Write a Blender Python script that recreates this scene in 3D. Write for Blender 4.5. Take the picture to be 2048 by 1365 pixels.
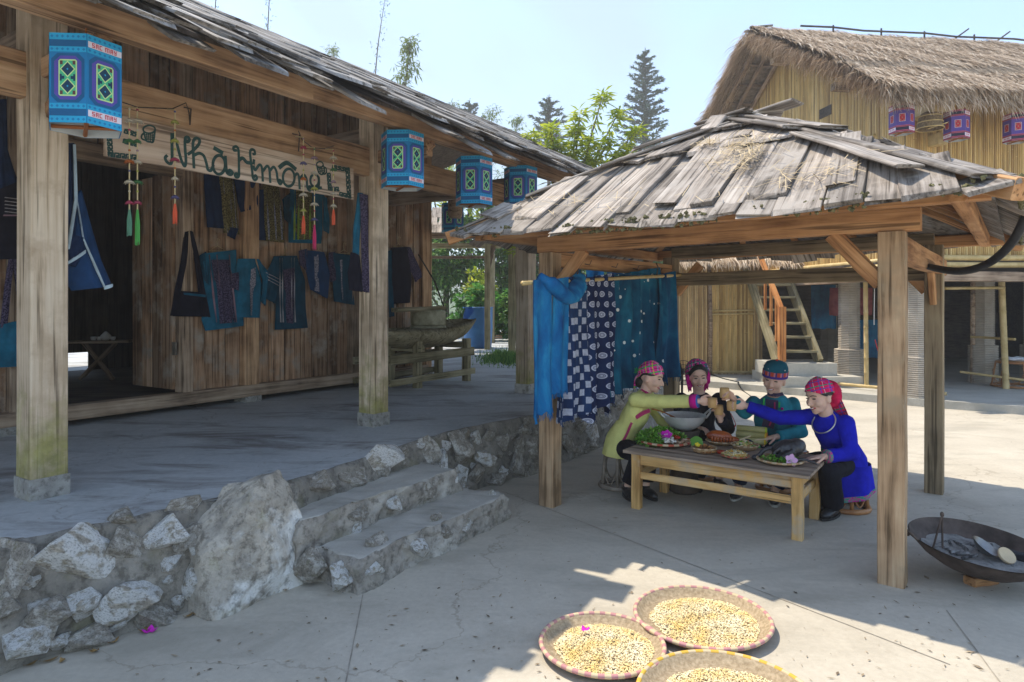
import bpy, bmesh, math, random
from mathutils import Vector, Matrix, noise, Euler
random.seed(7)
for o in list(bpy.data.objects): bpy.data.objects.remove(o)
scn = bpy.context.scene
C = scn.collection
V = Vector
R = math.radians
# ------------------------------------------------------------------ camera
cam_d = bpy.data.cameras.new('camera'); cam = bpy.data.objects.new('camera', cam_d); C.objects.link(cam)
cam.location = (0, 0, 1.7); cam.rotation_euler = (R(90), 0, 0)
cam_d.sensor_width = 36; cam_d.lens = 22.96; cam_d.shift_y = -0.0344
cam_d.clip_start = .05; cam_d.clip_end = 2000
scn.camera = cam
# ------------------------------------------------------------------ sky, sun, exposure
EL = R(63); AZ = math.atan2(-.789, .614)
TOSUN = V((math.sin(AZ)*math.cos(EL), math.cos(AZ)*math.cos(EL), math.sin(EL)))
W = bpy.data.worlds.new('World'); scn.world = W; W.use_nodes = True
wt = W.node_tree; bg = wt.nodes['Background']
sky = wt.nodes.new('ShaderNodeTexSky'); sky.sky_type = 'NISHITA'; sky.sun_disc = False
sky.sun_elevation = EL; sky.sun_rotation = AZ; sky.air_density = 1.0; sky.dust_density = .5; sky.ozone_density = 2.2
tc = wt.nodes.new('ShaderNodeTexCoord'); mp = wt.nodes.new('ShaderNodeMapping'); mp.inputs['Scale'].default_value = (1.6, 1.0, 2.2); mp.inputs['Rotation'].default_value = (0, .5, .2)
cn = wt.nodes.new('ShaderNodeTexNoise'); cn.inputs['Scale'].default_value = 1.5; cn.inputs['Detail'].default_value = 6; cn.inputs['Roughness'].default_value = .5; cn.inputs['Distortion'].default_value = .5
cr = wt.nodes.new('ShaderNodeValToRGB'); cr.color_ramp.elements[0].position = .36; cr.color_ramp.elements[1].position = .66
cr.color_ramp.elements[0].color = (0, 0, 0, 1); cr.color_ramp.elements[1].color = (.85, .85, .85, 1)
mx = wt.nodes.new('ShaderNodeMix'); mx.data_type = 'RGBA'; mx.inputs['B'].default_value = (1.75, 2.2, 2.7, 1)
wt.links.new(tc.outputs['Generated'], mp.inputs['Vector']); wt.links.new(mp.outputs['Vector'], cn.inputs['Vector'])
wt.links.new(cn.outputs['Fac'], cr.inputs['Fac']); wt.links.new(cr.outputs['Color'], mx.inputs['Factor'])
wt.links.new(sky.outputs['Color'], mx.inputs['A']); wt.links.new(mx.outputs['Result'], bg.inputs['Color'])
bg.inputs['Strength'].default_value = .13
sd = bpy.data.lights.new('sun', 'SUN'); sd.energy = 2.0; sd.angle = R(.55); sd.color = (1, .9, .74)
so = bpy.data.objects.new('sun', sd); C.objects.link(so); so.rotation_euler = (-TOSUN).to_track_quat('-Z', 'Y').to_euler(); so.location = (-10, 8, 20)
vs = scn.view_settings; vs.view_transform = 'Standard'; vs.look = 'None'; vs.gamma = 1; vs.use_curve_mapping = False
vs.exposure = 1.57
# ------------------------------------------------------------------ frames (all in metres)
F = 1306.0
def at(px, py, Y): return V(((px-1024)/F*Y, Y, 1.7-(py-612)/F*Y))          # a point at depth Y
def gr(px, py, z=0.0): return at(px, py, F*(1.7-z)/(py-612))                # a point on level z
HA, HN = V((.545, .838, 0)).normalized(), V((.838, -.545, 0)).normalized()  # veranda house: along, outwards
def H(s, n, z=0): return HA*s + HN*n + V((0, 0, z))
def Hpl(px, n, py=None):                                                    # point on the vertical plane n of that house
    k = (px-1024)/F
    s = (HN.x*n-k*HN.y*n)/(k*HA.y-HA.x)
    p = H(s, n); return p if py is None else V((p.x, p.y, 1.7-(py-612)/F*p.y))
def Hs(px, n): return Hpl(px, n).dot(HA)
PU, PR = V((.614, .789, 0)).normalized(), V((.789, -.614, 0)).normalized()  # pavilion: back, right
PO = V((.325, 5.578, 0)); PW, PD = 2.55, 2.46
def P(a, b, z=0): return PO + PR*a + PU*b + V((0, 0, z))
TX, TY = V((.812, -.584, 0)).normalized(), V((.584, .812, 0)).normalized()  # table
TO = V((1.05, 5.495, 0))
def T(a, b, z=0): return TO + TX*a + TY*b + V((0, 0, z))
RD, RG = V((.99, .14, 0)).normalized(), V((-.14, .99, 0)).normalized()      # stilt house: along ridge, along gable
RC = V((6.8, 11.3, 0))
def Q(d, g, z=0): return RC + RD*d + RG*g + V((0, 0, z))
ZT = .55                                                                    # terrace level
# ------------------------------------------------------------------ scene helpers
WM = {}
def put(o, parent, world):
    C.objects.link(o)
    if parent is not None: o.parent = parent; o.matrix_basis = WM[parent.name].inverted() @ world
    else: o.matrix_basis = world
    WM[o.name] = world.copy(); return o
def tag(o, label=None, cat=None, group=None, kind=None):
    if label: o['label'] = label
    if cat: o['category'] = cat
    if group: o['group'] = group
    if kind: o['kind'] = kind
    return o
def thing(name, label, cat, loc, group=None):
    o = bpy.data.objects.new(name, None); o.empty_display_size = .1
    put(o, None, Matrix.Translation(V(loc))); return tag(o, label, cat, group)
def copy_tree(o, world, parent=None):
    c = o.copy(); put(c, parent, world)
    for ch in o.children:
        copy_tree(ch, world @ WM[o.name].inverted() @ WM[ch.name], c)
    return c
def frame(p, x, up=V((0, 0, 1))):
    x = V(x).normalized(); y = V(up).cross(x)
    if y.length < 1e-5: y = V((0, 1, 0)).cross(x)
    y.normalize(); z = x.cross(y)
    m = Matrix((x, y, z)).transposed().to_4x4(); m.translation = V(p); return m
def new_obj(name, me, mats, smooth=False):
    for m in (mats if isinstance(mats, (list, tuple)) else [mats]): me.materials.append(m)
    if smooth: me.polygons.foreach_set('use_smooth', [True]*len(me.polygons))
    return bpy.data.objects.new(name, me)
def lerp(a, b, t): return a+(b-a)*t
def pl(pts, t):                     # point on a polyline at 0..1
    n = len(pts)-1; k = min(int(t*n), n-1); f = t*n-k
    return tuple(lerp(pts[k][i], pts[k+1][i], f) for i in range(len(pts[0])))
def smooth_line(pts, n=24):
    out = []; P_ = [V(p) for p in pts]; m = len(P_)
    for i in range(m-1):
        p0, p1, p2, p3 = P_[max(i-1, 0)], P_[i], P_[i+1], P_[min(i+2, m-1)]
        k = max(1, n//(m-1))
        for j in range(k):
            t = j/k
            out.append(.5*((2*p1)+(p2-p0)*t+(2*p0-5*p1+4*p2-p3)*t*t+(3*p1-p0-3*p2+p3)*t**3))
    out.append(P_[-1]); return out
class MB:
    def __init__(s): s.v = []; s.f = []; s.m = []; s.mi = 0; s.uv = None
    def add(s, vs, fs):
        b = len(s.v); s.v += [V(x) for x in vs]
        for f in fs: s.f.append(tuple(i+b for i in f)); s.m.append(s.mi)
        return s
    def box(s, c, a, b, d):          # half vectors
        c, a, b, d = V(c), V(a), V(b), V(d)
        vs = [c+a*i+b*j+d*k for i in (-1, 1) for j in (-1, 1) for k in (-1, 1)]
        return s.add(vs, [(0, 1, 3, 2), (4, 6, 7, 5), (0, 4, 5, 1), (2, 3, 7, 6), (0, 2, 6, 4), (1, 5, 7, 3)])
    def cbox(s, lo, hi, fr=None):
        lo, hi = V(lo), V(hi); c = (lo+hi)/2; h = (hi-lo)/2
        M = fr or Matrix()
        r = M.to_3x3()
        return s.box(M @ c, r @ V((h.x, 0, 0)), r @ V((0, h.y, 0)), r @ V((0, 0, h.z)))
    def ngon(s, pts): return s.add(pts, [tuple(range(len(pts)))])
    def tube(s, pts, r, n=8, cap=True, flat=1.0):
        pts = [V(p) for p in pts]; m = len(pts); rs = [r]*m if not isinstance(r, (list, tuple)) else r
        prev = None; rings = []
        for i, p in enumerate(pts):
            d = (pts[min(i+1, m-1)]-pts[max(i-1, 0)])
            d = d.normalized() if d.length > 1e-9 else V((0, 0, 1))
            if prev is None:
                a = d.cross(V((0, 0, 1)))
                if a.length < .05: a = d.cross(V((1, 0, 0)))
            else: a = prev-d*prev.dot(d)
            a.normalize(); b = d.cross(a); prev = a
            rings.append([p+a*math.cos(2*math.pi*k/n)*rs[i]+b*math.sin(2*math.pi*k/n)*rs[i]*flat for k in range(n)])
        vs = [q for rg in rings for q in rg]; fs = []
        for i in range(m-1):
            for k in range(n):
                k2 = (k+1) % n
                fs.append((i*n+k, i*n+k2, (i+1)*n+k2, (i+1)*n+k))
        if cap: fs.append(tuple(reversed(range(n)))); fs.append(tuple(range((m-1)*n, m*n)))
        return s.add(vs, fs)
    def lathe(s, prof, c, n=24, M=None, closed=True, sx=1, sy=1):
        c = V(c); vs = []; fs = []; m = len(prof)
        for r, z in prof:
            for k in range(n):
                a = 2*math.pi*k/n; q = V((r*math.cos(a)*sx, r*math.sin(a)*sy, z))
                vs.append(c+(M @ q if M else q))
        for i in range(m-1):
            for k in range(n):
                k2 = (k+1) % n; fs.append((i*n+k, i*n+k2, (i+1)*n+k2, (i+1)*n+k))
        if closed:
            fs.append(tuple(reversed(range(n)))); fs.append(tuple(range((m-1)*n, m*n)))
        return s.add(vs, fs)
    def ell(s, c, r, M=None, nu=12, nv=8):
        prof = [(math.sin(math.pi*i/nv), -math.cos(math.pi*i/nv)) for i in range(nv+1)]
        r = V(r); D = Matrix.Diagonal(r)
        prof[0] = (.02, -1); prof[-1] = (.02, 1)
        return s.lathe(prof, c, nu, (M.to_3x3() @ D) if M else D)
    def grid(s, fn, nu, nv, closed_u=False):
        vs = [fn(i/nu, j/nv) for j in range(nv+1) for i in range(nu if closed_u else nu+1)]
        w = nu if closed_u else nu+1; fs = []
        for j in range(nv):
            for i in range(nu):
                i2 = (i+1) % w
                fs.append((j*w+i, j*w+i2, (j+1)*w+i2, (j+1)*w+i))
        return s.add(vs, fs)
    def mesh(s, name, origin):
        me = bpy.data.meshes.new(name); me.from_pydata([v-origin for v in s.v], [], s.f)
        if any(s.m): me.polygons.foreach_set('material_index', s.m)
        return me
    def build(s, name, mats, parent=None, smooth=False, origin=None, fix=False):
        if parent is not None: org = WM[parent.name].translation
        elif origin is not None: org = V(origin)
        else:
            xs = [v.x for v in s.v]; ys = [v.y for v in s.v]; org = V(((min(xs)+max(xs))/2, (min(ys)+max(ys))/2, min(v.z for v in s.v)))
        me = s.mesh(name, org)
        if fix:
            b = bmesh.new(); b.from_mesh(me); bmesh.ops.recalc_face_normals(b, faces=b.faces); b.to_mesh(me); b.free()
        o = new_obj(name, me, mats, smooth)
        return put(o, parent, Matrix.Translation(org) if parent is None else Matrix.Translation(WM[parent.name].translation))
def beam_mesh(L, w, h, seg=3, jit=.004, bev=.008, taper=1.0, ragged=0.0):
    rnd = random.uniform; vs = []; fs = []
    for i in range(seg+1):
        t = i/seg; k = lerp(1, taper, t); x = L*t
        oy, oz = (rnd(-jit, jit), rnd(-jit, jit)) if 0 < i < seg else (0, 0)
        a, b = w/2*k*(1+rnd(-1, 1)*jit*2), h/2*k
        for (y, z) in ((-a, -b+bev), (-a+bev, -b), (a-bev, -b), (a, -b+bev), (a, b-bev), (a-bev, b), (-a+bev, b), (-a, b-bev)):
            e = rnd(-ragged, ragged) if i in (0, seg) else 0
            vs.append((x+e, y+oy, z+oz))
    for i in range(seg):
        for k in range(8):
            k2 = (k+1) % 8; fs.append((i*8+k, (i+1)*8+k, (i+1)*8+k2, i*8+k2))
    fs.append(tuple(range(8))); fs.append(tuple(reversed(range(seg*8, seg*8+8))))
    me = bpy.data.meshes.new('beam'); me.from_pydata(vs, [], fs); return me
def timber(name, p, q, w, h, mat, parent, up=V((0, 0, 1)), **kw):      # w across, h along up; own frame with x along the grain
    p, q = V(p), V(q)
    o = new_obj(name, beam_mesh((q-p).length, w, h, **kw), mat)
    return put(o, parent, frame(p, q-p, up))
def post(name, p, q, w, d, mat, parent, face, **kw):                 # upright timber with its depth along face
    return timber(name, p, q, w, d, mat, parent, up=face, **kw)
TMP = {}
def voxel(mb, name, mats, parent, size=.006, smooth_it=6, origin=None, wrinkle=0, wscale=14, seed=0):
    """fuse overlapping closed volumes into one continuous skin"""
    org = WM[parent.name].translation if parent is not None else V(origin)
    if 'sc' not in TMP: TMP['sc'] = bpy.data.scenes.new('tmp_remesh')
    me = mb.mesh(name, org); o = bpy.data.objects.new(name, me); TMP['sc'].collection.objects.link(o)
    m = o.modifiers.new('r', 'REMESH'); m.mode = 'VOXEL'; m.voxel_size = size; m.adaptivity = 0
    m2 = o.modifiers.new('s', 'SMOOTH'); m2.iterations = smooth_it; m2.factor = .5
    vl = TMP['sc'].view_layers[0]; vl.update(); dg = vl.depsgraph; me2 = bpy.data.meshes.new_from_object(o.evaluated_get(dg))
    bpy.data.objects.remove(o); me2.name = name
    if wrinkle:
        off = V((seed*3.1, seed*1.7, 0)); nv_ = len(me2.vertices); co = [0.0]*(3*nv_); no = [0.0]*(3*nv_)
        me2.vertices.foreach_get('co', co); me2.vertices.foreach_get('normal', no)
        for i in range(nv_):
            j = 3*i; q = V((co[j]+org.x, co[j+1]+org.y, (co[j+2]+org.z)*.55))*wscale+off
            d = (noise.noise(q)+.5*abs(noise.noise(q*2.1)))*wrinkle
            co[j] += no[j]*d; co[j+1] += no[j+1]*d; co[j+2] += no[j+2]*d
        me2.vertices.foreach_set('co', co); me2.update()
    me2.materials.clear(); ob = new_obj(name, me2, mats, True)
    return put(ob, parent, Matrix.Translation(org))
# ------------------------------------------------------------------ materials
MATS = {}
def mk(name):
    m = bpy.data.materials.new(name); m.use_nodes = True; t = m.node_tree
    return m, t, t.nodes['Principled BSDF']
def nd(t, typ, ins=None, **props):
    n = t.nodes.new(typ)
    for k, v in props.items(): setattr(n, k, v)
    for k, v in (ins or {}).items():
        if isinstance(v, bpy.types.NodeSocket): t.links.new(v, n.inputs[k])
        else: n.inputs[k].default_value = v
    return n
def c4(c): return (c[0], c[1], c[2], 1)
def ramp(t, fac, stops, interp='LINEAR'):
    n = t.nodes.new('ShaderNodeValToRGB'); n.color_ramp.interpolation = interp
    e = n.color_ramp.elements
    while len(e) < len(stops): e.new(.5)
    for i, (p, c) in enumerate(stops): e[i].position = p; e[i].color = c4(c)
    t.links.new(fac, n.inputs['Fac']); return n.outputs['Color']
def mixc(t, fac, a, b, blend='MIX'):
    n = t.nodes.new('ShaderNodeMix'); n.data_type = 'RGBA'; n.blend_type = blend
    for k, v in (('Factor', fac), ('A', a), ('B', b)):
        i = n.inputs[k] if k == 'Factor' else [x for x in n.inputs if x.name == k and x.type == 'RGBA'][0]
        if isinstance(v, bpy.types.NodeSocket): t.links.new(v, i)
        else: i.default_value = v if k == 'Factor' else c4(v)
    return [x for x in n.outputs if x.type == 'RGBA'][0]
def mth(t, op, a, b=0.0, c=0.0, clamp=False):
    n = t.nodes.new('ShaderNodeMath'); n.operation = op; n.use_clamp = clamp
    for i, v in enumerate((a, b, c)):
        if isinstance(v, bpy.types.NodeSocket): t.links.new(v, n.inputs[i])
        else: n.inputs[i].default_value = v
    return n.outputs[0]
def coords(t, scale=(1, 1, 1), kind='Object', rand=True):
    c = nd(t, 'ShaderNodeTexCoord').outputs[kind]
    if rand:
        oi = nd(t, 'ShaderNodeObjectInfo').outputs['Random']
        r = mth(t, 'MULTIPLY', oi, 37.0)
        c = nd(t, 'ShaderNodeVectorMath', {0: c, 1: r}, operation='ADD').outputs[0]
    return nd(t, 'ShaderNodeMapping', {'Vector': c, 'Scale': scale}).outputs[0]
def nz(t, vec, scale, detail=4, rough=.55, dist=0): return nd(t, 'ShaderNodeTexNoise', {'Vector': vec, 'Scale': scale, 'Detail': detail, 'Roughness': rough, 'Distortion': dist}).outputs['Fac']
def bump(t, b, h, s=.3, d=.01):
    n = nd(t, 'ShaderNodeBump', {'Height': h, 'Strength': s, 'Distance': d}); t.links.new(n.outputs[0], b.inputs['Normal'])
def scol(t, b, c): t.links.new(c, b.inputs['Base Color'])
def wood(name, dark, mid, light, grain=26, rough=.82, vary=.25, moss=0.0, bs=.35, wear=None):
    m, t, b = mk(name); v = coords(t, (1.1, 1, 1))
    vg = nd(t, 'ShaderNodeMapping', {'Vector': v, 'Scale': (1.0, grain, grain)}).outputs[0]
    g = nz(t, vg, 1.0, 5, .65, .4); blo = nz(t, v, 2.4, 3)
    f = mth(t, 'ADD', mth(t, 'MULTIPLY', g, .62), mth(t, 'MULTIPLY', blo, .38))
    c = ramp(t, f, [(.38, dark), (.5, mid), (.63, light)])
    oi = nd(t, 'ShaderNodeObjectInfo').outputs['Random']
    k = mth(t, 'ADD', mth(t, 'MULTIPLY', oi, vary*2), 1-vary)
    c = mixc(t, 1, c, nd(t, 'ShaderNodeCombineColor', {0: k, 1: k, 2: k}).outputs[0], 'MULTIPLY')
    if wear:
        wf = ramp(t, nz(t, v, 3.1, 5, .6), [(.5, (0, 0, 0)), (.66, (1, 1, 1))])
        c = mixc(t, wf, c, wear)
    cr2 = ramp(t, nz(t, nd(t, 'ShaderNodeMapping', {'Vector': v, 'Scale': (.8, 34, 34)}).outputs[0], 1, 2), [(.33, (.25, .23, .21)), (.41, (1, 1, 1))])
    c = mixc(t, .8, c, cr2, 'MULTIPLY')
    if moss:
        x = nd(t, 'ShaderNodeSeparateXYZ', {0: nd(t, 'ShaderNodeTexCoord').outputs['Object']}).outputs[0]
        h = mth(t, 'SUBTRACT', 1.0, mth(t, 'DIVIDE', x, moss))
        mf = ramp(t, mth(t, 'ADD', mth(t, 'MULTIPLY', h, .75), mth(t, 'MULTIPLY', mth(t, 'SUBTRACT', nz(t, v, 5, 7, .65), .5), 1.7)), [(.3, (0, 0, 0)), (.8, (1, 1, 1))])
        c = mixc(t, mth(t, 'MULTIPLY', mf, .75), c, ramp(t, nz(t, v, 9, 5, .6), [(.35, (.15, .16, .03)), (.65, (.34, .33, .08))]))
    scol(t, b, c); b.inputs['Roughness'].default_value = rough; b.inputs['Specular IOR Level'].default_value = .25
    bump(t, b, f, bs, .008); return m
def mottle(name, c1, c2, scale=6, rough=.8, metal=0, bs=.15, rand=True, spec=.3, island=0, lo=.35, hi=.65, bd=.01):
    m, t, b = mk(name); v = coords(t, rand=rand); f = nz(t, v, scale, 5, .6)
    c = ramp(t, f, [(lo, c1), (hi, c2)])
    if island:
        r = nd(t, 'ShaderNodeNewGeometry').outputs['Random Per Island']; k = mth(t, 'ADD', mth(t, 'MULTIPLY', r, island*2), 1-island)
        c = mixc(t, 1, c, nd(t, 'ShaderNodeCombineColor', {0: k, 1: k, 2: k}).outputs[0], 'MULTIPLY')
    scol(t, b, c); b.inputs['Roughness'].default_value = rough; b.inputs['Metallic'].default_value = metal; b.inputs['Specular IOR Level'].default_value = spec
    if bs: bump(t, b, nz(t, v, scale*6, 4, .65), bs, bd)
    return m
def plain(name, c, rough=.7, metal=0, spec=.3): return mottle(name, [x*.9 for x in c], [min(1, x*1.08) for x in c], 9, rough, metal, .06, spec=spec)
def leafm(name, stops, trans=.35, rough=.55):
    m, t, b = mk(name); r = nd(t, 'ShaderNodeNewGeometry').outputs['Random Per Island']
    c = ramp(t, r, stops); scol(t, b, c); b.inputs['Roughness'].default_value = rough; b.inputs['Specular IOR Level'].default_value = .3
    tr = nd(t, 'ShaderNodeBsdfTranslucent'); t.links.new(mixc(t, .5, c, (.5, .6, .05), 'MIX') if False else c, tr.inputs['Color'])
    mxs = nd(t, 'ShaderNodeMixShader', {'Fac': trans}); t.links.new(b.outputs[0], mxs.inputs[1]); t.links.new(tr.outputs[0], mxs.inputs[2])
    t.links.new(mxs.outputs[0], t.nodes['Material Output'].inputs['Surface']); return m
def concrete(name, c1, c2, stain, sc=1.0, sfac=.6, dry=None, cracks=False):
    m, t, b = mk(name); v = coords(t, rand=False)
    f = mth(t, 'ADD', mth(t, 'MULTIPLY', nz(t, v, 1.3*sc, 6, .62), .6), mth(t, 'MULTIPLY', nz(t, v, 26*sc, 4, .7), .4))
    c = ramp(t, f, [(.36, c1), (.62, c2)])
    vs_ = nd(t, 'ShaderNodeMapping', {'Vector': v, 'Scale': (.5, 1.5, 1), 'Rotation': (0, 0, .5)}).outputs[0]
    sf = ramp(t, nz(t, vs_, 1.7*sc, 7, .68, .6), [(.5, (0, 0, 0)), (.66, (1, 1, 1))])
    c = mixc(t, mth(t, 'MULTIPLY', sf, sfac), c, stain)
    if dry:
        df = ramp(t, nz(t, vs_, 4.5*sc, 7, .7, 1.0), [(.56, (0, 0, 0)), (.66, (1, 1, 1))]); c = mixc(t, mth(t, 'MULTIPLY', df, .55), c, dry)
    sp_ = ramp(t, nz(t, v, 75*sc, 3, .6), [(.27, (.55, .52, .48)), (.34, (1, 1, 1))]); c = mixc(t, .6, c, sp_, 'MULTIPLY')
    if cracks:
        wv_ = nd(t, 'ShaderNodeVectorMath', {0: v, 1: nd(t, 'ShaderNodeTexNoise', {'Vector': v, 'Scale': 1.4, 'Detail': 6, 'Roughness': .6}).outputs['Color']}, operation='ADD').outputs[0]
        ed = nd(t, 'ShaderNodeTexVoronoi', {'Vector': wv_, 'Scale': .3}, feature='DISTANCE_TO_EDGE').outputs['Distance']
        ck = ramp(t, ed, [(.0, (.66, .63, .6)), (.0009, (.72, .7, .66)), (.0018, (1, 1, 1))]); c = mixc(t, mth(t, 'MULTIPLY', nz(t, v, .8, 2), 1.3, clamp=True), c, mixc(t, 1, c, ck, 'MULTIPLY'))
    scol(t, b, c)
    b.inputs['Roughness'].default_value = .78; b.inputs['Specular IOR Level'].default_value = .35
    bump(t, b, mth(t, 'ADD', nz(t, v, 40*sc, 5, .7), mth(t, 'MULTIPLY', nz(t, v, 3*sc, 3), 2.0)), .22, .006); return m
M = {}
M['house_wood'] = wood('house_wood', (.11, .075, .05), (.31, .22, .15), (.46, .35, .25), 24)
M['house_beam'] = wood('house_beam', (.19, .105, .055), (.44, .265, .145), (.6, .4, .24), 22)
M['plank_wall'] = wood('plank_wall', (.12, .065, .035), (.36, .215, .125), (.52, .36, .24), 24, vary=.42, wear=(.4, .33, .26))
M['post_moss'] = wood('post_moss', (.25, .185, .115), (.58, .455, .32), (.72, .6, .45), 26, moss=.85, wear=(.45, .34, .23))
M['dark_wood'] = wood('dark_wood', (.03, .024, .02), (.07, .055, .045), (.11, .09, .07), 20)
M['pav_wood'] = wood('pav_wood', (.24, .11, .045), (.5, .255, .11), (.64, .37, .18), 18, vary=.12)
M['pav_post'] = wood('pav_post', (.19, .12, .065), (.47, .31, .18), (.62, .45, .28), 22, vary=.1, wear=(.36, .27, .17))
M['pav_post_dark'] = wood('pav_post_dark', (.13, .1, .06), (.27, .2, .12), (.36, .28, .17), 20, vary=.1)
M['shingle'] = wood('shingle', (.08, .068, .056), (.27, .23, .195), (.46, .41, .36), 30, vary=.38, bs=.9, wear=(.36, .32, .28))
M['shingle_dark'] = wood('shingle_dark', (.06, .053, .047), (.19, .17, .15), (.36, .33, .3), 30, vary=.42, bs=.7, wear=(.3, .3, .3))
M['table_wood'] = wood('table_wood', (.38, .21, .07), (.66, .4, .15), (.74, .52, .26), 16, vary=.1, wear=(.5, .42, .32))
M['table_top'] = wood('table_top', (.18, .13, .09), (.36, .27, .2), (.48, .38, .29), 18, vary=.1)
M['bench_wood'] = wood('bench_wood', (.14, .12, .06), (.27, .23, .13), (.38, .34, .22), 20, vary=.2)
M['rail_wood'] = wood('rail_wood', (.3, .1, .03), (.5, .2, .06), (.6, .28, .1), 14, vary=.1)
M['court'] = concrete('court', (.43, .385, .31), (.55, .5, .41), (.34, .31, .25), 1.0, .6, cracks=True)
M['terrace'] = concrete('terrace', (.37, .385, .385), (.52, .53, .52), (.19, .17, .155), .9, .9, dry=(.58, .6, .61), cracks=True)
M['far_ground'] = concrete('far_ground', (.4, .37, .31), (.5, .46, .4), (.3, .28, .22), 1.0, .5)
def stone_mat(name, base, white, lichen, wf=(.5, .62)):
    m, t, b = mk(name); v = coords(t)
    c = ramp(t, nz(t, v, 5, 7, .68), [(.3, [x*.5 for x in base]), (.55, base), (.7, [min(1, x*1.35) for x in base])])
    w = ramp(t, nz(t, v, 2.2, 6, .62, .5), [(wf[0], (0, 0, 0)), (wf[1], (1, 1, 1))]); c = mixc(t, w, c, white)
    d = ramp(t, nz(t, v, 16, 5, .7), [(.36, (.32, .31, .29)), (.5, (1, 1, 1))]); c = mixc(t, .75, c, d, 'MULTIPLY')
    l = ramp(t, nz(t, v, 3.4, 5, .6), [(.57, (0, 0, 0)), (.68, (1, 1, 1))]); c = mixc(t, mth(t, 'MULTIPLY', l, .6), c, lichen)
    scol(t, b, c); b.inputs['Roughness'].default_value = .9
    bump(t, b, mth(t, 'ADD', nz(t, v, 9, 7, .7), mth(t, 'MULTIPLY', nz(t, v, 40, 4, .7), .4)), .9, .03); return m
M['stone'] = stone_mat('stone', (.44, .395, .33), (.7, .67, .61), (.27, .25, .14))
M['stone_white'] = stone_mat('stone_white', (.56, .5, .41), (.88, .87, .84), (.38, .34, .2), (.42, .5))
M['mortar'] = stone_mat('mortar', (.28, .255, .215), (.44, .42, .37), (.17, .16, .08), (.6, .75))
M['step'] = stone_mat('step', (.38, .345, .295), (.56, .53, .47), (.27, .25, .18), (.5, .68))
M['plinth'] = stone_mat('plinth', (.42, .4, .36), (.56, .54, .5), (.3, .29, .2), (.5, .7))
M['step_top'] = concrete('step_top', (.4, .375, .325), (.53, .5, .44), (.3, .28, .23), 2.5, .6)
# ================================================================== ground and terrace
court = MB(); n_ = 60
court.add([(-300, -60, 0), (300, -60, 0), (300, 500, 0), (-300, 500, 0)], [(0, 1, 2, 3)])
tag(court.build('ground', M['court']), kind='structure')
gnd = bpy.data.objects['ground']
for (p0, p1) in ((gr(726, 1190), gr(670, 1480)), (gr(726, 1190)+V((3.3, -.2, 0)), gr(726, 1190)+V((2.6, -2.4, 0))), (gr(1010, 985), gr(1900, 1330)), (gr(1720, 850), gr(2300, 905))):
    dv = (p1-p0).normalized(); sv = V((-dv.y, dv.x, 0))*.0032; mbj = MB(); n_ = 14; pts_ = [p0.lerp(p1, k/n_)+sv*random.uniform(-.5, .5) for k in range(n_+1)]
    for k in range(n_): q0, q1 = pts_[k], pts_[k+1]; mbj.add([q0-sv+V((0, 0, .003)), q1-sv+V((0, 0, .003)), q1+sv+V((0, 0, .003)), q0+sv+V((0, 0, .003))], [(0, 1, 2, 3)])
    mbj.build('joint', MATS.setdefault('joint', mottle('joint_fill', (.24, .21, .17), (.38, .34, .28), 12, .9)), gnd)
# terrace outline along the rubble wall
WB = [V((-3.4, 1.9, 0)), V((-2.36, 3.008, 0)), V((-1.9, 3.52, 0)), V((-1.426, 4.015, 0)), V((-.95, 4.95, 0)), V((-.468, 5.873, 0)), V((-.1, 6.3, 0)), V((.283, 6.68, 0)), V((1.04, 7.8, 0)), V((2.2, 9.4, 0)), V((2.7, 11.2, 0))]
INN = -HN*.14
def wall_pt(t):
    p = pl([tuple(q) for q in WB], t); return V(p)
top = [p+INN+V((0, 0, ZT)) for p in WB]
tr = MB()
poly = top+[V((2.9, 14.3, ZT)), V((2.9, 30, ZT)), V((-30, 40, ZT)), V((-30, -3, ZT)), V((-5, -3, ZT))]
tr.ngon(poly)
low = [p-V((0, 0, ZT)) for p in poly]; k = len(poly)
for i in range(len(top)-1, k-1): tr.ngon([poly[i], poly[i+1], low[i+1], low[i]])
o = tr.build('terrace', M['terrace'], origin=(-3, 5, 0)); tag(o, kind='structure')
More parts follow.
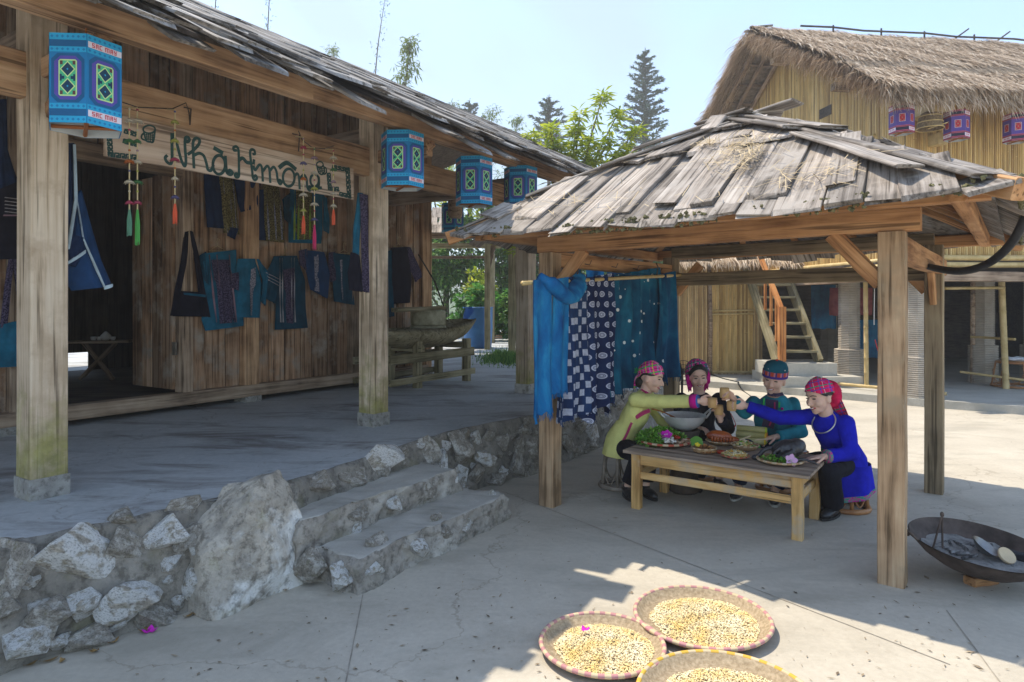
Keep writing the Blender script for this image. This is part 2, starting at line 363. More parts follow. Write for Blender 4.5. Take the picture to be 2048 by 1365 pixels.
# rubble retaining wall: mortar body with set stones
rw = thing('retaining_wall', 'low rubble stone retaining wall along the edge of the veranda terrace', 'stone wall', WB[1])
mbw = MB(); NU, NV = 260, 16
def wfn(u, v):
    p = wall_pt(u)
    hump = noise.noise(V((u*30, 3, 0)))*.02
    z = v*(ZT+.014)/.93 if v < .93 else lerp(ZT+.014, ZT-.03, (v-.93)/.07)
    q = p+INN*(v**1.4)
    d = noise.noise(V((q.x*4, q.y*4, z*5)))*.035+noise.noise(V((q.x*13, q.y*13, z*13)))*.018
    if v >= .93: q = q+INN*((v-.93)/.07)*.9
    return q+HN*d*(1-.6*(v > .93))+V((0, 0, z+(hump if .5 < v < .95 else 0)))
mbw.grid(wfn, NU, NV); mbw.build('mortar', M['mortar'], rw, True)
def rock(pts, cuts=2, amp=.03, fr=4.0, seed=0, flat=.0):
    b = bmesh.new()
    for p in pts: b.verts.new(p)
    r = bmesh.ops.convex_hull(b, input=b.verts); bmesh.ops.delete(b, geom=list({g for g in r['geom_interior']+r['geom_unused'] if isinstance(g, bmesh.types.BMVert)}), context='VERTS')
    bmesh.ops.bevel(b, geom=list(b.edges), offset=.022*max(1e-3, max(v.co.length for v in b.verts)), segments=1, affect='EDGES', profile=.6, clamp_overlap=True)
    bmesh.ops.triangulate(b, faces=b.faces); bmesh.ops.subdivide_edges(b, edges=list(b.edges), cuts=cuts, use_grid_fill=True); bmesh.ops.recalc_face_normals(b, faces=b.faces); b.normal_update()
    for v in b.verts:
        q = v.co*fr+V((seed*7.1, 0, seed)); d = noise.noise(q)*amp+noise.noise(q*2.7)*amp*.5-abs(noise.noise(q*1.6+V((9, 3, 1))))*amp*.9; v.co += v.normal*d
    me = bpy.data.meshes.new('rock'); b.to_mesh(me); b.free(); return me
def stone_mesh(seed, sub=1):
    rr = random.Random(seed*13+5); pts = []
    for i in range(13):
        d = V((rr.gauss(0, 1), rr.gauss(0, 1), rr.gauss(0, 1))).normalized(); m = max(abs(d.x), abs(d.y), abs(d.z)); pts.append(d/m**.55*rr.uniform(.82, 1.0))
    return rock(pts, sub, .045, 2.4, seed)
STM = [[new_obj('tmp', stone_mesh(i, 2), M[k]).data for i in range(7)] for k in ('stone', 'stone_white')]
def put_stone(c, r, kind, parent, rot=None, seed=None, name='stone'):
    me = random.choice(STM[kind]) if seed is None else STM[kind][seed % 7]
    o = bpy.data.objects.new(name, me)
    E = Euler(rot or (random.uniform(0, 6), random.uniform(-.4, .4), random.uniform(-.4, .4))).to_matrix().to_4x4()
    base = frame(V((0, 0, 0)), HA)          # x along the wall, y inwards, z up
    return put(o, parent, Matrix.Translation(V(c)) @ base @ Matrix.Diagonal(V((r[0], r[1], r[2], 1))) @ E)
def wall_at(px, py):                         # point on the battered wall face seen at a pixel
    best = None
    for i in range(401):
        u = i/400; p = wall_pt(u)
        for j in range(12):
            v = j/11; q = p+INN*(v**1.4)+V((0, 0, v*ZT))
            x = 1024+F*q.x/q.y; y = 612-F*(q.z-1.7)/q.y
            d = (x-px)**2+(y-py)**2
            if best is None or d < best[0]: best = (d, q, q.y)
    return best[1], best[2]
# the big stones of the near stretch: pixel centre, pixel half sizes, kind, tilt, seed
for (px, py, rx, ry, kd, tl, sd_) in [
    (150, 1115, 92, 72, 1, .35, 0), (330, 1055, 58, 45, 1, .1, 1), (50, 1275, 62, 44, 1, .2, 2), (265, 1190, 78, 40, 1, .3, 3), (165, 1203, 36, 24, 1, -.3, 4), (405, 1165, 46, 42, 1, .5, 5),
    (20, 1130, 40, 70, 0, .2, 6), (250, 1110, 40, 50, 0, 0, 0), (335, 1118, 24, 18, 1, 0, 2), (100, 1230, 52, 34, 0, .2, 3), (190, 1265, 60, 26, 0, .3, 1), (310, 1230, 50, 24, 0, .3, 5), (390, 1090, 30, 40, 0, 0, 4), (240, 1045, 30, 20, 0, 0, 2), (10, 1215, 40, 34, 0, 0, 1),
    (360, 1010, 40, 18, 0, 0, 6), (440, 1200, 36, 16, 0, 0, 3),
    (640, 965, 46, 24, 0, .2, 1), (700, 950, 40, 26, 0, .2, 5), (770, 920, 64, 32, 1, .25, 3), (850, 900, 34, 34, 0, 0, 2), (893, 893, 13, 12, 1, 0, 0), (915, 900, 24, 44, 0, -.3, 4), (880, 925, 24, 34, 1, -.2, 6),
    (965, 915, 30, 28, 1, 0, 1), (945, 945, 26, 26, 0, 0, 2), (915, 955, 22, 34, 1, .3, 5), (990, 955, 26, 26, 0, 0, 0), (1030, 930, 20, 30, 0, .2, 4), (1005, 890, 22, 20, 0, 0, 3), (1035, 890, 24, 26, 0, 0, 6), (1062, 900, 20, 30, 0, 0, 1), (1060, 945, 24, 22, 0, 0, 5), (975, 875, 18, 14, 0, 0, 2), (950, 882, 16, 16, 1, 0, 4), (925, 865, 18, 12, 0, 0, 0), (1040, 858, 20, 16, 0, 0, 2), (1075, 862, 18, 18, 0, 0, 3),
    (1130, 880, 26, 24, 0, 0, 1), (1155, 850, 20, 26, 0, 0, 4), (1180, 865, 22, 24, 1, 0, 5), (1205, 840, 22, 22, 0, 0, 2), (1230, 815, 20, 20, 0, 0, 6), (1195, 810, 16, 14, 1, 0, 0), (1225, 860, 18, 20, 0, 0, 3), (1150, 905, 20, 16, 0, 0, 1), (1180, 895, 20, 14, 0, 0, 6), (1250, 790, 16, 16, 0, 0, 5)]:
    c, Y = wall_at(px, py); s = Y/F
    put_stone(c+HN*.0, (rx*s*1.12, .11 if rx > 40 else .075, ry*s*1.08), kd, rw, (random.uniform(0, 6) if rx < 40 else sd_*.7, tl, 0), sd_)
for i in range(70):
    u = random.uniform(.08, .78); v = random.uniform(.05, .97); c = wall_pt(u)+INN*(v**1.4)+V((0, 0, v*ZT)); r = random.uniform(.025, .065)
    put_stone(c, (r*1.3, r*.8, r), random.random() < .3, rw)
# the standing boulder beside the steps
me = rock([V(p) for p in ((-.38, -.26, -.4), (.34, -.3, -.42), (.38, .1, -.4), (-.38, .1, -.4), (-.36, -.1, .0), (-.16, -.24, .12), (.02, -.16, .43), (.24, -.1, .44), (.31, .06, .3), (.32, -.24, .1), (-.06, .14, .36), (.1, -.3, -.02), (-.34, .1, .1), (-.26, .14, .0))], 5, .03, 5.0, 4)
bc, bY = wall_at(485, 1075)
o = new_obj('boulder', me, stone_mat('boulder_rock', (.5, .45, .375), (.78, .77, .73), (.4, .37, .22), (.5, .6)))
bc.z = .3; put(o, None, Matrix.Translation(bc+HN*-.02) @ frame(V((0, 0, 0)), HA) @ Matrix.Scale(.9, 4))
tag(o, 'large grey boulder with a pale face standing beside the stone steps', 'boulder')
# stone steps
st = thing('stone_steps', 'two worn stone and cement steps leading up to the terrace', 'steps', H(3.4, -3.2))
def step_block(name, s0, s1, n0, n1, z0, z1, seed, skew=0):
    b = bmesh.new(); m_ = MB()
    def f_(u, v):                       # ring u around the block's outline, v from bottom to the centre of the top
        k = u*4; i = int(k) % 4; f = k-int(k)
        cs = [(s0+skew, n1), (s1, n1), (s1, n0), (s0, n0)]; a, c2 = cs[i], cs[(i+1) % 4]
        s_, n__ = lerp(a[0], c2[0], f), lerp(a[1], c2[1], f); cs_, cn_ = (s0+s1)/2, (n0+n1)/2
        if v < .4: z = lerp(z0, z1-.035, v/.4); sh = 1.04-.04*v/.4
        elif v < .5: z = z1-.035+.03*((v-.4)/.1); sh = 1-.03*(v-.4)/.1
        else: z = z1+.0*v; sh = .97*(1-(v-.5)/.5)
        p = H(cs_+(s_-cs_)*sh, cn_+(n__-cn_)*sh, z)
        top = v > .5; edge = .4 <= v <= .55
        d = noise.noise(p*3+V((seed, 0, 0)))*.06+noise.noise(p*9)*.03-abs(noise.noise(p*15))*.04+noise.noise(p*40)*.006
        if top: return p+V((0, 0, noise.noise(p*5)*.008+noise.noise(p*16)*.004))
        dirv = (p-H(cs_, cn_, p.z)); dirv.z = 0; dirv.normalize()
        return p+dirv*(d+.015*(v < .3)*0)+V((0, 0, noise.noise(p*6+V((3, seed, 0)))*.02*(v > .1)))
    m_.grid(f_, 240, 50, True)
    nf_ = len(m_.f); m_.m = [1 if (k//240) >= 25 else 0 for k in range(nf_)]
    return m_.build(name, [M['step'], M['step_top']], st, True)
step_block('step', 2.62, 4.36, -3.75, -2.86, -.02, .2, 3, .12)
step_block('step', 2.6, 4.2, -3.8, -3.24, .1, .385, 8, 0)
for (s_, n__, z, r, kd) in [(2.85, -2.9, .07, (.12, .09, .1), 1), (3.25, -2.86, .1, (.1, .06, .07), 1), (3.0, -2.98, .17, (.15, .1, .06), 0), (3.55, -2.87, .12, (.09, .05, .06), 0), (3.8, -2.88, .1, (.1, .05, .07), 1), (4.1, -2.9, .12, (.08, .05, .06), 0), (2.66, -3.2, .12, (.1, .14, .1), 0), (2.64, -3.45, .25, (.08, .1, .1), 0), (3.45, -3.25, .3, (.12, .06, .06), 1), (3.8, -3.24, .3, (.13, .06, .07), 0), (3.1, -3.26, .3, (.14, .06, .06), 0), (4.15, -3.3, .28, (.1, .1, .1), 1), (3.55, -2.97, .19, (.1, .07, .03), 0), (4.3, -2.98, .15, (.08, .08, .08), 1), (2.7, -3.0, .08, (.08, .1, .09), 1), (3.05, -3.22, .22, (.07, .04, .04), 1), (4.25, -3.6, .28, (.1, .12, .1), 1)]:
    put_stone(H(s_, n__, z), r, kd, st)
# ================================================================== veranda house
hs = thing('veranda_house', 'old timber house with a covered veranda, shingle roof and open door', 'house', H(4.5, -7, ZT))
NP = -4.56; SP = [1.772-2.79, 1.772, 4.56, 7.35]
for i, s_ in enumerate(SP):
    p = H(s_, NP)
    mb = MB(); mb.box(p+V((0, 0, ZT+.055)), HA*.108, HN*.108, V((0, 0, .07))); mb.build('plinth', M['plinth'], hs)
    post('post', H(s_, NP, ZT+.12), H(s_, NP, 3.6), .2, .2, M['post_moss'], hs, HN, seg=6, bev=.006, jit=.005)
# beams
for i in range(3):
    timber('tie_beam', H(SP[i]+.1, NP, 3.07), H(SP[i+1]-.1, NP, 3.07), .09, .27, M['house_beam'], hs)
for i in range(4):
    timber('cross_beam', H(SP[i], NP-.1, 3.32), H(SP[i], -7.0, 3.32), .1, .2, M['house_wood'], hs)
    timber('bracket', H(SP[i]+.02, NP+.1, 2.86), H(SP[i]+.02, NP+.7, 3.2), .09, .1, M['house_beam'], hs)
    timber('outrigger', H(SP[i], NP+.1, 3.12), H(SP[i], NP+.7, 3.12), .09, .12, M['house_beam'], hs)
EP = NP+.72
timber('eave_purlin', H(-2.2, EP, 3.27), H(3.18, EP, 3.27), .11, .16, M['house_beam'], hs, seg=6)
timber('eave_purlin', H(3.18, EP, 3.275), H(6.3, EP, 3.275), .11, .15, M['house_beam'], hs, seg=4)
timber('eave_purlin', H(6.3, EP, 3.27), H(9.7, EP, 3.27), .11, .16, M['house_beam'], hs, seg=4)
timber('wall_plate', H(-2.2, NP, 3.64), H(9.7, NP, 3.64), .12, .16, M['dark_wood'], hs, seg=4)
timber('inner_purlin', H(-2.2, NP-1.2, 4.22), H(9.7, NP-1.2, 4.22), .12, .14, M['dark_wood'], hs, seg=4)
# front wall
NWALL = -7.0
S_D0, S_D1, S_WP, S_END = 2.55, 4.02, 4.88, 8.1
timber('sill', H(-2, NWALL+.05, .68), H(S_END, NWALL+.05, .68), .16, .14, M['house_wood'], hs, seg=6)
timber('lintel', H(S_D0-.1, NWALL+.02, 3.2), H(S_D1+.1, NWALL+.02, 3.2), .14, .18, M['house_wood'], hs)
for s_, w_, z0 in ((S_D0-.06, .12, .75), (S_D1+.06, .12, .75), (S_WP, .2, .62), (S_END, .22, .6), (6.55, .14, .72)):
    post('wall_post', H(s_, NWALL+.02, z0), H(s_, NWALL+.02, 4.85), w_, .17, M['house_beam'] if w_ > .15 else M['house_wood'], hs, HN, seg=4)
for s_ in (S_WP, S_END, S_D0-.1): 
    mb = MB(); mb.box(H(s_, NWALL+.02, .58), HA*.11, HN*.11, V((0, 0, .045))); mb.build('plinth', M['plinth'], hs)
def planks(s0, s1, z0, z1, n, wid=.23, gap=.011, matn='plank_wall', name='plank'):
    s_ = s0
    while s_ < s1-.02:
        w_ = min(wid*random.uniform(.75, 1.25), s1-s_)
        if s1-s_-w_ < .07: w_ = s1-s_
        nn = n+random.uniform(-.018, .018); g = gap*random.uniform(.4, 1.8)
        post(name, H(s_+w_/2, nn, z0+random.uniform(-.03, .015)), H(s_+w_/2, nn, z1), w_-g, .03, M[matn], hs, HN, seg=2, bev=.004, jit=.002)
        s_ += w_
planks(-1.6, S_D0-.12, .74, 4.9, NWALL)
planks(S_D1+.12, S_WP-.1, .74, 4.9, NWALL)
planks(S_WP+.1, 6.48, .74, 4.9, NWALL)
planks(6.62, S_END-.1, .74, 4.9, NWALL)
planks(S_D0-.12, S_D1+.12, 3.29, 4.9, NWALL)
# door leaf swung inwards
dl = thing('tmp', 'x', 'x', (0, 0, 0)); bpy.data.objects.remove(dl)
hinge = H(S_D1-.01, NWALL-.03, .78)
dmb = MB(); dmb.box(hinge-HN*.43+V((0, 0, 1.2)), HA*.008, HN*.42, V((0, 0, 1.17)))
door = dmb.build('door', M['house_wood'], hs)
for i in range(4):
    c = hinge-HN*(.11+.213*i)+V((0, 0, .0))-HA*.012
    post('plank', c, c+V((0, 0, 2.38+random.uniform(-.01, .01))), .2, .035, M['plank_wall'], door, HA, seg=2, bev=.004)
for z in (.45, 1.9):
    mb = MB(); mb.box(hinge+V((0, 0, z))+HN*.03-HA*.03, HA*.012, HN*.03, V((0, 0, .07))); mb.build('hinge', mottle('hinge_iron', (.16, .14, .12), (.3, .26, .2), 20, .6, .6) if 'hinge' not in MATS else MATS['hinge'], door)
# room behind: floor, end walls and a back wall whose boards let daylight through
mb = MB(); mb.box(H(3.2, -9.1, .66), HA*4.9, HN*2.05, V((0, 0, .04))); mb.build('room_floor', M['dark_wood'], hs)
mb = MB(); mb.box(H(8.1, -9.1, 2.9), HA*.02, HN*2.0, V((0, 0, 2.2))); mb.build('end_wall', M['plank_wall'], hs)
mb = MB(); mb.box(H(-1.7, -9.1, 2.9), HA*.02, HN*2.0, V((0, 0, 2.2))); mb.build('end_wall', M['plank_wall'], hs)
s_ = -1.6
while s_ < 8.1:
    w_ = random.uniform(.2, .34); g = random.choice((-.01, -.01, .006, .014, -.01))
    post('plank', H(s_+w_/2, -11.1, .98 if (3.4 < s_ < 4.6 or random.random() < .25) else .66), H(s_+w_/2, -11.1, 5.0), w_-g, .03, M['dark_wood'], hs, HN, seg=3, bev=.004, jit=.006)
    s_ += w_
# roof: rafters, boarding and courses of split shingles
ZE, TANR = 3.27, .5; NE, NR = -3.56, -9.2
def roofz(n): return ZE+(NE-n)*TANR
S0R, S1R = -1.5, 14.4
S1E = 9.8
def send(n): return lerp(S1E, S1R, (NE-n)/(NE-NR))
mb = MB()
a = [H(S0R, NE-.06, roofz(NE-.06)-.01), H(S1E, NE-.06, roofz(NE-.06)-.01), H(S1R, NR, roofz(NR)-.01), H(S0R, NR, roofz(NR)-.01)]
b_ = [H(S0R, NR-5.6, roofz(NR)-3.2), H(S1E, NR-5.6, roofz(NR)-3.2)]
dn = V((0, 0, -.03))
mb.add(a+[x+dn for x in a], [(0, 1, 2, 3), (7, 6, 5, 4), (0, 4, 5, 1), (1, 5, 6, 2)])
mb.add([a[3], a[2], b_[1], b_[0]], [(0, 1, 2, 3)])
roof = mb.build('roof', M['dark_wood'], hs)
for i in range(13):
    s_ = S0R+.3+i*.88
    timber('rafter', H(s_, NE-.3, roofz(NE-.3)-.08), H(s_, NR, roofz(NR)-.1), .07, .1, M['house_wood'], roof)
SLP = math.atan(TANR)
SHM = {k: [new_obj('t', beam_mesh(1.0, .2*w, .022, seg=3, jit=.006, bev=.004, ragged=.035), M[k]).data for w in (.8, .95, 1.1, 1.3, 1.5, .9)] for k in ('shingle', 'shingle_dark')}
SHW = [.16, .19, .22, .26, .3, .18]
def shingle(c, down, nrm, i, k, parent, ln=1.0, lift=0.0, twist=0.0):
    o = bpy.data.objects.new('shingle', SHM[k][i])
    d = (V(down)+V(nrm).cross(V(down))*twist).normalized(); m = frame(V(c)+V(nrm)*lift, d, V(nrm))
    return put(o, parent, m @ Matrix.Rotation(random.uniform(-.05, .05), 4, 'X') @ Matrix.Diagonal(V((ln, 1, 1, 1))))
DN = (HN*math.cos(SLP)-V((0, 0, 1))*math.sin(SLP)); RN = (HN*math.sin(SLP)+V((0, 0, 1))*math.cos(SLP))
for ci in range(5):
    s_ = 1.2; n0 = NE-.85-ci*1.05
    while s_ < send(n0+.8):
        i = random.randrange(6); w_ = SHW[i]; ln = random.uniform(.95, 1.25)
        nn = n0+random.uniform(-.12, .16)
        shingle(H(s_+w_/2, nn, roofz(nn)), DN, RN, i, 'shingle_dark', roof, ln, .03+.05*random.random()+.012*ci, random.uniform(-.09, .09))
        s_ += w_*random.uniform(.8, .98) if ci else w_*random.uniform(.86, 1.02)
for s_ in [1.3+.17*k for k in range(52)]:
    if random.random() < .8:
        i = random.randrange(6); nn = NE-.55+random.uniform(-.06, .12); shingle(H(s_+random.uniform(-.05, .05), nn, roofz(nn)), DN+V((0, 0, random.uniform(-.12, .02))), RN, i, 'shingle_dark', roof, random.uniform(.7, .98), random.uniform(.0, .1), random.uniform(-.12, .12))
# ================================================================== pavilion
pv = thing('pavilion', 'open wooden pavilion with a grey shingle roof over the dining table', 'pavilion', P(PW/2, PD/2))
ZB = 2.15
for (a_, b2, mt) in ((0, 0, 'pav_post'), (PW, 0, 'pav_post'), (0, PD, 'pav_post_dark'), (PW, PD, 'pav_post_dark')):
    post('post', P(a_, b2, -.01), P(a_, b2, ZB+(.0 if b2 == 0 else .1)), .145, .14, M[mt], pv, PU, seg=6, bev=.006, jit=.004)
timber('tie_beam', P(-.1, 0, 2.222), P(PW+.15, 0, 2.222), .1, .14, M['pav_wood'], pv, seg=5)
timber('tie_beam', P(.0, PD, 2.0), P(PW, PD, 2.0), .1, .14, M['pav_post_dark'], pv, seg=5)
timber('tie_beam', P(0, .07, 2.1), P(0, PD-.07, 2.1), .08, .13, M['pav_wood'], pv, seg=4)
timber('tie_beam', P(PW+.02, .07, 2.06), P(PW+.02, PD+.35, 2.06), .1, .15, M['pav_wood'], pv, seg=4)
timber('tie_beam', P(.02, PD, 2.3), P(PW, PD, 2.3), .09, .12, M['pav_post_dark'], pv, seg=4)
OV = .6; ZC = 2.3; ZA = 3.3; HALF = PW/2+OV
def prf(a_, b2):                 # roof height over the plan
    da = HALF-max(abs(a_-PW/2), abs(b2-PD/2)*(PW/2+OV)/(PD/2+OV)); return ZC+(ZA-ZC)*da/HALF
for (b2, nm) in ((-.36, 'f'), (PD+.36, 'b')):
    timber('eave_purlin', P(-.5, b2, 2.31), P(PW+.5, b2, 2.31), .08, .11, M['pav_wood'], pv, seg=4)
for a_ in (-.36, PW+.36):
    timber('eave_purlin', P(a_, -.45, 2.3), P(a_, PD+.45, 2.3), .08, .1, M['pav_wood'], pv, seg=4)
# knee braces
for (a_, b2, da, db) in ((0, 0, 1, 0), (0, 0, 0, 1), (PW, 0, -1, 0), (PW, 0, 0, 1), (0, PD, 1, 0), (0, PD, 0, -1), (PW, PD, -1, 0), (PW, PD, 0, -1)):
    zt = 2.17 if b2 == 0 and da else (2.24 if da else 2.06); zt = min(zt, 2.16)
    timber('brace', P(a_+da*.06, b2+db*.06, zt-.32), P(a_+da*.34, b2+db*.34, zt), .055, .1, M['pav_wood'], pv)
for a_ in (0, PW):
    for b2 in (0, PD):
        o2 = P(a_+(-.62 if a_ == 0 else .62), b2+(-.62 if b2 == 0 else .62), 2.26)
        timber('hip_rafter', P(PW/2, PD/2, ZA-.1), o2, .08, .11, M['pav_wood'], pv, seg=3)
for k in (.28, .5, .72):
    for b2, s2 in ((-.3, 1), (PD+.3, -1)):
        timber('rafter', P(PW*k, b2, 2.4), P(lerp(PW*k, PW/2, .62), lerp(b2, PD/2, .62), lerp(2.4, ZA-.1, .62)), .06, .08, M['pav_wood'], pv)
    for a_ in (-.3, PW+.3):
        timber('rafter', P(a_, PD*k, 2.4), P(lerp(a_, PW/2, .62), lerp(PD*k, PD/2, .62), lerp(2.4, ZA-.1, .62)), .06, .08, M['pav_wood'], pv)
# collar beams and short king posts under the roof
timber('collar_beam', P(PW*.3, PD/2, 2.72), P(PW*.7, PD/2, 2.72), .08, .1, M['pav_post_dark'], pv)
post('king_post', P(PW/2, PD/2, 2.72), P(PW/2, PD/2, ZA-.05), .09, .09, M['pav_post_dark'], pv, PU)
mb = MB(); e_ = .09
cn_ = [P(-OV+e_, -OV+e_, ZC), P(PW+OV-e_, -OV+e_, ZC), P(PW+OV-e_, PD+OV-e_, ZC), P(-OV+e_, PD+OV-e_, ZC)]; ap = P(PW/2, PD/2, ZA)
d2 = V((0, 0, -.02))
for i in range(4):
    A_, B_ = cn_[i], cn_[(i+1) % 4]
    mb.add([A_, B_, ap, A_+d2, B_+d2, ap+d2], [(0, 1, 2), (5, 4, 3), (0, 3, 4, 1)])
proof = mb.build('roof', M['shingle_dark'], pv)
faces4 = [(cn_[0], cn_[1], 'shingle'), (cn_[1], cn_[2], 'shingle'), (cn_[2], cn_[3], 'shingle'), (cn_[3], cn_[0], 'shingle')]
for fi, (A_, B_, kk) in enumerate(faces4):
    ed = (B_-A_); L = ed.length; ex = ed.normalized(); mid = (A_+B_)/2; up_ = (ap-mid); SL = up_.length; uy = up_.normalized(); nr = ex.cross(uy).normalized()
    if nr.z < 0: nr = -nr
    def dome(t): return .07*math.sin(math.pi*min(1, max(0, t))**.8)          # the slope swells a little
    for ci, (t0, l0, lift, dens) in enumerate(((.64, -.075, .02, 1), (.6, .02, .04, .3), (.93, .5, .045, 1), (1.0, .8, .07, 1))):
        x = -L/2
        while x < L/2:
            i = random.choice((0, 1, 2, 3, 3, 4, 5)); w_ = SHW[i]; xc = x+w_/2
            low_t = l0+random.uniform(-.02, .025); lim = 1-abs(xc)/(L/2)-.01
            top_t = min(t0+random.uniform(-.05, .05), lim); ln = (top_t-low_t)*SL
            if ln > .1 and random.random() < dens:
                pt = mid+ex*xc*(1-.04*top_t)+uy*(top_t*SL)+nr*(dome(top_t)+lift+random.uniform(-.008, .01)); pb = mid+ex*(xc+xc*.05+random.uniform(-.02, .02))+uy*(low_t*SL)+nr*(dome(low_t)+lift+random.uniform(-.01, .02))+V((0, 0, .05*(abs(xc)/(L/2))**3))
                o = bpy.data.objects.new('shingle', SHM[kk][i]); put(o, proof, frame(pt, pb-pt, nr) @ Matrix.Rotation(random.uniform(-.09, .09), 4, 'X') @ Matrix.Diagonal(V(((pb-pt).length, random.uniform(.85, 1.05), random.uniform(.9, 1.5), 1))))
            x += w_*random.uniform(.8, .97)
# hip boards
def hip(i, offs):
    c = cn_[i]; d = (c-ap); 
    for (t0, t1, sd, w_, up2, mk_) in offs:
        side = d.cross(V((0, 0, 1))).normalized()
        sw = lambda t: .05*math.sin(math.pi*min(1, t))
        timber('hip_board', ap+d*t0+side*sd+V((0, 0, up2-.02+sw(t0))), ap+d*t1+side*sd*1.3+V((0, 0, up2-.01+sw(t1))), w_, .024, M[mk_], proof, up=V((0, 0, 1)), seg=4, ragged=.02)
hip(1, [(.02, .5, .02, .22, .1, 'shingle'), (.34, 1.02, .03, .26, .075, 'shingle'), (.05, .42, .16, .18, .07, 'shingle'), (.45, .9, .2, .16, .045, 'shingle')])
hip(0, [(.0, .42, -.02, .1, .13, 'shingle'), (.22, .8, -.02, .12, .1, 'shingle'), (.5, 1.02, -.0, .12, .07, 'shingle'), (.1, .55, -.14, .09, .07, 'shingle')])
hip(2, [(.02, .5, .0, .22, .1, 'shingle'), (.34, 1.02, .0, .24, .075, 'shingle')]); hip(3, [(.02, .5, .0, .22, .1, 'shingle'), (.34, 1.02, .0, .24, .075, 'shingle')])
for (a_, b2, c_, d_, z) in ((-.3, -.1, .25, .12, .13), (-.05, .1, .42, -.05, .15), (-.42, -.02, .05, -.12, .12)):
    timber('ridge_board', P(PW/2+a_, PD/2+b2, ZA+z-.06), P(PW/2+c_, PD/2+d_, ZA+z-.04), .2, .025, M['shingle'], proof, ragged=.02)
timber('ridge_board', P(PW/2-.2, PD/2-.42, ZA-.1), P(PW/2-.2, PD/2-.2, ZA+.05), .16, .03, M['shingle'], proof, ragged=.02)
timber('ridge_board', P(PW/2-.62, PD/2+.05, ZA+.0), P(PW/2+.05, PD/2+.05, ZA+.1), .1, .03, M['shingle_dark'], proof, ragged=.02)
timber('ridge_board', P(PW/2+.25, PD/2-.75, ZA-.3), P(PW/2-.05, PD/2-.62, ZA-.27), .07, .03, M['shingle'], proof, ragged=.02)

sm_ = MB(); rnd = random.uniform; A_, B_ = cn_[0], cn_[1]; ex = (B_-A_).normalized(); mid = (A_+B_)/2; uy = (ap-mid).normalized(); SL = (ap-mid).length; nr = ex.cross(uy); nr = nr if nr.z > 0 else -nr
for (x0, t0, sx, st_, n) in ((.25, .42, .07, .08, 130), (.42, .3, .04, .1, 90), (-.05, .56, .06, .03, 70), (.9, .1, .2, .04, 60), (-.9, .1, .3, .04, 40), (.0, .2, .9, .2, 60)):
    for i in range(n):
        x = x0+random.gauss(0, sx); tt = min(.95, max(.01, t0+random.gauss(0, st_)))
        if abs(x) > (1-tt)*1.75-.08: continue
        p = mid+ex*x+uy*tt*SL+nr*(.07*math.sin(math.pi*tt**.8)+.07+rnd(0, .02)); d = (ex*random.gauss(0, 1)+uy*random.gauss(0, 1)+nr*random.gauss(0, .2)).normalized()*rnd(.02, .09); s_ = d.cross(nr).normalized()*.0022
        sm_.add([p-d-s_, p-d+s_, p+d+s_, p+d-s_], [(0, 1, 2, 3)])
STRAW = mottle('straw_bits', (.4, .3, .17), (.6, .48, .3), 9, .9, island=.3, bs=0)
tag(sm_.build('straw_litter', STRAW, proof), kind='stuff')
ms_ = MB()
for (A_, B_) in ((cn_[0], cn_[1]), (cn_[1], cn_[2])):
    for i in range(700):
        t_ = random.random(); p = A_.lerp(B_, t_)+((A_+B_)/2-ap).normalized()*.13+V((0, 0, rnd(-.02, .06)+.05*(abs(t_-.5)*2)**3)); d = V((random.gauss(0, 1), random.gauss(0, 1), random.gauss(0, 1))).normalized(); r = rnd(.006, .02)
        if noise.noise(p*3) > -.1:
            e = Euler((rnd(0, 6), rnd(0, 6), 0)).to_matrix(); ms_.add([p+e @ V(v)*r for v in ((1, 0, 0), (0, 1, 0), (-1, 0, 0), (0, -1, 0), (0, 0, .8), (0, 0, -.8))], [(0, 1, 4), (1, 2, 4), (2, 3, 4), (3, 0, 4), (1, 0, 5), (2, 1, 5), (3, 2, 5), (0, 3, 5)])
tag(ms_.build('moss', mottle('moss_clump', (.08, .075, .03), (.2, .18, .09), 30, .95, island=.4), proof), kind='stuff')
# ================================================================== stilt house with thatch
M['bamboo'] = None
def bamboo_mat(name, stops):
    m, t, b = mk(name); r = nd(t, 'ShaderNodeNewGeometry').outputs['Random Per Island']; v = coords(t, rand=False)
    c = ramp(t, r, stops)
    st_ = ramp(t, nz(t, nd(t, 'ShaderNodeMapping', {'Vector': v, 'Scale': (6, 6, .7)}).outputs[0], 3, 5, .65), [(.35, (.5, .48, .45)), (.6, (1, 1, 1))])
    c = mixc(t, .7, c, st_, 'MULTIPLY'); scol(t, b, c); b.inputs['Roughness'].default_value = .55
    z = nd(t, 'ShaderNodeSeparateXYZ', {0: v}).outputs[2]; return m
M['bamboo_wall'] = bamboo_mat('bamboo_wall', [(0, (.38, .22, .06)), (.5, (.66, .43, .14)), (1, (.78, .57, .24))])
M['bamboo_old'] = bamboo_mat('bamboo_old', [(0, (.34, .21, .08)), (.5, (.6, .4, .17)), (1, (.72, .53, .27))])
M['bamboo_pole'] = mottle('bamboo_pole', (.46, .33, .13), (.66, .5, .24), 5, .5, bs=.1)
M['thatch'] = leafm('thatch', [(0, (.24, .16, .1)), (.3, (.46, .34, .23)), (.7, (.62, .49, .36)), (1, (.78, .67, .53))], .12, .9)
M['thatch_base'] = mottle('thatch_base', (.16, .12, .08), (.34, .27, .2), 12, .95, bs=.8, rand=False, bd=.04)
M['slab'] = concrete('slab', (.4, .38, .33), (.52, .5, .44), (.28, .27, .23), .8, .5)
sl = MB(); pts = [(3.3, 14.3), (4.53, 13.2), (6.92, 10.95), (7.98, 10.18), (10.5, 8.7), (16, 6.5), (18, 24), (3.3, 24)]
sl.ngon([(x, y, .13) for x, y in pts]); 
